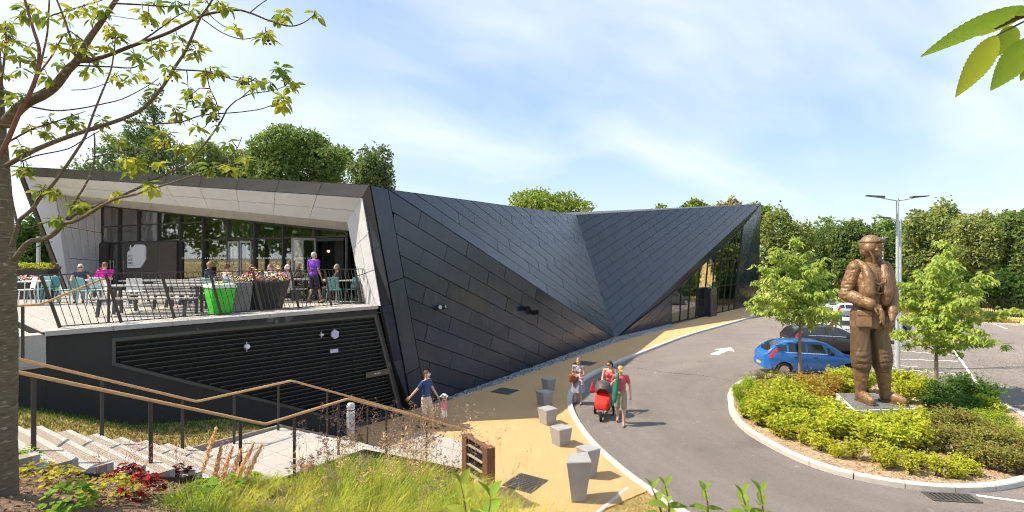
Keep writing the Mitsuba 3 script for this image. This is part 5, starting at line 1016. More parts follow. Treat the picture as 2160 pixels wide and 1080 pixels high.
def car(paint, label, group=None, L=4.08, Wd=1.70, Hh=1.53, kind='mpv', box=False):
    """a car facing +x, its wheels on z = 0: smooth body lofted through cross sections, glass panels laid in it"""
    t = thing('parked_car', label, 'car', group); hw = Wd / 2
    if kind == 'mpv': prof = [(0, .62, .90, .92, .0), (.03, .36, .98, 1.00, .02), (.10, .26, 1.02, 1.30, .5), (.20, .24, 1.03, 1.46, 1), (.34, .24, 1.02, Hh, 1), (.50, .24, 1.00, Hh, 1), (.62, .24, .98, 1.46, 1), (.72, .24, .96, 1.22, .75), (.80, .24, .94, .99, .15), (.90, .25, .84, .87, .02), (.97, .30, .70, .73, .0), (1.0, .42, .56, .58, .0)]
    else: prof = [(0, .60, .92, .95, .0), (.025, .34, 1.00, 1.05, .1), (.07, .26, 1.02, 1.32, .6), (.16, .24, 1.02, 1.44, 1), (.32, .24, 1.00, Hh, 1), (.50, .24, .98, Hh - .01, 1), (.60, .24, .96, 1.36, 1), (.68, .24, .95, 1.16, .7), (.75, .24, .94, 1.0, .12), (.88, .25, .86, .90, .02), (.97, .30, .70, .73, .0), (1.0, .42, .56, .58, .0)]
    P_ = np.array(prof); xs = np.r_[np.linspace(0, .1, 6), np.linspace(.12, .9, 40), np.linspace(.92, 1, 7)]
    from scipy.interpolate import PchipInterpolator as PI_
    zb, zw, zr, gh = (PI_(P_[:, 0], P_[:, k])(xs) for k in (1, 2, 3, 4))
    wx = hw * np.interp(xs, [0, .03, .12, .3, .7, .9, .97, 1], [.80, .90, .97, 1, 1, .95, .84, .70])
    K = 22; secs = []
    for i, x in enumerate(xs):
        b, w, r_, W_ = zb[i], zw[i], zr[i], wx[i]; top_w = W_ * (1 - .24 * np.clip((r_ - w) / .5, 0, 1)); h = w - b
        half = [(0, b), (W_ * .6, b), (W_ * .90, b + .02), (W_ * .97, b + h * .25), (W_ * 1.0, b + h * .55), (W_ * .985, b + h * .85), (W_ * .95, w)]
        up = max(r_ - w, .012)
        half += [(lerp_s(W_ * .935, top_w, .10), w + up * .10), (lerp_s(W_ * .935, top_w, .82), w + up * .82), (top_w * .93, w + up * .94), (top_w * .70, w + up * .99), (0, w + up)]
        secs.append([(x_, z_) for x_, z_ in half] + [(-x_, z_) for x_, z_ in half[-2:0:-1]])
    secs = np.array(secs); n, K = secs.shape[:2]; v = np.zeros((n, K, 3)); v[:, :, 0] = (xs[:, None] - .5) * L; v[:, :, 1] = -secs[:, :, 0]; v[:, :, 2] = secs[:, :, 1]
    f = []
    for i in range(n - 1):
        for j in range(K): a, b = i * K + j, i * K + (j + 1) % K; f += [[a, b, b + K], [a, b + K, a + K]]
    for e, s in ((0, 1), (n - 1, -1)):
        for j in range(1, K - 1): f.append([e * K, e * K + j, e * K + j + 1][::-s])
    body = trimesh.Trimesh(v.reshape(-1, 3), f, process=False)
    if body.volume < 0: body.invert()
    wr = .305; wxs = (-.315 * L, .315 * L); man = m3.Manifold(m3.Mesh(np.asarray(body.vertices, np.float32), np.asarray(body.faces, np.uint32)))
    for wx_ in wxs: man = man - m3.Manifold.cylinder(Wd + .6, wr + .055, wr + .055, 28, True).rotate([90, 0, 0]).translate([wx_, 0, wr])
    B = MB().man(man); P(t, 'body', B, paint, 28)
    P(t, 'underbody', MB().box((0, 0, .33), (L * .82, Wd * .74, .22)), 'trim_black')
    def patch(name, x0, x1, side, lo=.13, hi=.80, mt='car_glass', out=.006, ends=None):
        """a panel that follows the flank between belt and roof"""
        xx = np.linspace(x0, x1, 7); g = []
        for q in (lo, (lo + hi) / 2, hi):
            row = []
            for i, x in enumerate(xx):
                w, r_, W_ = PI_(P_[:, 0], P_[:, 2])(x), PI_(P_[:, 0], P_[:, 3])(x), np.interp(x, xs, wx); top_w = W_ * (1 - .24 * np.clip((r_ - w) / .5, 0, 1)); up = max(r_ - w, .012)
                sh = 0 if ends is None else ends[0] * (1 - i / 6) * (q - lo) + ends[1] * (i / 6) * (q - lo)
                row.append(((x + sh - .5) * L, -side * (lerp_s(W_ * .935, top_w, q) + out), w + up * q))
            g.append(row)
        g = np.array(g); m_, n_ = g.shape[:2]; ff = [[a * n_ + b, a * n_ + b + 1, (a + 1) * n_ + b + 1, (a + 1) * n_ + b] for a in range(m_ - 1) for b in range(n_ - 1)]
        return P(t, name, MB().add(g.reshape(-1, 3), ff), mt, True)
    for s in (-1, 1):
        if kind == 'mpv': patch('quarter_window', .115, .215, s, .2, .78); patch('side_window', .235, .405, s); patch('side_window', .425, .60, s, ends=(0, -.04)); patch('front_quarter_window', .615, .70, s, .14, .66, ends=(0, -.08))
        else: patch('quarter_window', .10, .20, s, .2, .78); patch('side_window', .22, .40, s); patch('side_window', .42, .60, s, ends=(0, -.06))
        patch('window_trim', .20, .64, s, .015, .085, 'chrome', .010)
        ym = -s * (hw + .02); mz = float(PI_(P_[:, 0], P_[:, 2])(.63)); P(t, 'wing_mirror', MB().ball(((.645 - .5) * L, ym - s * .08, mz + .06), (.06, .10, .07), 1), 'trim_black', True)
        for xq in (.30, .49): P(t, 'door_handle', MB().box(((xq - .5) * L, -s * (hw * .992), .86), (.18, .03, .03)), paint if False else 'trim_black')
        P(t, 'door_seam', MB().bar(((.413 - .5) * L, -s * (hw * 1.0), .36), ((.413 - .5) * L, -s * (hw * .965), .98), .008, .014, up=(0, 1, 0)), 'trim_black')
        for wx_ in wxs:
            y = -s * (hw - .11); R = rotx(math.pi / 2 if s > 0 else -math.pi / 2)
            wk = P(t, 'wheel', MB().lathe([(.19, -.09), (wr - .03, -.10), (wr, -.07), (wr, .07), (wr - .03, .10), (.20, .095), (.195, .045)], 24, (wx_, y, wr), R), 'rubber', 35)
            hb = MB(); hb.lathe([(.205, .055), (.205, .085), (.19, .09), (.18, .06)], 24, (wx_, y, wr), R); hb.lathe([(.06, .05), (.06, .085), (.03, .095)], 12, (wx_, y, wr), R)
            for q in range(7): a = q * 2 * math.pi / 7; p0, p1 = R @ V3(math.cos(a) * .05, math.sin(a) * .05, .07), R @ V3(math.cos(a) * .19, math.sin(a) * .19, .075); hb.bar(p0 + [wx_, y, wr], p1 + [wx_, y, wr], .045, .02, up=R @ V3(0, 0, 1))
            P(wk, 'hub', hb, 'hub', 35); P(wk, 'brake_disc', MB().lathe([(.18, .02), (.18, .045), (.01, .045)], 16, (wx_, y, wr), R), 'black')
        zl = 1.06; P(t, 'tail_light', MB().hexa([(-.5 * L + .02 + .10, -s * hw * .78, .80), (-.5 * L + .34, -s * hw * .955, .84), (-.5 * L + .36, -s * hw * .90, .86), (-.5 * L + .16, -s * hw * .70, .82), (-.5 * L + .18, -s * hw * .80, 1.18), (-.5 * L + .34, -s * hw * .90, 1.20), (-.5 * L + .36, -s * hw * .84, 1.20), (-.5 * L + .24, -s * hw * .72, 1.18)]) if False else MB().add(*tail(L, hw, s, P_, xs, wx, PI_)), 'tail_red', True)
        P(t, 'headlight', MB().ball((.445 * L, -s * hw * .70, .70), (.17, .14, .09), 1, roty(.35) @ rotz(-s * .5)), 'head_clear', True)
    # windscreen and rear window follow the roof line
    def screen(name, xa, xb, mt='car_glass', wlo=.80, whi=.70):
        xx = np.linspace(xa, xb, 6); g = []
        for x in xx:
            z = float(PI_(P_[:, 0], P_[:, 3])(x)); W_ = float(np.interp(x, xs, wx)); w_ = float(PI_(P_[:, 0], P_[:, 2])(x)); tw = W_ * (1 - .24 * np.clip((z - w_) / .5, 0, 1)); g.append([((x - .5) * L, y_ * tw, z + .008 - .02 * abs(y_) ** 2 + (0.0)) for y_ in (-.72, -.4, 0, .4, .72)])
        g = np.array(g); m_, n_ = g.shape[:2]; ff = [[a * n_ + b, a * n_ + b + 1, (a + 1) * n_ + b + 1, (a + 1) * n_ + b] for a in range(m_ - 1) for b in range(n_ - 1)]; P(t, name, MB().add(g.reshape(-1, 3), ff), mt, True)
    screen('windscreen', .635, .785 if kind == 'mpv' else .74); screen('rear_window', .045, .165)
    P(t, 'rear_bumper', MB().hexa([(-.5 * L - .03, -hw * .80, .34), (-.5 * L + .22, -hw * .99, .34), (-.5 * L + .22, hw * .99, .34), (-.5 * L - .03, hw * .80, .34), (-.5 * L - .03, -hw * .80, .60), (-.5 * L + .2, -hw * .99, .60), (-.5 * L + .2, hw * .99, .60), (-.5 * L - .03, hw * .80, .60)]), paint)
    P(t, 'number_plate', MB().box((-.5 * L - .036, 0, .50 if kind == 'mpv' else .72), (.012, .50, .11)), 'plate_yellow')
    P(t, 'front_grille', MB().box((.5 * L - .06, 0, .45), (.08, Wd * .55, .12)), 'trim_black')
    if kind == 'mpv': P(t, 'roof_aerial', MB().tube([(-.18 * L, 0, Hh - .03), (-.21 * L, 0, Hh + .18)], .006, 5), 'black')
    if box:
        for xq in (-.10, .10): P(t, 'roof_bar', MB().box((xq * L, 0, Hh + .06), (.05, Wd * .72, .03)), 'trim_black')
        P(t, 'roof_box', MB().ball((0, .1, Hh + .23), (.78, .40, .17), 2), 'trim_black', True)
    return t
def lerp_s(a, b, t): return a * (1 - t) + b * t
def tail(L, hw, s, P_, xs, wx, PI_):
    g = []
    for z in np.linspace(.80, 1.22, 5):
        x_r = np.interp(z, [.80, .95, 1.1, 1.22], [.0, .012, .045, .075])
        row = []
        for q in (0, .035, .07): 
            x = x_r + q + .004; W_ = float(np.interp(x, xs, wx)); row.append(((x - .5) * L - (.02 if q == 0 else 0), -s * (W_ * np.interp(z, [.8, 1.0, 1.22], [1.0, .955, .88]) + .008 - (.10 if q == 0 else 0)), z))
        g.append(row)
    g = np.array(g); m_, n_ = g.shape[:2]; return g.reshape(-1, 3), [[a * n_ + b, a * n_ + b + 1, (a + 1) * n_ + b + 1, (a + 1) * n_ + b] for a in range(m_ - 1) for b in range(n_ - 1)]


def move_thing(key, p, rz, s=1.0):
    M = TR(p, rz, s)
    for k in scene:
        if k == key or k.startswith(key + '__'): scene[k] = {**scene[k], 'to_world': M}
CG = 'cars parked in a row behind the statue'
def place_car(key, rear_px, heading, L, dz=0.0, s=1.0):
    r_ = onz(*rear_px); d = V3(math.cos(heading), math.sin(heading), 0); move_thing(key, r_ + d * L / 2 + V3(0, 0, dz), heading, s)
car1 = car('car_blue', 'shiny blue hatchback parked nearest the island', CG); place_car(car1, (1602, 786), -.13, 4.08)
car2 = car('car_black', 'black estate car parked right behind the blue hatchback', CG, 4.45, 1.80, 1.50, 'hatch'); place_car(car2, (1655, 742), -.13, 4.45)
car3 = car('car_white', 'white car half hidden behind the black estate and the statue', CG, 4.3, 1.78, 1.46, 'hatch'); place_car(car3, (1724, 719), -.13, 4.3)
car4 = car('car_grey', 'small dark car top just showing between the black estate and the white car', CG, 4.1, 1.72, 1.44, 'hatch'); place_car(car4, (1716, 705), -.13, 4.1)
car5 = car('car_grey', 'dark estate car with a black roof box parked at the far verge', None, 4.5, 1.80, 1.50, 'hatch', True); b = onz(1762, 668); move_thing(car5, b + V3(.2, 2.0, 0), 1.25)
car6 = car('car_white', 'white car parked behind the left island tree, beside the dark estate with the roof box', None, 4.3, 1.78, 1.42, 'hatch'); b = onz(1798, 676); move_thing(car6, b, .10)
car7 = car('car_grey', 'dark car seen between the statue and the near lamp post', None, 4.2, 1.75, 1.45, 'hatch'); b = onz(1872, 703); move_thing(car7, b + V3(-1.0, 0, 0), -.13)
# ---------------------------------------------------------------- people
def hull_pair(a, ra, b, rb, n=12):
    s = m3.Manifold.batch_hull([m3.Manifold.sphere(float(ra), n).translate(list(map(float, a))), m3.Manifold.sphere(float(rb), n).translate(list(map(float, b)))]); return s
def chain(pts, rad, n=12): return [hull_pair(pts[k], rad[k], pts[k + 1], rad[k + 1], n) for k in range(len(pts) - 1)]
def ell(c, r, n=16, R=None):
    m = m3.Manifold.sphere(1.0, n).scale(list(map(float, r)))
    if R is not None: m = m.transform(np.c_[np.asarray(R, float), np.zeros(3)])
    return m.translate(list(map(float, c)))
def fuse(parts, ref=.035, it=8, disp=None, lam=.5):
    m = m3.Manifold.batch_boolean([p for p in parts if not p.is_empty()], m3.OpType.Add)
    if ref: m = m.refine_to_length(ref)
    q = m.to_mesh(); t = trimesh.Trimesh(q.vert_properties[:, :3], q.tri_verts, process=True)
    if it: trimesh.smoothing.filter_taubin(t, lamb=lam, nu=lam + .03, iterations=it)
    if disp is not None: t.vertices = t.vertices + t.vertex_normals * disp(np.array(t.vertices))[:, None]
    return t
def PC(parent, name, tmesh, col, mt='paint_vc', M=None):
    k = part(parent, name) if name else parent
    if mt == 'paint_vc': scene[k] = mikit.ply(tmesh, mt, True, color=np.tile(np.asarray(col, float), (len(tmesh.vertices), 1)))
    else: scene[k] = mikit.ply(tmesh, mt, True)
    if M is not None: scene[k]['to_world'] = M
    return k
SKIN = (0.56, 0.33, 0.235)
def hand_parts(w, d, side, palm_n, curl=.5, s=1.0, spread=.16):
    """palm and five bent fingers from the wrist w along d; palm_n faces the palm; side +1/-1 puts the thumb"""
    w, d = np.asarray(w, float), unit(d); pn = unit(palm_n - d * np.dot(palm_n, d)); x = np.cross(d, pn) * side; out = []
    kn = [w + d * .085 * s + x * q * s for q in (.030, .011, -.009, -.028)]; out += [m3.Manifold.batch_hull([m3.Manifold.sphere(.017 * s, 8).translate(list(w + x * .018 * s)), m3.Manifold.sphere(.017 * s, 8).translate(list(w - x * .018 * s)), m3.Manifold.sphere(.012 * s, 8).translate(list(kn[0])), m3.Manifold.sphere(.012 * s, 8).translate(list(kn[3]))])]
    for q, (k, L) in enumerate(zip(kn, (.070, .078, .072, .056))):
        dd = unit(d + x * (1.5 - q) * spread); p = k; r = .0095 * s; a = 0
        for L_ in (L * .45, L * .32, L * .28):
            a += curl * .55; e = p + (dd * math.cos(a) + pn * math.sin(a)) * L_ * s; out.append(hull_pair(p, r, e, r * .92, 8)); p = e; r *= .92
    t0 = w + d * .028 * s + x * .026 * s; t1 = t0 + (d * .55 + x * .75 + pn * .25) * .040 * s; t2 = t1 + (d * .85 + x * .3 + pn * .35) * .032 * s; out += chain([t0, t1, t2], [.0125 * s, .0115 * s, .0095 * s], 8); return out


BASE = dict(pelvis=(0, 0, .95), hipR=(.09, 0, .92), hipL=(-.09, 0, .92), kneeR=(.10, .02, .50), kneeL=(-.10, .02, .50), ankR=(.10, 0, .09), ankL=(-.10, 0, .09), toeR=(.12, .16, .03), toeL=(-.12, .16, .03),
            chest=(0, .01, 1.28), neck=(0, .0, 1.47), head=(0, .02, 1.635), shR=(.185, 0, 1.43), shL=(-.185, 0, 1.43), elR=(.24, -.02, 1.13), elL=(-.24, -.02, 1.13), wrR=(.25, .10, .89), wrL=(-.25, .10, .89), handR=None, handL=None)
SIT = dict(pelvis=(0, 0, .52), hipR=(.09, .0, .51), hipL=(-.09, .0, .51), kneeR=(.11, .42, .50), kneeL=(-.11, .42, .50), ankR=(.11, .42, .09), ankL=(-.11, .44, .09), toeR=(.12, .58, .03), toeL=(-.12, .60, .03), chest=(0, .0, .86), neck=(0, .0, 1.05), head=(0, .03, 1.215), shR=(.185, 0, 1.01), shL=(-.185, 0, 1.01), elR=(.25, .12, .76), elL=(-.25, .12, .76), wrR=(.14, .36, .78), wrL=(-.14, .36, .78))


def person(label, pos, face, H=1.72, pose=None, base=None, skin=SKIN, hair=(.05, .03, .02), hair_style='short', top=None, sleeve=.55, bottom=None, bottom_to=.85, shoes=(.03, .025, .02), head_yaw=0.0, head_pitch=0.0, skirt=None, glasses=False, cap=None, group=None, fem=False, curl=.5, name='person', kid=1.0, straps=False, loose=0.0):
    J = {**BASE, **(SIT if base == 'sit' else {}), **(pose or {})}; J = {k: (np.asarray(v, float) if v is not None else None) for k, v in J.items()}
    key = num(name); tag(key, label, 'person', group); s = H / 1.75
    M = T4().translate(list(map(float, pos))).rotate([0, 0, 1], math.degrees(math.atan2(-face[0], face[1]))).scale(s)
    sw = .93 if fem else 1.0; up = unit(J['neck'] - J['pelvis'])
    hipw = .105 if not fem else .112
    rt = unit(J['shR'] - J['shL']); fw = unit(np.cross(up, rt)); Rt = np.stack([rt, fw, up], 1)
    def torso(g=0.0): return [ell(J['pelvis'] + up * .03, (.155 + g, .115 + g, .13 + g), 16, Rt), ell(lerp(J['pelvis'], J['chest'], .55), ((.135 if fem else .150) + g, .108 + g, .17 + g), 16, Rt), ell(J['chest'] + up * .02, ((.155 if fem else .172) + g, .118 + g, .17 + g), 16, Rt)] + chain([J['shR'], J['neck'] - up * .05, J['shL']], [.062 * sw + g, .072 + g, .062 * sw + g]) + ([ell(J['chest'] + rt * q + fw * .085 + up * .0, (.062 + g, .055 + g, .06 + g), 12) for q in (.07, -.07)] if fem else [])
    arms = []
    for q in 'RL':
        arms += chain([J['sh' + q], lerp(J['sh' + q], J['el' + q], .45), J['el' + q], lerp(J['el' + q], J['wr' + q], .35), J['wr' + q]], [.053 * sw, .047 * sw, .038 * sw, .039 * sw, .026 * sw])
        d = (J['hand' + q] - J['wr' + q]) if J['hand' + q] is not None else (J['wr' + q] - J['el' + q]); pn = -rt if q == 'R' else rt
        arms += hand_parts(J['wr' + q], d, -1 if q == 'R' else 1, pn * .7 - fw * .3 + V3(0, 0, -.2), curl)
    legs = []
    for q in 'RL':
        legs += chain([J['hip' + q], lerp(J['hip' + q], J['knee' + q], .5), J['knee' + q], lerp(J['knee' + q], J['ank' + q], .3), J['ank' + q]], [.088, .074, .053, .056, .036]) + chain([J['ank' + q], J['toe' + q]], [.036, .028])
    neck = chain([J['neck'] - up * .03, J['head'] - V3(0, .0, .06)], [.054 * sw, .050 * sw])
    Rh = rotz(head_yaw) @ rotx(head_pitch); hc = J['head']; h = lambda p: hc + Rh @ (np.asarray(p, float) * kid)
    hd = [ell(hc, (.076 * kid, .096 * kid, .115 * kid), 20, Rh), ell(h((0, .022, -.055)), (.058 * kid, .072 * kid, .065 * kid), 16, Rh), m3.Manifold.batch_hull([ell(h((0, .098, -.022)), (.013, .014, .012), 8), ell(h((0, .088, .012)), (.008, .008, .008), 8)])] + [ell(h((q * .078, -.005, -.015)), (.010, .022, .032), 10, Rh) for q in (1, -1)] + [ell(h((0, .086, -.062)), (.022, .010, .007), 8, Rh)] + [ell(h((q * .030, .086, .012)), (.018, .010, .008), 8, Rh) for q in (1, -1)]
    body = fuse(torso() + arms + legs + neck + hd, .045, 5); PC(key, None, body, skin, M=M)
    for q in (1, -1): PC(key, 'eye', fuse([ell(h((q * .031, .087, -.003)), (.012, .008, .007), 8, Rh)], 0, 0), (.03, .02, .015), M=M)
    if top is not None:
        g = .013 + loose; ps = torso(g)
        if sleeve > 0:
            for q in 'RL':
                if sleeve <= 1: ps += chain([J['sh' + q], lerp(J['sh' + q], J['el' + q], sleeve)], [.066 * sw + loose, .060 * sw + loose])
                else: ps += chain([J['sh' + q], J['el' + q], lerp(J['el' + q], J['wr' + q], sleeve - 1)], [.066 * sw + loose, .054 * sw + loose, .042 * sw + loose])
        m = fuse(ps, .04, 4, lambda v: (meshkit.fbm(v * [9, 9, 15], 3) - .5) * .018)
        if sleeve == 0:   # cut the neckline low and the shoulders free
            cut = lambda v: v @ up > (J['chest'] @ up + .10)
            f = m.faces[~cut(m.triangles_center)]; m = trimesh.Trimesh(m.vertices, f, process=False); m.remove_unreferenced_vertices()
        else:
            ctr = m.triangles_center; nk = (ctr - J['neck']) @ up; keep = nk < .018; m = trimesh.Trimesh(m.vertices, m.faces[keep], process=False); m.remove_unreferenced_vertices()
        PC(key, 'shirt', m, top, M=M)
        if sleeve == 0 or straps:
            st = []
            for q in (1, -1): st += chain([J['chest'] + rt * q * .075 + fw * .118 + up * .09, J['neck'] + rt * q * .085 + up * -.005, J['chest'] + rt * q * .07 - fw * .115 + up * .10], [.011, .011, .011], 8)
            PC(key, 'shirt_straps', fuse(st, 0, 0), top, M=M)
        elif sleeve < 1: PC(key, 'collar', fuse([m3.Manifold.cylinder(.035, .072, .062, 16).transform(np.c_[Rt, (J['neck'] - up * .018)[:, None]])], .03, 2), np.asarray(top) * .9, M=M)
    if bottom is not None:
        ps = [ell(J['pelvis'] + up * .0, (.172, .132, .125), 16, Rt)]
        for q in 'RL':
            a, k, b = J['hip' + q], J['knee' + q], J['ank' + q]
            if bottom_to <= 1: ps += chain([a, lerp(a, k, bottom_to)], [.102, .083 + .012 * (bottom_to > .6)])
            else: ps += chain([a, k, lerp(k, b, bottom_to - 1)], [.102, .072, .060])
        PC(key, 'trousers' if bottom_to > 1 else 'shorts', fuse(ps, .035, 3, lambda v: (meshkit.fbm(v * [11, 11, 17], 3) - .5) * .020), bottom, M=M)
    if skirt is not None:
        col, z1 = skirt; mb = MB(); rows = []; kz = J['pelvis'][2] + .10
        for t in np.linspace(0, 1, 7):
            z = lerp(kz, z1, t); c = lerp(J['pelvis'], (J['kneeR'] + J['kneeL']) / 2, t * .8); a = np.arange(28) * 2 * np.pi / 28; r = .145 + .11 * t ** .8; w = 1 + .10 * t * np.sin(a * 7 + 1); rows.append(np.stack([c[0] + np.cos(a) * r * 1.12 * w, c[1] + np.sin(a) * r * .95 * w, np.full(28, z)], 1))
        v = np.vstack(rows); f = [[i * 28 + j, i * 28 + (j + 1) % 28, (i + 1) * 28 + (j + 1) % 28, (i + 1) * 28 + j] for i in range(6) for j in range(28)]
        mb.add(v, f); V_, F_ = mb.out(); PC(key, 'skirt', trimesh.Trimesh(V_, np.vstack([F_, F_[:, ::-1]]) if False else F_, process=False), col, M=M)
    if shoes is not None:
        for q in 'RL':
            a, t_ = J['ank' + q], J['toe' + q]; PC(key, 'shoe', fuse(chain([a + V3(0, 0, -.035) - unit((t_ - a) * [1, 1, 0]) * .03, lerp(a, t_, .5) + V3(0, 0, -.02), t_ + V3(0, 0, -.003)], [.043, .042, .034], 10), .03, 2), shoes, M=M)
    # hair
    if hair is not None:
        hp = [ell(h((0, -.014, .022)), (.084 * kid, .096 * kid, .104 * kid), 20, Rh)]
        if hair_style == 'short': lim = lambda c: (c[:, 1] < .045 + c[:, 2] * .35) & (c[:, 2] > -.075 + np.maximum(c[:, 1], 0) * 1.4)
        elif hair_style == 'fringe': lim = lambda c: (c[:, 1] < .075 + c[:, 2] * .1) & (c[:, 2] > -.08 + np.maximum(c[:, 1], -.02) * 1.2)
        elif hair_style == 'bald': lim = lambda c: (c[:, 1] < -.02) & (c[:, 2] > -.09) & (c[:, 2] < .02)
        else: lim = lambda c: (c[:, 1] < .050 + c[:, 2] * .30) & (c[:, 2] > -.12 + np.maximum(c[:, 1], 0) * 1.6)
        m = fuse(hp, .018, 1, lambda v: (meshkit.noise(v * 60) - .5) * .010); c = (m.triangles_center - hc) @ Rh; keep = lim(c / kid); m = trimesh.Trimesh(m.vertices, m.faces[keep], process=False); m.remove_unreferenced_vertices()
        PC(key, 'hair', m, hair, M=M)
        if hair_style == 'bun': PC(key, 'hair_bun', fuse([ell(h((0, -.075, .105)), (.04, .04, .035), 12)], .02, 1), hair, M=M)
        if hair_style == 'pony': PC(key, 'ponytail', fuse(chain([h((0, -.095, .03)), h((0, -.15, -.03)), h((0, -.15, -.15))], [.03, .036, .012], 10), .02, 2), hair, M=M)
        if hair_style == 'long': PC(key, 'long_hair', fuse(chain([h((0, -.06, .0)), h((0, -.085, -.12)), h((0, -.09, -.22))], [.08, .072, .035], 12), .03, 2), hair, M=M)
    if glasses:
        mb = MB()
        for q in (1, -1): mb.box(h((q * .033, .103, .004)), (.05, .010, .034), Rh); mb.bar(h((q * .058, .10, .010)), h((q * .080, -.01, .008)), .006)
        V_, F_ = mb.out(); PC(key, 'sunglasses', trimesh.Trimesh(V_, F_, process=False), (.02, .02, .022) if glasses is True else glasses, M=M)
    if cap is not None:
        m = fuse([ell(h((0, -.012, .045)), (.092 * kid, .108 * kid, .085 * kid), 20, Rh)], .02, 1); c = (m.triangles_center - hc) @ Rh; m = trimesh.Trimesh(m.vertices, m.faces[c[:, 2] > .028 * kid], process=False); PC(key, 'cap', m, cap, M=M)
        PC(key, 'cap_peak', fuse([m3.Manifold.batch_hull([ell(h((0, .09, .035)), (.07, .02, .006), 12), ell(h((0, .165, .018)), (.045, .02, .006), 12)])], 0, 0), cap, M=M)
    return key


def fc(dx, dy): return unit(V3(dx, dy, 0))
# --- on the walkway and the road
MAN = person('man in navy polo and khaki shorts at the foot of the stairs, arms spread', onz(899, 905, WALK_Z), fc(.93, -.38), 1.72, dict(elR=(.30, -.16, 1.20), wrR=(.40, -.30, 1.02), handR=(.46, -.36, .95), elL=(-.22, .10, 1.15), wrL=(-.22, .26, .96), kneeR=(.10, -.02, .50), ankR=(.10, -.20, .13), toeR=(.12, -.05, .04), kneeL=(-.10, .12, .50), ankL=(-.10, .16, .09), toeL=(-.12, .32, .03)), hair=(.10, .06, .04), top=(.018, .055, .17), bottom=(.50, .44, .35), bottom_to=.95, glasses=(.62, .62, .6), shoes=(.10, .08, .06), head_pitch=-.05)
CHILD = person('small child in pink top and white sun hat led by the man in navy', onz(936, 898, WALK_Z), fc(.95, -.3), .92, dict(head=(0, .03, 1.58), elR=(.22, .08, 1.22), wrR=(.20, .16, 1.38), handR=(.19, .19, 1.45), neck=(0, 0, 1.40), kneeL=(-.10, .10, .50), ankL=(-.10, .12, .09), toeL=(-.12, .28, .03)), hair=(.30, .20, .10), top=(.66, .20, .30), loose=.03, bottom=(.62, .60, .58), bottom_to=.9, shoes=(.10, .10, .14), kid=1.55)
k = PC(CHILD, 'sun_hat', fuse([ell((0, .02, 1.70), (.16, .18, .13), 18), m3.Manifold.cylinder(.02, .25, .24, 20).translate([0, .02, 1.66])], .03, 1), (.58, .68, .68)); scene[k]['to_world'] = scene[CHILD]['to_world']
MUM = person('woman in grey blue dress with hair in a bun carrying a baby, at the kerb', onz(1220, 851), fc(-.42, -.9), 1.58, dict(elR=(.24, .02, 1.15), wrR=(.04, .24, 1.10), handR=(-.05, .27, 1.12), elL=(-.25, .04, 1.14), wrL=(-.10, .26, 1.14), handL=(0, .30, 1.18), kneeL=(-.12, .10, .50), ankL=(-.13, .06, .09), toeL=(-.15, .2, .03)), hair=(.34, .19, .09), hair_style='bun', top=(.24, .26, .33), sleeve=.25, skirt=((.24, .26, .34), .48), fem=True, head_yaw=.15, head_pitch=-.25, shoes=(.06, .05, .045))
f = fc(-.42, -.9); rt = V3(-f[1], f[0], 0) * -1; bp = onz(1220, 851)
bp = bp + f * .19 + V3(f[1], -f[0], 0) * -.12 + V3(0, 0, .92)
BABY = person('baby in pale pink clothes carried by the woman in the grey blue dress', bp + V3(0, 0, -.22), fc(.8, -.5), .62, dict(SIT, head=(0, .03, 1.36), neck=(0, 0, 1.12), kneeR=(.14, .25, .42), kneeL=(-.14, .25, .42), ankR=(.13, .22, .14), ankL=(-.13, .22, .14), toeR=(.14, .32, .1), toeL=(-.14, .32, .1)), hair=None, top=(.68, .42, .46), sleeve=1.7, bottom=(.66, .50, .52), bottom_to=1.8, shoes=(.6, .5, .5), kid=1.75, loose=.02)
bag = thing('shoulder_bag', 'brown leather shoulder bag hanging at the side of the woman with the baby', 'bag'); bc = at(1209.5, 797, onz(1220, 851)[1] - .12)
PC(bag, 'body', fuse([m3.Manifold.batch_hull([ell(bc + V3(x, y, z), (.05, .05, .05), 10) for x in (-.10, .10) for y in (-.04, .04) for z in (-.10, .08)])], .04, 3), (.22, .075, .025)); PC(bag, 'strap', fuse(chain([bc + V3(-.10, 0, .10), bc + V3(.06, .05, .34), bc + V3(.16, .10, .42)], [.012, .012, .012], 8), 0, 0), (.18, .06, .02))
pw = onz(1286, 867)
PUSH = person('woman in sleeveless coral red top with sunglasses pushing the stroller', pw, fc(-.25, -.97), 1.68, dict(elR=(.24, .10, 1.18), wrR=(.22, .34, 1.08), handR=(.21, .42, 1.07), elL=(-.24, .10, 1.18), wrL=(-.20, .34, 1.08), handL=(-.19, .42, 1.07), kneeR=(.10, .12, .5), ankR=(.10, .14, .09), toeR=(.12, .3, .03)), hair=(.035, .02, .015), hair_style='pony', top=(.72, .12, .12), sleeve=0, bottom=(.34, .38, .46), bottom_to=1.85, fem=True, head_yaw=-.55, head_pitch=-.15, glasses=True, curl=1.5, shoes=(.3, .25, .2))
PM = onz(1309, 894)
DAD = person('man in faded red polo, olive shorts and tan cap carrying a green roll', PM, fc(-.30, -.95), 1.78, dict(elR=(.27, .02, 1.16), wrR=(.17, .22, 1.33), handR=(.13, .25, 1.40), elL=(-.28, -.06, 1.15), wrL=(-.30, .04, .92), kneeL=(-.11, .14, .52), ankL=(-.11, .17, .09), toeL=(-.12, .33, .03), kneeR=(.10, .0, .50), ankR=(.10, -.22, .16), toeR=(.11, -.08, .05)), hair=(.06, .04, .03), top=(.50, .085, .12), bottom=(.27, .265, .19), bottom_to=.92, cap=(.50, .30, .12), glasses=True, shoes=(.30, .12, .06), head_yaw=.25, head_pitch=-.15)
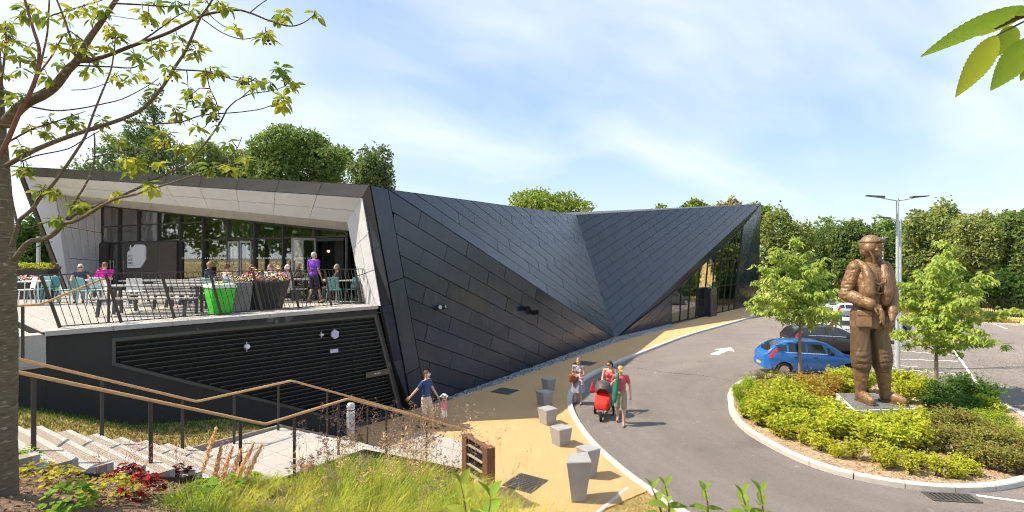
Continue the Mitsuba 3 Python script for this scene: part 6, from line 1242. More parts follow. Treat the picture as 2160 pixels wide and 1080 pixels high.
roll = thing('green_roll', 'long rolled green windbreak held upright on the shoulder of the man in the tan cap', 'rolled windbreak'); ra, rb = at(1303, 786, 15.92), at(1296, 849, 15.80)
PC(roll, 'roll', fuse(chain([ra, lerp(ra, rb, .15), lerp(ra, rb, .6), lerp(ra, rb, .9), rb], [.030, .070, .085, .07, .035], 14), .05, 2, lambda v: (meshkit.fbm(v * [14, 14, 4], 2) - .5) * .02), (.012, .18, .105))
for q in (.25, .72): PC(roll, 'tie', trimesh.creation.torus(.083 if q > .5 else .077, .006, 20, 6, transform=np.r_[np.c_[np.eye(3), lerp(ra, rb, q)], [[0, 0, 0, 1]]]), (.02, .08, .05))
# stroller
mat('fabric_red', (0.62, 0.022, 0.02), 0.7, 0.2); mat('fabric_grey', (0.085, 0.085, 0.09), 0.75, 0.2)
sr_ = thing('stroller', 'three wheeled stroller with red seat and dark grey hood pushed across the road', 'stroller'); sp_ = onz(1272, 879); sf = fc(-.30, -.95); sx = V3(-sf[1], sf[0], 0); SM = np.stack([sx, sf, V3(0, 0, 1)], 1); sl = lambda x, y, z: sp_ + SM @ V3(x, y, z)
def wheel_at(p, r, ax):
    R = np.stack([unit(np.cross(ax, [0, 0, 1])), np.cross(ax, unit(np.cross(ax, [0, 0, 1]))), ax], 1); w = P(sr_, 'wheel', MB().lathe([(r * .72, -.02), (r, -.025), (r, .025), (r * .72, .02)], 20, p, R), 'rubber', 30); hb = MB(); hb.lathe([(.03, -.03), (.03, .03), (.0, .03)], 10, p, R)
    for q in range(5): a = q * 1.2566; hb.bar(p, p + R @ V3(math.cos(a) * r * .74, math.sin(a) * r * .74, 0), .018, .012)
    P(w, 'spokes', hb, 'frame_grey')
wheel_at(sl(0, .50, .15), .15, sx); wheel_at(sl(.30, -.30, .15), .15, sx); wheel_at(sl(-.30, -.30, .15), .15, sx)
fr_ = MB()
for s in (-1, 1): fr_.tube([sl(s * .05, .50, .15), sl(s * .10, .42, .36), sl(s * .24, .05, .55), sl(s * .25, -.28, .82), sl(s * .25, -.48, 1.04)], .014, 7); fr_.tube([sl(s * .30, -.30, .15), sl(s * .25, .02, .50)], .014, 7)
fr_.tube([sl(.30, -.30, .15), sl(-.30, -.30, .15)], .012, 7); fr_.tube([sl(.25, -.48, 1.04), sl(.22, -.52, 1.07), sl(-.22, -.52, 1.07), sl(-.25, -.48, 1.04)], .018, 8); P(sr_, 'frame', fr_, 'frame_dark', 40)
PC(sr_, 'seat', fuse([m3.Manifold.batch_hull([ell(sl(x, y, z), (.04, .04, .04), 8) for x in (-.20, .20) for y, z in ((.30, .40), (.02, .42), (.26, .52), (-.16, .92), (-.22, .88))])], .05, 3), (.62, .022, .02))
PC(sr_, 'footmuff', fuse([m3.Manifold.batch_hull([ell(sl(x, y, z), (.05, .05, .05), 8) for x in (-.15, .15) for y, z in ((.40, .36), (.38, .50), (.16, .62), (.10, .45))])], .05, 3, lambda v: (meshkit.fbm(v * 9, 2) - .5) * .03), (.66, .03, .025))
hood = fuse([ell(sl(0, -.12, .84), (.29, .36, .32), 20, SM)], .04, 1); c = (hood.triangles_center - sp_) @ SM; hood = trimesh.Trimesh(hood.vertices, hood.faces[(c[:, 2] > .84 - .30 * (c[:, 1] + .12)) & (c[:, 1] < .24 - .5 * np.clip(1.0 - c[:, 2], 0, .3))], process=False); PC(sr_, 'hood', hood, (.075, .075, .08)); PC(sr_, 'basket', fuse([m3.Manifold.batch_hull([ell(sl(x, y, z), (.02, .02, .02), 8) for x in (-.2, .2) for y, z in ((.15, .26), (-.25, .24), (.12, .38), (-.28, .40))])], .05, 1), (.09, .09, .09))
rb_ = thing('red_bag', 'red carrier bag hanging from the handle side of the stroller', 'bag'); D_b = 17.0; bt = at(1250, 801, D_b)
PC(rb_, 'bag', fuse([m3.Manifold.batch_hull([ell(at(u, v, D_b + y), (.016, .016, .016), 8) for u, v, y in ((1250, 805, 0), (1245, 826, -.05), (1257, 827, -.05), (1245, 826, .06), (1257, 827, .06), (1251, 829, 0))])], .04, 1, lambda v: (meshkit.fbm(v * 16, 2) - .5) * .04), (.55, .03, .05)); PC(rb_, 'handle', fuse(chain([bt + V3(0, 0, -.05), bt, at(1262, 803, 17.05), sl(.25, -.50, 1.06)], [.012, .010, .010, .010], 8), 0, 0), (.45, .03, .04))
# --- on the terrace
def tpt(u, D): p = at(u, 0, D); p[2] = TZ; return p
person('white haired woman in navy sleeveless top sitting at the left end of the terrace', tpt(170, 17.3), fc(.55, -.83), 1.66, None, 'sit', hair=(.66, .64, .60), hair_style='fringe', top=(.025, .045, .10), sleeve=.15, bottom=(.30, .36, .46), bottom_to=1.8, glasses=True, fem=True)
person('person in bright pink shirt sitting opposite the white haired woman', tpt(222, 17.7), fc(-.9, .42), 1.74, dict(elR=(.26, .18, .84), wrR=(.14, .34, 1.02), handR=(.10, .38, 1.10)), 'sit', hair=(.20, .11, .055), top=(.80, .012, .42), bottom=(.10, .11, .15), bottom_to=1.8)
person('bald man in navy T-shirt sitting beside the woman in the white top', tpt(440, 18.3), fc(.9, .25), 1.78, None, 'sit', skin=(.36, .19, .12), hair=None, top=(.022, .055, .12), bottom=(.05, .05, .06), bottom_to=1.8, head_yaw=-.2)
person('woman in strappy white top sitting with her back to the camera', tpt(479, 17.3), fc(.1, 1), 1.66, None, 'sit', hair=(.16, .075, .035), hair_style='bun', top=(.76, .76, .80), sleeve=0, bottom=(.3, .3, .34), bottom_to=1.8, fem=True)
person('dark haired person in red top sitting behind the flower planter', tpt(531, 16.9), fc(.5, .8), 1.66, None, 'sit', hair=(.12, .05, .025), hair_style='long', top=(.55, .03, .04), bottom=(.1, .1, .12), bottom_to=1.8, fem=True)
person('person in pale blue shirt looking out over the planter flowers', tpt(571, 17.0), fc(-.3, -.95), 1.66, None, 'sit', skin=(.60, .27, .21), hair=(.16, .12, .10), top=(.40, .44, .58), bottom=(.1, .1, .12), bottom_to=1.8)
person('white haired woman in cream cardigan at the right end of the flowers', tpt(607, 17.0), fc(-.8, .2), 1.64, None, 'sit', hair=(.62, .60, .55), hair_style='fringe', top=(.60, .57, .50), sleeve=1.7, bottom=(.5, .5, .5), bottom_to=1.8, fem=True, loose=.015)
person('man in purple shirt and navy shorts standing by the open glass door', tpt(662, 17.25), fc(.45, .9), 1.66, dict(kneeR=(.12, .12, .5), ankR=(.14, .16, .09), toeR=(.17, .3, .03), ankL=(-.12, -.14, .10), toeL=(-.14, .02, .03), elL=(-.29, .02, 1.16), wrL=(-.27, .18, 1.0)), hair=(.55, .53, .50), top=(.17, .045, .46), bottom=(.020, .022, .05), bottom_to=.95, head_yaw=-.5, loose=.015, shoes=(.25, .17, .12))
person('grey haired person in dark clothes sitting at the right end of the terrace', tpt(712, 17.1), fc(-.9, -.2), 1.66, None, 'sit', hair=(.20, .20, .20), top=(.05, .055, .06), sleeve=1.6, bottom=(.04, .04, .05), bottom_to=1.8)
# ---------------------------------------------------------------- the bronze statue on its plinth
mat('bronze', PR(lambda p, n, uv: mix((0.130, 0.076, 0.039), (0.315, 0.192, 0.105), dr.clip(.60 * fbm(p.x * 2.2, p.y * 2.2, p.z * 1.2, 4) + .40 * noise(p.x * 16, p.y * 16, p.z * 9), 0, 1))), 0.50, 0.5, 0.25)
mat('bronze_dark', PR(lambda p, n, uv: mix((0.085, 0.054, 0.030), (0.195, 0.128, 0.074), dr.clip(.65 * fbm(p.x * 3, p.y * 3, p.z * .9, 4) + .35 * noise(p.x * 16, p.y * 16, p.z * 6), 0, 1))), 0.48, 0.5, 0.25)
mat('plinth_top', speck((0.095, 0.10, 0.105), (0.145, 0.15, 0.155), 2, 50), 0.6, 0.35)
pz = .62; p0 = onz(1767, 848, pz); p1 = onz(1795, 868, pz)
pc = onz(1853, 853, pz); pth = thing('statue_plinth', 'low white concrete plinth with grey top under the bronze statue', 'plinth')
pr_ = [onz(1763, 829, pz), onz(1842, 829, pz) , onz(1935, 862, pz), onz(1802, 866, pz)]
ctr = sum(pr_) / 4
P(pth, 'base', MB().hexa([V3(*q[:2], .05) for q in pr_[::-1]][::-1] + [V3(*q[:2], pz - .004) for q in pr_]), 'white_plinth'); mat('white_plinth', speck((0.50, 0.50, 0.48), (0.66, 0.66, 0.64), 2.5, 40), .75, .3)
ins = [V3(*lerp(q, ctr, .07)[:2], 0) for q in pr_]; P(pth, 'top_slab', MB().hexa([V3(*q[:2], pz - .002) for q in ins] + [V3(*q[:2], pz + .012) for q in ins]), 'plinth_top')
st = thing('bronze_statue', 'tall bronze statue of an airman in flying helmet and life vest pulling on a glove', 'statue')
SB = onz(1833, 846, pz + .012); HT = (at(0, 498, SB[1])[2] - SB[2]); ss = HT / 1.83
face_ = unit(V3(-.10, -1.0, 0)); SMx = T4().translate(list(map(float, SB))).rotate([0, 0, 1], math.degrees(math.atan2(-face_[0], face_[1]))).scale(float(ss))
HEADP = ('eye', 'flying_helmet', 'goggles', 'goggle_strap', 'chin_strap')
def slim(t, head=False):
    v = np.array(t.vertices); w = 0 if head else np.clip((1.60 - v[:, 2]) / .06, 0, 1); v[:, 0] *= 1 - .20 * w; v[:, 1] *= 1 - .13 * w
    if not head: v[:, 0] += .010 * np.sin(v[:, 2] * 3.1) * w
    t.vertices = v; return t
def SPt(name, t, mt='bronze', par=None):
    slim(t, name in HEADP)
    return PC(par or st, name, t, None, mt, SMx)
J = dict(pelvis=V3(0, 0, .98), chest=V3(0, .015, 1.32), neck=V3(0, .0, 1.52), head=V3(-.01, .03, 1.705), shR=V3(.195, -.01, 1.465), shL=V3(-.195, -.005, 1.465), elR=V3(.315, -.015, 1.185), wrR=V3(.105, .235, 1.085), elL=V3(-.285, .015, 1.185), wrL=V3(-.165, .215, .995), hipR=V3(.095, 0, .94), hipL=V3(-.095, 0, .94), knR=V3(.105, .035, .50), knL=V3(-.155, .035, .50), anR=V3(.105, .0, .10), anL=V3(-.215, .0, .10), toR=V3(.085, .20, .045), toL=V3(-.345, .165, .045))
def folds(fx, fz, amp, seed=0, ridge=True):
    def d(v):
        n = meshkit.fbm(v * [fx, fx, fz] + seed, 3, seed); r = 1 - np.abs(2 * n - 1) * 2.2 if ridge else (n - .5) * 2
        return np.clip(r, -.8, 1) * amp
    return d
# the body: head, neck, torso, arms and gloved hands, legs - one continuous figure under the clothes
Rh = rotz(.72) @ rotx(-.03); hc = J['head']; h = lambda p: hc + Rh @ V3(*p)
head = [ell(hc, (.078, .098, .116), 24, Rh), ell(h((0, .028, -.058)), (.060, .074, .066), 20, Rh), m3.Manifold.batch_hull([ell(h((0, .118, -.026)), (.012, .012, .010), 10), ell(h((0, .096, .018)), (.008, .008, .008), 8), ell(h((0, .100, -.034)), (.018, .010, .008), 8)]), ell(h((0, .094, -.092)), (.026, .020, .020), 12, Rh), m3.Manifold.batch_hull([ell(h((q * .040, .088, .026)), (.014, .010, .008), 8) for q in (1, -1)])] + [ell(h((q * .050, .072, -.030)), (.022, .022, .018), 10, Rh) for q in (1, -1)] + [ell(h((0, .098, -.062)), (.026, .010, .006), 10, Rh), ell(h((0, .097, -.073)), (.022, .010, .006), 10, Rh)]
gl = hand_parts(J['wrR'], V3(-.9, .25, -.35), -1, V3(-.1, -.6, -.8), 1.35, 1.22, .05) + hand_parts(J['wrL'], V3(.22, .30, -1), 1, V3(.5, -.6, 0), .22, 1.25, .22)
body_parts = head + chain([J['neck'] - V3(0, 0, .05), hc - V3(0, 0, .06)], [.062, .058]) + [ell(J['chest'], (.17, .12, .2), 20), ell(J['pelvis'], (.155, .12, .14), 20)] + chain([J['chest'], J['pelvis']], [.12, .12])
for q in 'RL': body_parts += chain([J['sh' + q], J['el' + q], J['wr' + q]], [.06, .042, .032]) + chain([J['hip' + q], J['kn' + q], J['an' + q]], [.09, .06, .045]) + chain([J['an' + q], J['to' + q]], [.042, .04])
PC(st, None, slim(fuse(body_parts + gl, .011, 3)), None, 'bronze', SMx)
for q in (1, -1): SPt('eye', fuse([ell(h((q * .033, .093, .003)), (.013, .010, .006), 10, Rh)], 0, 0), 'bronze_dark')
# helmet with ear cups, goggles pushed up, strap
m = fuse([ell(h((0, -.012, .020)), (.093, .110, .120), 26, Rh), ell(h((0, -.03, -.05)), (.084, .082, .07), 20, Rh)] + [ell(h((q * .078, -.004, -.012)), (.030, .046, .052), 16, Rh) for q in (1, -1)], .012, 2); c = (m.triangles_center - hc) @ Rh
m = trimesh.Trimesh(m.vertices, m.faces[(c[:, 1] < .052 + np.clip(c[:, 2] - .03, 0, .1) * .9) | (c[:, 2] > .062)], process=False); m.remove_unreferenced_vertices(); SPt('flying_helmet', m)
gg = []
for q in (1, -1): gg.append(ell(h((q * .040, .098, .072)), (.038, .022, .024), 16, Rh))
SPt('goggles', fuse(gg + [ell(h((0, .104, .070)), (.014, .012, .010), 10, Rh)], .012, 2), 'bronze_dark')
a = np.linspace(0, 2 * np.pi, 33)[:-1]; SPt('goggle_strap', fuse([hull_pair(h((.090 * math.sin(t), -.012 + .107 * math.cos(t), .058)), .007, h((.090 * math.sin(t2), -.012 + .107 * math.cos(t2), .058)), .007, 8) for t, t2 in zip(a, np.roll(a, -1))], 0, 0), 'bronze_dark')
SPt('chin_strap', fuse(chain([h((.088, .015, -.04)), h((.070, .045, -.105)), h((.058, .050, -.175))], [.012, .013, .010], 8) + chain([h((-.088, .015, -.04)), h((-.070, .045, -.105)), h((0, .07, -.135))], [.012, .012, .010], 8), .02, 1))
# tunic: long jacket with flared skirt and sleeves
def coat():
    ps = [ell(V3(0, .015, 1.32), (.205, .155, .215), 26), ell(V3(0, .01, 1.12), (.178, .140, .16), 26)] + chain([J['shR'], J['neck'] - V3(0, .01, .075), J['shL']], [.083, .088, .083])
    ps.append(m3.Manifold.batch_hull([ell(V3(x, y, z), (r, r, .02), 14) for (x, y, z, r) in ((.10, 0, 1.10, .085), (-.10, 0, 1.10, .085), (.135, .01, .83, .105), (-.135, .01, .83, .105), (0, .07, .83, .11), (0, -.06, .83, .11))]))
    for q in 'RL': ps += chain([J['sh' + q], lerp(J['sh' + q], J['el' + q], .5), J['el' + q], lerp(J['el' + q], J['wr' + q], .5), lerp(J['el' + q], J['wr' + q], .93)], [.083, .079, .068, .064, .058], 16)
    return fuse(ps, .012, 4, lambda v: folds(17, 24, .010, 3)(v) * np.where((v[:, 2] > .86), 1, .3))
cm = coat(); SPt('tunic', cm)
# folds gathered at the elbows
SPt('tunic_collar', fuse(chain([V3(.10, .02, 1.50), V3(.055, .115, 1.46), V3(.01, .14, 1.40)], [.022, .020, .012], 10) + chain([V3(-.10, .02, 1.50), V3(-.055, .115, 1.46), V3(-.01, .14, 1.40)], [.022, .020, .012], 10) + [m3.Manifold.cylinder(.06, .085, .074, 20).translate([0, .0, 1.475])], .015, 2))
SPt('tie', fuse(chain([V3(0, .10, 1.475), V3(0, .15, 1.42), V3(0, .168, 1.30)], [.018, .016, .020], 10), .015, 1), 'bronze_dark')
# life vest: padded stole round the neck and down both sides of the chest, with ties
def vest():
    ps = []
    for s in (1, -1):
        ps += chain([V3(s * .095, -.10, 1.45), V3(s * .135, -.01, 1.53), V3(s * .115, .10, 1.47), V3(s * .105, .155, 1.36), V3(s * .110, .172, 1.22), V3(s * .105, .160, 1.12)], [.042, .044, .046, .062, .072, .052], 16)
        ps.append(ell(V3(s * .12, .135, 1.24), (.085, .06, .125), 20))
    ps += chain([V3(.095, -.10, 1.45), V3(-.095, -.10, 1.45)], [.045, .045]); return fuse(ps, .012, 3, folds(15, 12, .010, 9))
SPt('life_vest', vest())
for z in (1.30, 1.20): SPt('vest_tie', fuse(chain([V3(.06, .205, z + .02), V3(0, .215, z), V3(-.06, .205, z + .02)], [.010, .013, .010], 8) + chain([V3(0, .215, z), V3(.02, .222, z - .06)], [.009, .006], 8), 0, 0), 'bronze_dark')
SPt('vest_strap', fuse(chain([V3(-.14, .15, 1.46), V3(-.06, .225, 1.33), V3(-.13, .215, 1.16)], [.011, .011, .011], 8), .02, 1))
for s, zz in ((1, .93), (-1, .93)):
    SPt('pocket', fuse([m3.Manifold.batch_hull([ell(V3(s * x, y, z), (.010, .010, .010), 8) for x, y, z in ((.075, .178, zz + .07), (.205, .105, zz + .07), (.075, .190, zz - .085), (.215, .115, zz - .085))])], .02, 1))
    SPt('pocket_flap', fuse([m3.Manifold.batch_hull([ell(V3(s * x, y, z), (.011, .011, .011), 8) for x, y, z in ((.070, .184, zz + .080), (.212, .108, zz + .080), (.070, .190, zz + .035), (.212, .116, zz + .035))])], .02, 1))
SPt('belt', fuse([m3.Manifold.cylinder(.045, 1, 1, 32).scale([.188, .150, 1]).translate([0, .01, 1.06])], .02, 1)); SPt('hanging_glove', fuse(chain([J['wrR'] + V3(-.08, .06, -.05), J['wrR'] + V3(-.09, .07, -.13), J['wrR'] + V3(-.10, .08, -.20)], [.026, .034, .014], 10) + chain([J['wrR'] + V3(-.09, .07, -.12), J['wrR'] + V3(-.06, .08, -.19)], [.016, .010], 8), .02, 1))
for q, dq in (('R', 0), ('L', 0)): SPt('cuff', fuse(chain([lerp(J['el' + q], J['wr' + q], .78), lerp(J['el' + q], J['wr' + q], .95)], [.066, .064], 18), .015, 1))
SPt('gauntlet', fuse(chain([lerp(J['elL'], J['wrL'], .96), J['wrL'] + V3(.02, .03, -.06)], [.052, .040], 16), .015, 1))
# trousers tucked into creased boots
for q, s in (('R', 1), ('L', -1)):
    hp, kn, an = J['hip' + q], J['kn' + q], J['an' + q]
    fold_ = lambda v: np.where(v[:, 2] < .62, (1 - np.abs(2 * meshkit.fbm(v * [7, 7, 30] + [0, 0, v[:, 0].mean() * 9], 3, 4) - 1) * 2.4) * .014 * np.clip((.62 - v[:, 2]) / .15, 0, 1), 0) + folds(14, 4.0, .010, 5)(v)
    SPt('trouser_leg', fuse(chain([hp + V3(s * .01, 0, .02), lerp(hp, kn, .5) + V3(s * .015, 0, 0), kn + V3(s * .01, .0, .0), lerp(kn, an, .22)], [.125, .112, .106, .100], 20), .012, 3, fold_), 'bronze_dark')
    bf = lambda v: np.where(v[:, 2] > .14, (1 - np.abs(2 * meshkit.fbm(v * [8, 8, 26], 3, 8) - 1) * 2.2) * .008, 0)
    SPt('boot', fuse(chain([lerp(kn, an, .25), lerp(kn, an, .55), lerp(kn, an, .85), an + V3(0, 0, -.03)], [.092, .084, .068, .066], 18) + chain([an + V3(0, -.02, -.035), lerp(an, J['to' + q], .55) + V3(0, 0, -.012), J['to' + q]], [.062, .062, .046], 16), .012, 3, bf))
    fd = unit((J['to' + q] - an) * [1, 1, 0]); SPt('sole', fuse([m3.Manifold.batch_hull([m3.Manifold.cylinder(.022, .058, .058, 16).translate(list(map(float, (an - fd * .03) * [1, 1, 0]))), m3.Manifold.cylinder(.022, .052, .052, 16).translate(list(map(float, (J['to' + q] + fd * .005) * [1, 1, 0])))])], .03, 0), 'bronze_dark')
    SPt('boot_strap', fuse(chain([lerp(kn, an, .33) + V3(-.085, .03, 0), lerp(kn, an, .33) + V3(0, .095, -.005), lerp(kn, an, .33) + V3(.085, .03, 0)], [.014, .014, .014], 8), .02, 1))
# ---------------------------------------------------------------- terrace furniture, planters and flowers
mat('table_grey', (0.075, 0.075, 0.077), 0.5, 0.4); mat('table_top', speck((0.27, 0.27, 0.265), (0.38, 0.38, 0.37), 3, 40), 0.5, 0.4); mat('teal', (0.13, 0.33, 0.335), 0.4, 0.5); mat('chair_white', (0.68, 0.68, 0.66), 0.45, 0.4); mat('planter_dark', speck((0.030, 0.030, 0.032), (0.05, 0.05, 0.052), 4, 40), 0.6, 0.3); mat('planter_grey', speck((0.16, 0.165, 0.165), (0.24, 0.245, 0.245), 4, 40), 0.7, 0.3); mat('bin_green', (0.050, 0.52, 0.030), 0.4, 0.5); mat('brown_board', speck((0.09, 0.05, 0.032), (0.17, 0.10, 0.065), 6, 40), 0.7, 0.3)
def picnic_table(p, rz, L, label):
    t = thing('picnic_table', label, 'picnic table', 'long grey picnic tables on the terrace'); R = rotz(rz); q = lambda x, y, z: V3(*p) + R @ V3(x, y, z)
    for k in range(3): P(t, 'top_board', MB().box(q(0, (k - 1) * .25, .735), (L, .238, .035), R), 'table_top')
    for s in (-1, 1):
        P(t, 'bench', MB().box(q(0, s * .72, .445), (L, .28, .04), R), 'table_top')
        for e in (-1, 1):
            lg = MB(); x = e * (L / 2 - .25); lg.bar(q(x, s * .10, .71), q(x, s * .16, 0), .06, .06); lg.bar(q(x, s * .72, .42), q(x, s * .80, 0), .06, .06); lg.bar(q(x, s * .16, .36), q(x, s * .72, .40), .05, .05); P(t, 'leg_frame', lg, 'table_grey')
    return t
ed = math.atan2(.30, 1)
for u, D, L, rz, lab in ((335, 13.75, 2.5, .12, 'long grey picnic table nearest the railing, left of the green bin'), (345, 16.9, 2.3, .10, 'long grey picnic table in front of the dark wall with the name sign'), (410, 15.6, 1.9, .10, 'shorter grey picnic table behind the nearest one, left of the bald man'), (470, 18.6, 1.9, .10, 'grey picnic table at which the bald man sits'), (585, 17.75, 2.4, .05, 'grey picnic table behind the flower planter')):
    picnic_table(tpt(u, D), rz, L, lab)
def chair(p, rz, mt, label, group):
    t = thing('cafe_chair', label, 'chair', group); R = rotz(rz); q = lambda x, y, z: V3(*p) + R @ V3(x, y, z)
    P(t, 'seat', MB().man(m3.Manifold.batch_hull([m3.Manifold.sphere(.018, 8).translate(list(map(float, q(x, y, .45)))) for x in (-.20, .20) for y in (-.19, .20)])), mt, 40)
    P(t, 'backrest', MB().man(m3.Manifold.batch_hull([m3.Manifold.sphere(.014, 8).translate(list(map(float, q(x, y, z)))) for x, y, z in ((-.19, -.20, .52), (.19, -.20, .52), (.18, -.27, .84), (-.18, -.27, .84))])), mt, 40)
    for x, y in ((-.17, .17), (.17, .17), (-.17, -.17), (.17, -.17)): P(t, 'leg', MB().tube([q(x, y, .45), q(x * 1.25, y * 1.3, 0)], .016, 6), mt, 40)
    for x in (-.17, .17): P(t, 'back_post', MB().tube([q(x, -.18, .44), q(x, -.205, .54)], .014, 6), mt, 40)
    return t
def small_table(p, label, r=.36, mt='chair_white'):
    t = thing('cafe_table', label, 'table', 'small cafe tables on the terrace'); P(t, 'top', MB().box(V3(*p) + [0, 0, .735], (r * 2, r * 2, .03), rotz(.3)), mt)
    for a, b in ((-1, -1), (1, -1), (1, 1), (-1, 1)): P(t, 'leg', MB().tube([V3(*p) + rotz(.3) @ V3(a * r * .86, b * r * .86, .72), V3(*p) + rotz(.3) @ V3(a * r * .98, b * r * .98, 0)], .018, 6), mt, 40)
TEAL, WHT = 'teal cafe chairs on the terrace', 'white cafe chairs on the terrace'
for u, D, rz, mt, lab in ((52, 16.6, 2.6, 'chair_white', 'white chair beside the trunk at the left edge of the terrace'), (82, 16.9, 2.9, 'teal', 'teal chair second from the left, behind the white table'), (107, 17.2, -2.6, 'teal', 'teal chair left of the woman with white hair, farther one'), (137, 16.5, 1.9, 'teal', 'teal chair just left of the woman with white hair'), (188, 16.2, -.3, 'teal', 'teal chair in front of the white haired woman, back to the railing'), (213, 16.6, .1, 'chair_white', 'white chair in front of the person in pink'),
                       (246, 15.3, -.5, 'chair_white', 'white chair right of the handrail end, nearer one'), (286, 15.8, .5, 'chair_white', 'white chair standing by the picnic table'), (449, 15.9, .1, 'teal', 'teal chair behind the green bin, to its left'), (497, 16.1, -.2, 'teal', 'teal chair behind the green bin, to its right'), (705, 16.75, .1, 'teal', 'teal chair with its back to the railing near the right end'), (746, 17.0, .8, 'teal', 'teal chair in the right corner beside the white jamb'), (692, 18.1, 2.4, 'teal', 'teal chair beyond the round table near the glass'), (530, 20.3, 2.8, 'teal', 'teal chair against the glass doors')): chair(tpt(u, D), rz, mt, lab, TEAL if mt == 'teal' else WHT)
small_table(tpt(66, 16.2), 'small white table at the left edge of the terrace'); small_table(tpt(200, 17.15), 'small white table between the two people at the left'); small_table(tpt(733, 16.9), 'small pale table between teal chairs at the right end', .36, 'table_top')
# green bin with white lid
bn = thing('green_bin', 'bright green tapered bin with a white lid by the railing', 'bin'); c = tpt(464, 13.55); a = math.atan2(.74, .673)
def frustum(c, w0, d0, w1, d1, z0, z1, rz, b=.03):
    R = rotz(rz); f = lambda w, d, z: [m3.Manifold.sphere(b, 10).translate(list(map(float, V3(*c) + R @ V3(x * (w / 2 - b), y * (d / 2 - b), z)))) for x in (-1, 1) for y in (-1, 1)]
    return m3.Manifold.batch_hull(f(w0, d0, z0 + b) + f(w1, d1, z1 - b))
P(bn, 'body', MB().man(frustum(c, .44, .44, .58, .58, 0, .68, a)), 'bin_green', 40); P(bn, 'lid', MB().man(frustum(c, .63, .63, .60, .60, .682, .79, a)), 'chair_white', 40); P(bn, 'lid_catch', MB().man(frustum(c, .14, .10, .09, .08, .792, .83, a, .012)), 'catch_lime', 40); mat('catch_lime', (.45, .62, .08), .5, .4)
# planters with flowers
def flower_heads(t, pts, cols, r_, rng):
    mb = MB()
    for p in pts:
        n = 5; a0 = rng.uniform(0, 6); col = np.asarray(cols[int(rng.integers(len(cols)))]) * rng.uniform(.8, 1.15); tip = unit(V3(rng.normal(0, .5), rng.normal(-.5, .4), 1)); x = unit(np.cross(tip, [.3, 1, .2])); y = np.cross(tip, x); rr = r_ * rng.uniform(.7, 1.2); v = [p]; 
        for k in range(10): a = a0 + k * math.pi / 5; v.append(p + (x * math.cos(a) + y * math.sin(a)) * rr * (1.0 if k % 2 else .62) + tip * rr * .2)
        mb.add(v, [[0, 1 + k, 1 + (k + 1) % 10] for k in range(10)], np.clip(col, 0, .9))
    labels[P(t, 'flower_heads', mb, 'paint_vc', True)] = {'kind': 'stuff'}
def greens(t, pts, rng, size=.07, base=(.06, .11, .025)):
    n = len(pts); d = rand_dirs(rng, n) + [0, 0, .5]; v, f, cc = leaf_arrays(pts, d, rand_dirs(rng, n), size * rng.uniform(.6, 1.3, n), size * .5, hues(rng, n, base)); P(t, 'leaves', MB().add(v, f, cc), 'leaf', True)
FR = np.random.default_rng(41); COLS = [(.75, .10, .22), (.80, .55, .10), (.80, .75, .30), (.70, .68, .66), (.35, .10, .45), (.75, .25, .40), (.60, .05, .06)]
c = tpt(557, 15.0); ax = a - .35
pd = thing('flower_planter', 'large dark tapered planter overflowing with mixed bright flowers', 'planter'); P(pd, 'tub', MB().man(frustum(c, .86, .62, 1.22, .80, 0, .80, .12)), 'planter_dark', 40); P(pd, 'soil', MB().box(V3(*c) + [0, 0, .795], (1.02, .62, .03), rotz(.12)), 'bark_soil')
R = rotz(.12); pts = np.array([V3(*c) + R @ V3(x, y, .82 + .26 * abs(z) * (1 - (x / .75) ** 2) + .02) for x, y, z in zip(FR.uniform(-.68, .68, 330), FR.uniform(-.42, .42, 330), FR.normal(0, .6, 330))]); flower_heads(pd, pts[:260], COLS, .042, FR); greens(pd, np.vstack([pts[:, :3] - [0, 0, .05]] * 2), FR)
c = tpt(520, 14.7); pg = thing('flower_planter', 'grey tapered planter left of and touching the large dark one', 'planter'); P(pg, 'tub', MB().man(frustum(V3(c[0] - .02, c[1] - .30, c[2]), .46, .46, .60, .60, 0, .80, .5)), 'planter_grey', 40)
pts = np.array([V3(c[0], c[1] - .30, c[2]) + V3(x, y, .84 + z) for x, y, z in zip(FR.uniform(-.26, .26, 60), FR.uniform(-.26, .26, 60), FR.uniform(0, .14, 60))]); flower_heads(pg, pts[:45], COLS, .040, FR); greens(pg, pts, FR)
# flower boxes and brown boards at the far left of the terrace
for i, (u0, u1, D, z0, z1, lab) in enumerate(((24, 108, 18.6, 0, .62, 'dark flower box full of red and white flowers at the left, nearer one'), (40, 112, 20.6, .0, 1.02, 'dark planting box with lime green leaves at the left, farther one'))):
    p0, p1 = tpt(u0, D), tpt(u1, D); t = thing('flower_box', lab, 'planter'); P(t, 'box', MB().bar(p0 + V3(0, 0, (z0 + z1) / 2), p1 + V3(0, 0, (z0 + z1) / 2), .5, z1 - z0), 'planter_dark'); P(t, 'top_board', MB().bar(p0 + V3(-.05, .27, z1 + .05), p1 + V3(.05, .27, z1 + .05), .10, .12), 'brown_board')
    pts = np.array([lerp(p0, p1, FR.random()) + V3(0, FR.uniform(-.25, .20), z1 + FR.uniform(.02, .20)) for k in range(150)])
    if i == 0: flower_heads(t, pts[:120], [(.72, .05, .07), (.78, .66, .66), (.75, .40, .45), (.72, .70, .70)], .055, FR); greens(t, pts, FR)
    else: greens(t, np.vstack([pts, pts + [0, 0, .03]]), FR, .10, (.22, .25, .03))
for k in range(4):
    p0, p1 = tpt(20, 22.0), tpt(122, 22.0); kk = num('timber_rail'); put(kk, MB().bar(p0 + V3(0, 0, .55 + k * .22), p1 + V3(0, 0, .55 + k * .22), .05, .12), 'brown_board'); tag(kk, ['lowest', 'second lowest', 'third', 'topmost'][k] + ' of four brown timber rails behind the flower boxes', 'timber rail')
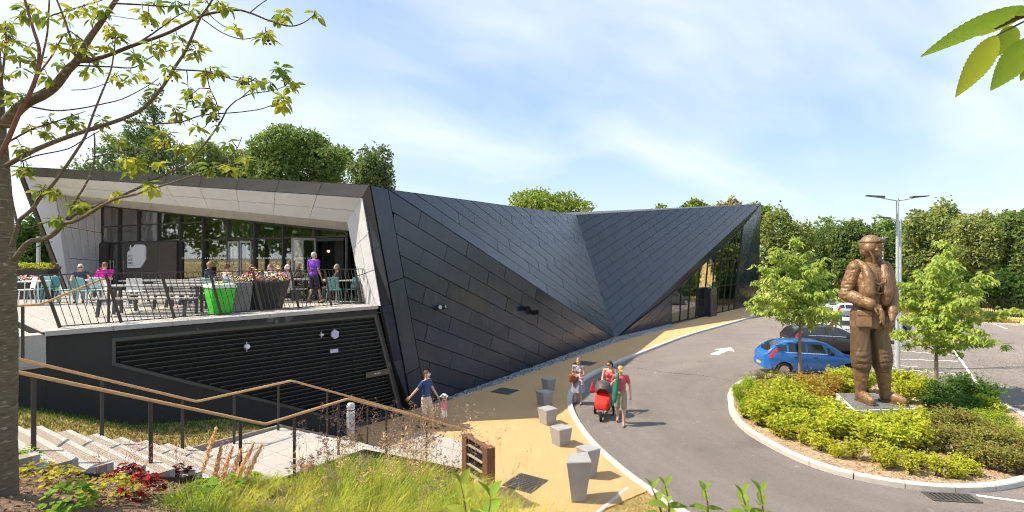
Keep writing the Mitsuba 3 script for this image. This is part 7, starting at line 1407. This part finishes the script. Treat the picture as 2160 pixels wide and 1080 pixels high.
# white lamp column at the far left, seen past the leaning edge
kk = num('light_column'); p = tpt(81, 27.0); put(kk, MB().lathe([(.09, 0), (.09, 2.5), (.07, 2.6)], 12, p), 'galv', 40); tag(kk, 'pale grey column standing among the dark trees at the left', 'column')
# ---------------------------------------------------------------- planting
LR = np.random.default_rng(91)
def on_bank(u, v):
    d = at(u, v, 1.0) - V3(0, 0, EYE)
    for D in np.arange(1.5, 16, .03):
        p = V3(0, 0, EYE) + d * D
        if p[2] <= float(bank_height(p[0], p[1])): return p
    return p
def blades(root, n, rad, hgt, rng, col, wid=.007, arch=.55, lean=(0, 0), spread=.5, cvar=.2, seg=4):
    """arching grass blades from a tuft"""
    a = rng.uniform(0, 6.283, n); r0 = rad * np.sqrt(rng.random(n)); b = np.stack([root[0] + np.cos(a) * r0, root[1] + np.sin(a) * r0, np.full(n, root[2] - .03)], 1)
    h = hgt * rng.uniform(.55, 1.1, n); o = np.stack([np.cos(a), np.sin(a), 0 * a], 1) * (spread * rng.uniform(.2, 1.2, n) * h)[:, None] + np.array([lean[0], lean[1], 0]) * h[:, None] + rng.normal(0, .06, (n, 3)) * [1, 1, 0]
    side = np.stack([-np.sin(a + rng.normal(0, .6, n)), np.cos(a), 0 * a], 1); rows = []
    for k in range(seg + 1):
        t = k / seg; p = b + o * t ** 1.7 + np.array([0, 0, 1]) * (h * (t - arch * .55 * t ** 2.6))[:, None]; w = wid * (1 - t) ** .7 + .0006
        rows += [p - side * w / 2, p + side * w / 2]
    v = np.stack(rows, 1).reshape(-1, 3); m = 2 * (seg + 1); i = np.arange(n)[:, None] * m; f = np.concatenate([np.concatenate([i + [[2 * k, 2 * k + 1, 2 * k + 3]], i + [[2 * k, 2 * k + 3, 2 * k + 2]]], 1) for k in range(seg)], 1).reshape(-1, 3)
    return v, f, np.repeat(hues(rng, n, col, cvar, .16), m, 0)
GG = 'ornamental grass clumps in the foreground bed'
def grass_clump(u, v, D, label, col=(0.125, 0.175, 0.022), n=420, wid=.008, rad=.22, arch=.6, spread=.55, lean=(.1, 0), seeds=0, maxh=1.2, seedcol=(.16, .10, .075)):
    x = (u - 1080) / F * D; z = float(bank_height(x, D)); zt = at(u, v, D)[2]; h = float(np.clip((zt - z) * 1.12, .25, maxh)); t = thing('grass_clump', label, 'ornamental grass', GG); root = V3(x, D, z)
    vv, f, c = blades(root, n, rad, h, LR, col, wid, arch, lean, spread); dry = LR.random(n) < .14; c = c.reshape(n, -1, 3); c[dry] = np.array([.42, .33, .16]) * LR.uniform(.7, 1.1, (dry.sum(), 1, 1)); P(t, 'blades', MB().add(vv, f, c.reshape(-1, 3)), 'leaf', True)
    if seeds: seed_heads(t, root, h, seeds, seedcol, lean)
    return t
def seed_heads(t, root, h, k, col, lean=(0, 0), tall=1.45, droop=.22, rad=.22):
    st, pos, dr_ = MB(), [], []
    for j in range(k):
        a = LR.uniform(0, 6.28); e = root + V3(math.cos(a) * LR.uniform(.05, .5) * h + lean[0] * h * 1.6, math.sin(a) * LR.uniform(.05, .4) * h, h * LR.uniform(.95, tall)); b = root + V3(math.cos(a) * rad * .6, math.sin(a) * rad * .6, 0); md = lerp(b, e, .6) + V3(0, 0, .12 * h); pts = smooth_line([b, md, e], 5); st.tube(pts, np.linspace(.0022, .0011, len(pts)), 4, np.array(col) * 1.9, caps=False)
        L_ = h * LR.uniform(.28, .42)
        for q in range(34):
            s_ = LR.uniform(0, 1); p = pts[-1] + unit(pts[-1] - pts[-4]) * L_ * (s_ - .35); br = V3(*LR.normal(0, 1, 3)) * [1, 1, .4] * L_ * .22 * (1 - s_ * .6); pos.append(p + br * LR.random()); dr_.append(unit(br) * .7 + V3(0, 0, -.25) + unit(pts[-1] - pts[-3]) * .6)
    n = len(pos); sz = LR.uniform(.026, .058, n); v, f, c = leaf_arrays(pos, dr_, rand_dirs(LR, n), sz, sz * .30, hues(LR, n, np.array(col) , .3, .1)); labels[P(t, 'flower_stalks', st, 'paint_vc', True)] = {'kind': 'stuff'}; labels[P(t, 'seed_heads', MB().add(v, f, c), 'leaf', True)] = {'kind': 'stuff'}
row = 0
GRS = [(8.4, [(655, 985), (720, 960), (770, 955), (830, 965), (890, 975), (950, 985)], 'grass clump in the back row beside the foot of the stairs'), (7.2, [(560, 1010), (640, 1000), (715, 975), (790, 970), (860, 985), (930, 995), (1000, 1010)], 'grass clump in the second row of the bed'),
       (6.1, [(470, 1000), (545, 1010), (640, 1020), (720, 1000), (800, 1000), (880, 1010), (960, 1020), (1040, 1035)], 'grass clump in the third row of the bed'), (5.2, [(400, 1015), (480, 1035), (580, 1040), (680, 1030), (780, 1030), (880, 1035), (980, 1045), (1075, 1055)], 'grass clump in the fourth row of the bed'), (4.4, [(430, 1055), (540, 1060), (650, 1058), (760, 1055), (870, 1058), (985, 1062), (1090, 1066), (1150, 1072)], 'grass clump in the front row, cut by the lower edge')]
for D, lst, lab in GRS:
    for k, (u, v) in enumerate(lst):
        q = LR.random(); col = lerp((0.135, 0.195, 0.026), (0.27, 0.265, 0.045), q)
        grass_clump(u + LR.uniform(-12, 12), v - 8, D + LR.uniform(-.25, .25), lab + ', ' + ORD[k] + ' from the left', col, 400, .0095 if D < 6 else .012, .24, LR.uniform(.45, .75), LR.uniform(.45, .7), (LR.uniform(-.05, .25), 0), seeds=0 if u < 620 or u > 940 else (4 if D > 6 else 2), seedcol=(.15, .10, .085) if D > 6.5 else (.27, .20, .12))
# tall brown seed heads against the dark wall and over the stairs
for i_, (u, v, D, k, col) in enumerate(((770, 872, 8.6, 7, (.095, .062, .058)), (720, 860, 8.6, 6, (.095, .062, .058)), (660, 880, 8.3, 4, (.10, .068, .062)), (850, 872, 9.0, 8, (.13, .095, .07)), (905, 868, 9.3, 9, (.16, .115, .08)), (950, 880, 9.4, 8, (.19, .14, .09)), (1000, 905, 9.0, 3, (.28, .21, .13)), (1060, 975, 8.0, 2, (.30, .22, .13)), (1110, 930, 7.6, 1, (.28, .21, .13)), (880, 910, 8.2, 10, (.24, .18, .12)), (820, 905, 8.0, 8, (.17, .12, .10)))):
    x = (u - 1080) / F * D; z = float(bank_height(x, D)); t = thing('seeding_grass', 'wispy grass with brown seed heads by the handrail, ' + ORD[[770, 720, 660, 850, 905, 950, 1000, 1060, 1110, 880, 820].index(u) * 0 + sorted([770, 720, 660, 850, 905, 950, 1000, 1060, 1110, 880, 820]).index(u)] + ' from the left', 'ornamental grass', 'seeding grasses beside the stairs'); root = V3(x, D, z); h = max(.4, (at(u, v, D)[2] - z) / 1.35)
    vv, f, c = blades(root, 90, .16, h * .8, LR, (0.11, .15, .03), .006, .4, (.08, 0), .4); P(t, 'blades', MB().add(vv, f, c), 'leaf', True); seed_heads(t, root, h, k, col, (.05, 0), 1.4)
# feathery tan plumes
for i, (u, v, ub, D) in enumerate(((455, 905, 425, 6.2), (466, 942, 448, 6.2), (490, 945, 458, 6.3), (508, 950, 474, 6.3), (535, 935, 490, 6.4), (552, 940, 504, 6.4))):
    tp_, bp_ = at(u, v, D), at(ub, v + 95, D); bz = float(bank_height(bp_[0], D)); t = thing('feather_grass', 'tan feathery grass plume leaning over the landing, ' + ORD[i] + ' from the left', 'ornamental grass', 'tan feathery plumes by the landing'); st_ = MB(); st_.tube([V3(bp_[0] - .05, D, bz), bp_, tp_], [.003, .003, .002], 5); P(t, 'stalk', st_, 'slat_pale'); n = 520; q = LR.random(n) ** .8; p = bp_[None] * (1 - q[:, None]) + tp_[None] * q[:, None]; d = unit(tp_ - bp_) + rand_dirs(LR, n) * .45; rr = .036 * np.sin(np.pi * np.clip(q * .9 + .1, 0, 1)) + .006; v_, f_, c_ = leaf_arrays(p + rand_dirs(LR, n) * rr[:, None] * .6, d, rand_dirs(LR, n), LR.uniform(.02, .05, n), .006, hues(LR, n, (.40, .28, .155), .2, .08)); P(t, 'plume', MB().add(v_, f_, c_), 'leaf', True)
# coral bells: mounds of round leaves, some with red flower sprays
def mound(u, v, r_, cols, label, n=70, leaf=.062, sprays=0, name='coral_bells', spray_col=(.55, .17, .20)):
    n = int(n * (1.7 if leaf < .1 else 1)); leaf *= .85 if leaf < .1 else .62; p = on_bank(u, v); t = thing(name, label, 'plant'); pos, dr_, up_, sz, cc = [], [], [], [], []
    for k in range(n):
        a = LR.uniform(0, 6.28); q = r_ * math.sqrt(LR.random()); z = .05 + .16 * (1 - (q / r_) ** 2) + LR.uniform(-.02, .04); d = V3(math.cos(a), math.sin(a), LR.uniform(-.3, .25)); pos.append(p + V3(math.cos(a) * q * .8, math.sin(a) * q * .8, z)); dr_.append(d); up_.append(V3(0, 0, 1) + LR.normal(0, .25, 3)); sz.append(leaf * LR.uniform(.6, 1.2)); cc.append(np.asarray(cols[int(LR.integers(len(cols)))]) * LR.uniform(.75, 1.25))
    P(t, 'leaves', big_leaves(pos, dr_, up_, sz, np.array(sz) * 1.05, cc, 5, .15, .12), 'leaf', True)
    if sprays:
        st_ = MB(); fl = []
        for k in range(sprays):
            a = LR.uniform(0, 6.28); e = p + V3(math.cos(a) * .18 + .12, math.sin(a) * .12, LR.uniform(.40, .65)); st_.tube(smooth_line([p + V3(0, 0, .1), lerp(p, e, .5) + V3(-.02, 0, .08), e], 4), .0018, 4, (.30, .10, .10), caps=False)
            for q in range(34): s_ = LR.random(); fl.append(lerp(p, e, .55 + .5 * s_) + V3(*LR.normal(0, .035 * (1.1 - s_ * .6), 3)))
        P(t, 'flower_stalks', st_, 'paint_vc', True); n = len(fl); v_, f_, c_ = leaf_arrays(fl, rand_dirs(LR, n), rand_dirs(LR, n), .016, .011, hues(LR, n, np.array(spray_col) * .6, .3, .1)); labels[P(t, 'flowers', MB().add(v_, f_, c_), 'leaf', True)] = {'kind': 'stuff'}
    return t
YG, RD, DK_, GN = [(.50, .46, .07), (.36, .40, .05), (.55, .40, .08)], [(.36, .045, .04), (.45, .10, .06), (.24, .03, .035)], [(.10, .03, .04), (.17, .05, .05), (.06, .02, .03)], [(.20, .34, .05), (.28, .42, .07)]
mound(75, 1022, .24, YG, 'yellow green round leaved plant at the foot of the trunk', 60); mound(130, 1035, .22, YG, 'small yellow green plant right of the trunk, beside the step edge', 50); mound(225, 1058, .30, YG, 'large mound of yellow and orange leaves in the lower left bed', 95, sprays=1)
mound(262, 1020, .22, RD + DK_, 'red leaved plant at the stair edge behind the yellow mound', 70, .07, sprays=3); mound(300, 1048, .24, RD, 'bright red leaved plant in the lower left bed', 80, .07, sprays=2); mound(378, 1015, .20, DK_, 'dark purple leaved plant at the stair edge', 70, .07, sprays=4); mound(145, 1078, .22, GN, 'fresh green leafy plant at the bottom left', 60, .08, name='leafy_plant'); mound(60, 985, .16, GN, 'small green leafy plant at the post by the trunk', 40, .06, name='leafy_plant')
mound(470, 1050, .24, GN, 'broad green leaves among the grasses at the lower left', 30, .20, sprays=5, name='leafy_plant'); mound(425, 1060, .2, GN, 'broad drooping green leaves left of the grasses', 24, .20, name='leafy_plant'); mound(520, 1020, .2, GN, 'broad green leaved plant under the tan plumes', 26, .17, sprays=7, name='leafy_plant')
# bark chips on the bed
n = 5200; px = np.stack([LR.uniform(-30, 480, n), LR.uniform(985, 1100, n)], 1); cp = []
for D in (1,):
    xs = LR.uniform(-6.2, -1.6, n); ys = LR.uniform(3.0, 7.2, n); zs = bank_height(xs, ys); w_ = (xs - S0[0]) * ww[0] + (ys - S0[1]) * ww[1]; ok = w_ > .2; cp = np.stack([xs, ys, zs + .028], 1)[ok]
d_ = rand_dirs(LR, len(cp)) * [1, 1, .25]; v_, f_, c_ = leaf_arrays(cp, d_, rand_dirs(LR, len(cp)) * .5 + [0, 0, 1], LR.uniform(.03, .075, len(cp)), LR.uniform(.012, .028, len(cp)), hues(LR, len(cp), (.085, .058, .040), .55, .1)); k = put('bark_chips', MB().add(v_, f_, c_), 'paint_vc', True); tag(k, 'brown bark chips on the soil of the foreground bed', 'bark mulch', kind='stuff')
# leafy sprigs close to the camera
def sprig(top_px, foot_px, D, n_pair, leaf_px, label, cols, seed):
    r = np.random.default_rng(seed); t = thing('leafy_sprig', label, 'shrub shoot'); a, b = at(*top_px, D), at(*foot_px, D); gz0 = float(bank_height(b[0], b[1])); P(t, 'stem', MB().tube(smooth_line([V3(b[0] + .04, b[1], gz0 - .03), lerp(V3(b[0], b[1], gz0), b, .7), b, lerp(b, a, .6) + V3(.006, 0, 0), a], 4), np.linspace(.007, .002, 17), 6), 'red_twig', True)
    pos, dr_, up_, sz, cc = [], [], [], [], []; L = leaf_px / F * D; dn = unit(a - b)
    for k in range(n_pair):
        p = lerp(a, b, k / max(n_pair - .3, 1)); az = k * 1.45 + r.uniform(-.3, .3)
        for s in (0, math.pi):
            e = V3(math.cos(az + s) * (.55 if k == 0 else 1), math.sin(az + s) * .6, 1.1 if k == 0 else r.uniform(.15, .5)); pos.append(p); dr_.append(e); up_.append(V3(0, -.25, 1) + r.normal(0, .15, 3)); sz.append(L * (r.uniform(.7, .9) if k == 0 else r.uniform(.9, 1.25))); cc.append(np.asarray(cols) * r.uniform(.8, 1.2))
    P(t, 'leaves', big_leaves(pos, dr_, up_, sz, np.array(sz) * .50, cc, 10, .22, .20), 'leaf', True)
LC = (.24, .36, .07)
sprig((1403, 1025), (1412, 1110), 2.0, 4, 36, 'leafy shoot at the bottom edge, leftmost of the four before the road', LC, 1); sprig((1376, 1030), (1398, 1110), 2.1, 3, 30, 'small leafy shoot at the bottom edge, close behind the leftmost one', LC, 2); sprig((1487, 1034), (1493, 1110), 2.0, 4, 32, 'leafy shoot at the bottom edge, second group from the left, standing alone', LC, 3); sprig((1566, 1046), (1580, 1120), 1.95, 4, 38, 'leafy shoot at the bottom edge, third group, left of the tallest', LC, 4); sprig((1604, 1040), (1608, 1130), 1.9, 4, 40, 'tallest leafy shoot at the bottom edge, rightmost before the road', LC, 5)
sprig((972, 1022), (985, 1110), 2.7, 3, 46, 'large leaved yellow green shoot among the grasses at the bottom centre', (.34, .42, .07), 6); sprig((1035, 1050), (1020, 1120), 2.6, 2, 56, 'large glossy leaved shoot at the bottom centre, right of the other', (.24, .38, .06), 7)
# lawn blades on the slope below the wall
n = 20000; xs = LR.uniform(-10.5, -3.0, n); ys = LR.uniform(6.0, 15.5, n); w_ = (xs - S0[0]) * ww[0] + (ys - S0[1]) * ww[1]; q_ = (xs - W0[0]) * wn[0] + (ys - W0[1]) * wn[1]; ok = (w_ < -WID - .12) & (q_ > 0.0); xs, ys, q_ = xs[ok], ys[ok], q_[ok]; zs = lawn_h(xs, ys); n = len(xs); ptc = meshkit.fbm(np.stack([xs * .9, ys * .9, xs * 0], -1), 3)
gcol = np.where((ptc + LR.normal(0, .09, n) > .50)[:, None], np.array([[.25, .26, .06]]), np.array([[.38, .31, .13]])) * LR.uniform(.7, 1.2, (n, 1)); gcol = np.where((q_ < .9 + LR.normal(0, .15, n))[:, None], np.array([[.13, .22, .05]]) * LR.uniform(.8, 1.2, (n, 1)), gcol)
v_, f_, c_ = leaf_arrays(np.stack([xs, ys, zs - .01], 1), LR.normal(0, .45, (n, 3)) + [0, 0, 1], rand_dirs(LR, n), LR.uniform(.05, .12, n), .012, gcol); k = put('lawn_grass', MB().add(v_, f_, c_), 'leaf', True); tag(k, 'short half dry grass on the slope between stairs and dark wall', 'grass', kind='stuff')
n = 3500; tri_ = np.array([KERB[KERB[:, 1] < 11.4][-1], bot[0], bot[1], KERB[KERB[:, 1] < 10.6][-1]]); pgc = Polygon([tuple(p) for p in kin] + [tuple(bot[0]), tuple(bot[1]), tuple(bot[1] + (bot[1] - bot[0]) * 2), (4, 3)]).buffer(-.08); pp = []
bx0, by0, bx1, by1 = pgc.bounds; pq = shapely.prepared.prep(pgc)
while len(pp) < n:
    x, y = LR.uniform(bx0, bx1), LR.uniform(max(by0, 7), by1)
    if pq.contains(Point(x, y)): pp.append((x, y, .07))
v_, f_, c_ = leaf_arrays(pp, LR.normal(0, .6, (n, 3)) + [0, 0, 1], rand_dirs(LR, n), LR.uniform(.03, .08, n), .010, hues(LR, n, (.30, .22, .09), .3, .15)); k = put('corner_grass', MB().add(v_, f_, c_), 'leaf', True); tag(k, 'dry straw coloured grass in the small corner by the kerb', 'grass', kind='stuff')

# ---- shrubs on the island
def shrub(u, v, w_px, h_px, kind, label, group, seed):
    p = onz(u, v, .10); sc = F / p[1]; rx, h = w_px / 2 / sc, h_px / sc; r = np.random.default_rng(seed); t = thing(kind[0], label, 'shrub', group); base, size, n, twig_ = kind[1:5]
    n = int(n * r.uniform(1.6, 2.1)); size *= 1.22; rx *= 1.30; h *= 1.14; st_ = MB(); tips = []
    for k in range(kind[5]):
        a = r.uniform(0, 6.28); e = p + V3(math.cos(a) * rx * r.uniform(.15, .92), math.sin(a) * rx * r.uniform(.15, .85), h * r.uniform(.62, 1.05)); pts = smooth_line([p + V3(math.cos(a) * .04, math.sin(a) * .04, -.02), lerp(p, e, .5) + V3(0, 0, h * .10), e], 4); st_.tube(pts, np.linspace(.010, .003, len(pts)), 4); tips.append(pts)
    P(t, 'stems', st_, twig_)
    per = max(1, n // len(tips)); pos, d_ = [], []
    for pts in tips:
        q = r.uniform(.30, 1.0, per); idx = np.clip((q * (len(pts) - 1)).astype(int), 0, len(pts) - 2); pos.append(pts[idx] + r.normal(0, .062 + .03 * h, (per, 3)) * [1, 1, .75]); d_.append(np.stack([r.normal(0, 1, per), r.normal(0, 1, per), r.uniform(-.2, .9, per)], 1))
    pos, d_ = np.vstack(pos), np.vstack(d_); pos[:, 2] = np.maximum(pos[:, 2], .12); m = len(pos); sz = size * r.uniform(.6, 1.25, m); lb = np.asarray(base) * r.uniform(.9, 1.1); cc = hues(r, m, lb, .22, .10)
    if len(kind) > 6: hot = r.random(m) < kind[7]; cc[hot] = np.asarray(kind[6]) * r.uniform(.7, 1.2, (hot.sum(), 1))
    v_, f_, c_ = leaf_arrays(pos, d_, rand_dirs(r, m) + [0, 0, 1.2], sz, sz * .48, cc); P(t, 'leaves', MB().add(v_, f_, c_), 'leaf', True)
LIME = ('lime_shrub', (.225, .255, .028), .095, 620, 'twig', 22, (.50, .30, .08), .05)
ORNG = ('bronzed_shrub', (.20, .185, .030), .080, 560, 'twig', 22, (.48, .20, .07), .24)
LOW = ('low_mound_shrub', (.150, .205, .020), .05, 700, 'twig', 26)
DARKS = ('dark_shrub', (.050, .095, .020), .085, 620, 'twig', 20)
OLIVE = ('olive_shrub', (.150, .165, .040), .060, 620, 'twig', 24, (.34, .16, .07), .16)
HEATH = ('heather_shrub', (.100, .105, .035), .045, 600, 'twig', 26, (.22, .10, .06), .25)
SMALL = ('small_lime_plant', (.225, .24, .026), .065, 260, 'twig', 12, (.45, .30, .08), .04)
sd = 300
def zone(kind, label, group, lst):
    global sd
    order = sorted(range(len(lst)), key=lambda i: lst[i][0])
    for i, (u, v, w, h) in enumerate(lst): sd += 1; shrub(u, v, w, h, kind, label + ', ' + ORD[order.index(i)] + ' from the left', group, sd)
zone(LOW, 'low lime green shrub at the left tip of the island', 'low mounds at the left tip of the island', [(1557, 836, 26, 22), (1578, 824, 34, 26), (1566, 858, 40, 34), (1572, 882, 46, 36), (1592, 868, 40, 40), (1590, 845, 38, 34)])
zone(HEATH, 'brownish green shrub behind the lime clump near the blue car', 'brownish green shrubs near the blue car', [(1602, 822, 46, 38), (1632, 824, 50, 40), (1660, 822, 48, 38), (1684, 828, 44, 34)])
zone(LIME, 'lime green shrub in the clump left of the plinth', 'lime clump left of the plinth', [(1612, 872, 60, 62), (1642, 862, 62, 62), (1672, 868, 60, 60), (1632, 895, 64, 62), (1664, 898, 64, 60), (1694, 892, 60, 56), (1602, 898, 54, 52), (1700, 912, 52, 44), (1678, 918, 54, 42)])
zone(LIME, 'lime green shrub filling the middle of the island', 'lime shrubs in the middle', [(1720, 890, 54, 40), (1738, 906, 54, 42), (1716, 926, 50, 36), (1640, 918, 50, 34), (1745, 885, 44, 34)])
zone(ORNG, 'orange tinged shrub behind the plinth', 'orange tinged shrubs behind the plinth', [(1712, 858, 56, 58), (1740, 852, 56, 54), (1728, 872, 52, 48), (1762, 842, 52, 48), (1702, 838, 48, 46)])
zone(LIME, 'lime green shrub behind the feet of the statue', 'lime shrubs behind the statue', [(1770, 828, 54, 44), (1800, 826, 54, 40), (1828, 826, 50, 40), (1790, 840, 46, 36), (1900, 830, 58, 46), (1930, 836, 56, 46), (1950, 848, 50, 44), (1912, 850, 46, 38)])
zone(DARKS, 'dark green shrub round the right island tree', 'dark shrubs round the right tree', [(1990, 862, 60, 52), (2022, 858, 66, 58), (2056, 856, 66, 58), (2084, 864, 54, 50), (1966, 872, 48, 30), (2010, 882, 56, 34), (2046, 880, 56, 40)])
zone(LIME, 'yellow green shrub right of the dark shrubs', 'yellow shrubs at the right rim', [(2078, 878, 44, 36), (2096, 882, 34, 30)])
zone(LOW, 'low lime green shrub along the right island rim', 'low mounds along the right rim', [(2000, 896, 54, 28), (2045, 896, 58, 30), (2088, 898, 56, 30), (2115, 908, 52, 30), (2085, 914, 50, 26), (2128, 926, 50, 28), (2060, 906, 46, 24), (2146, 940, 46, 30)])
zone(LIME, 'lime green shrub in the clump before the plinth', 'lime clump in front of the plinth', [(1758, 902, 56, 48), (1795, 902, 56, 30), (1830, 902, 56, 24), (1865, 904, 56, 26), (1905, 904, 56, 32), (1780, 925, 62, 48), (1815, 928, 64, 46), (1850, 930, 64, 46), (1886, 932, 64, 48), (1920, 930, 62, 56), (1758, 925, 46, 40), (1838, 946, 54, 44), (1872, 950, 56, 44), (1905, 952, 56, 44), (1940, 918, 58, 50), (1950, 948, 54, 46)])
zone(OLIVE, 'olive green shrub with brown tips at the right front', 'olive clump at the right front', [(1975, 925, 64, 56), (2010, 922, 64, 54), (2046, 926, 66, 52), (2080, 934, 64, 48), (1985, 955, 62, 52), (2022, 958, 66, 54), (2060, 962, 68, 56), (2098, 966, 68, 56), (2136, 970, 66, 56), (2080, 988, 62, 46), (2118, 996, 62, 46), (2150, 1000, 60, 48), (2112, 946, 56, 40), (2050, 980, 54, 40)])
zone(SMALL, 'small lime green plant along the front kerb', 'small plants along the front kerb', [(1660, 926, 24, 28), (1695, 938, 28, 32), (1730, 950, 28, 32), (1752, 955, 20, 22), (1770, 965, 24, 22), (1802, 968, 34, 34), (1850, 974, 32, 36), (1866, 988, 24, 32), (1884, 984, 26, 34), (1922, 1000, 34, 36), (1944, 988, 28, 30), (1978, 1004, 34, 38), (2020, 992, 34, 28), (2016, 1008, 20, 22), (2048, 1002, 30, 26)])
# bark chips on the island
n = 9000; q = []; pi_ = shapely.prepared.prep(island_poly.buffer(-.06)); ix0, iy0, ix1, iy1 = island_poly.bounds
while len(q) < n:
    x, y = LR.uniform(ix0, min(ix1, 24)), LR.uniform(iy0, iy1)
    if pi_.contains(Point(x, y)): q.append((x, y, .112))
v_, f_, c_ = leaf_arrays(q, rand_dirs(LR, n) * [1, 1, .2], rand_dirs(LR, n) * .5 + [0, 0, 1], LR.uniform(.03, .085, n), LR.uniform(.014, .03, n), hues(LR, n, (.21, .145, .095), .5, .08)); k = put('island_chips', MB().add(v_, f_, c_), 'paint_vc', True); tag(k, 'pale brown bark chips covering the island soil', 'bark mulch', kind='stuff')
# three pale stones at the right rim of the island
for i, (u, v) in enumerate(((2133, 912), (2149, 932), (2110, 906))):
    p = onz(u, v, .10); kk = num('pale_stone'); m = trimesh.creation.icosphere(subdivisions=2); vv = np.array(m.vertices); vv *= (1 + .3 * (meshkit.noise(vv * 2 + i * 5) - .5))[:, None]; put(kk, MB().add(vv * [.16, .13, .10] + p + [0, 0, .05], m.faces), 'kerb_stone', True); tag(kk, ['pale stone at the right rim of the island, the middle one', 'pale stone at the right rim of the island, the nearest one', 'pale stone at the right rim of the island, the farthest one'][i], 'stone')
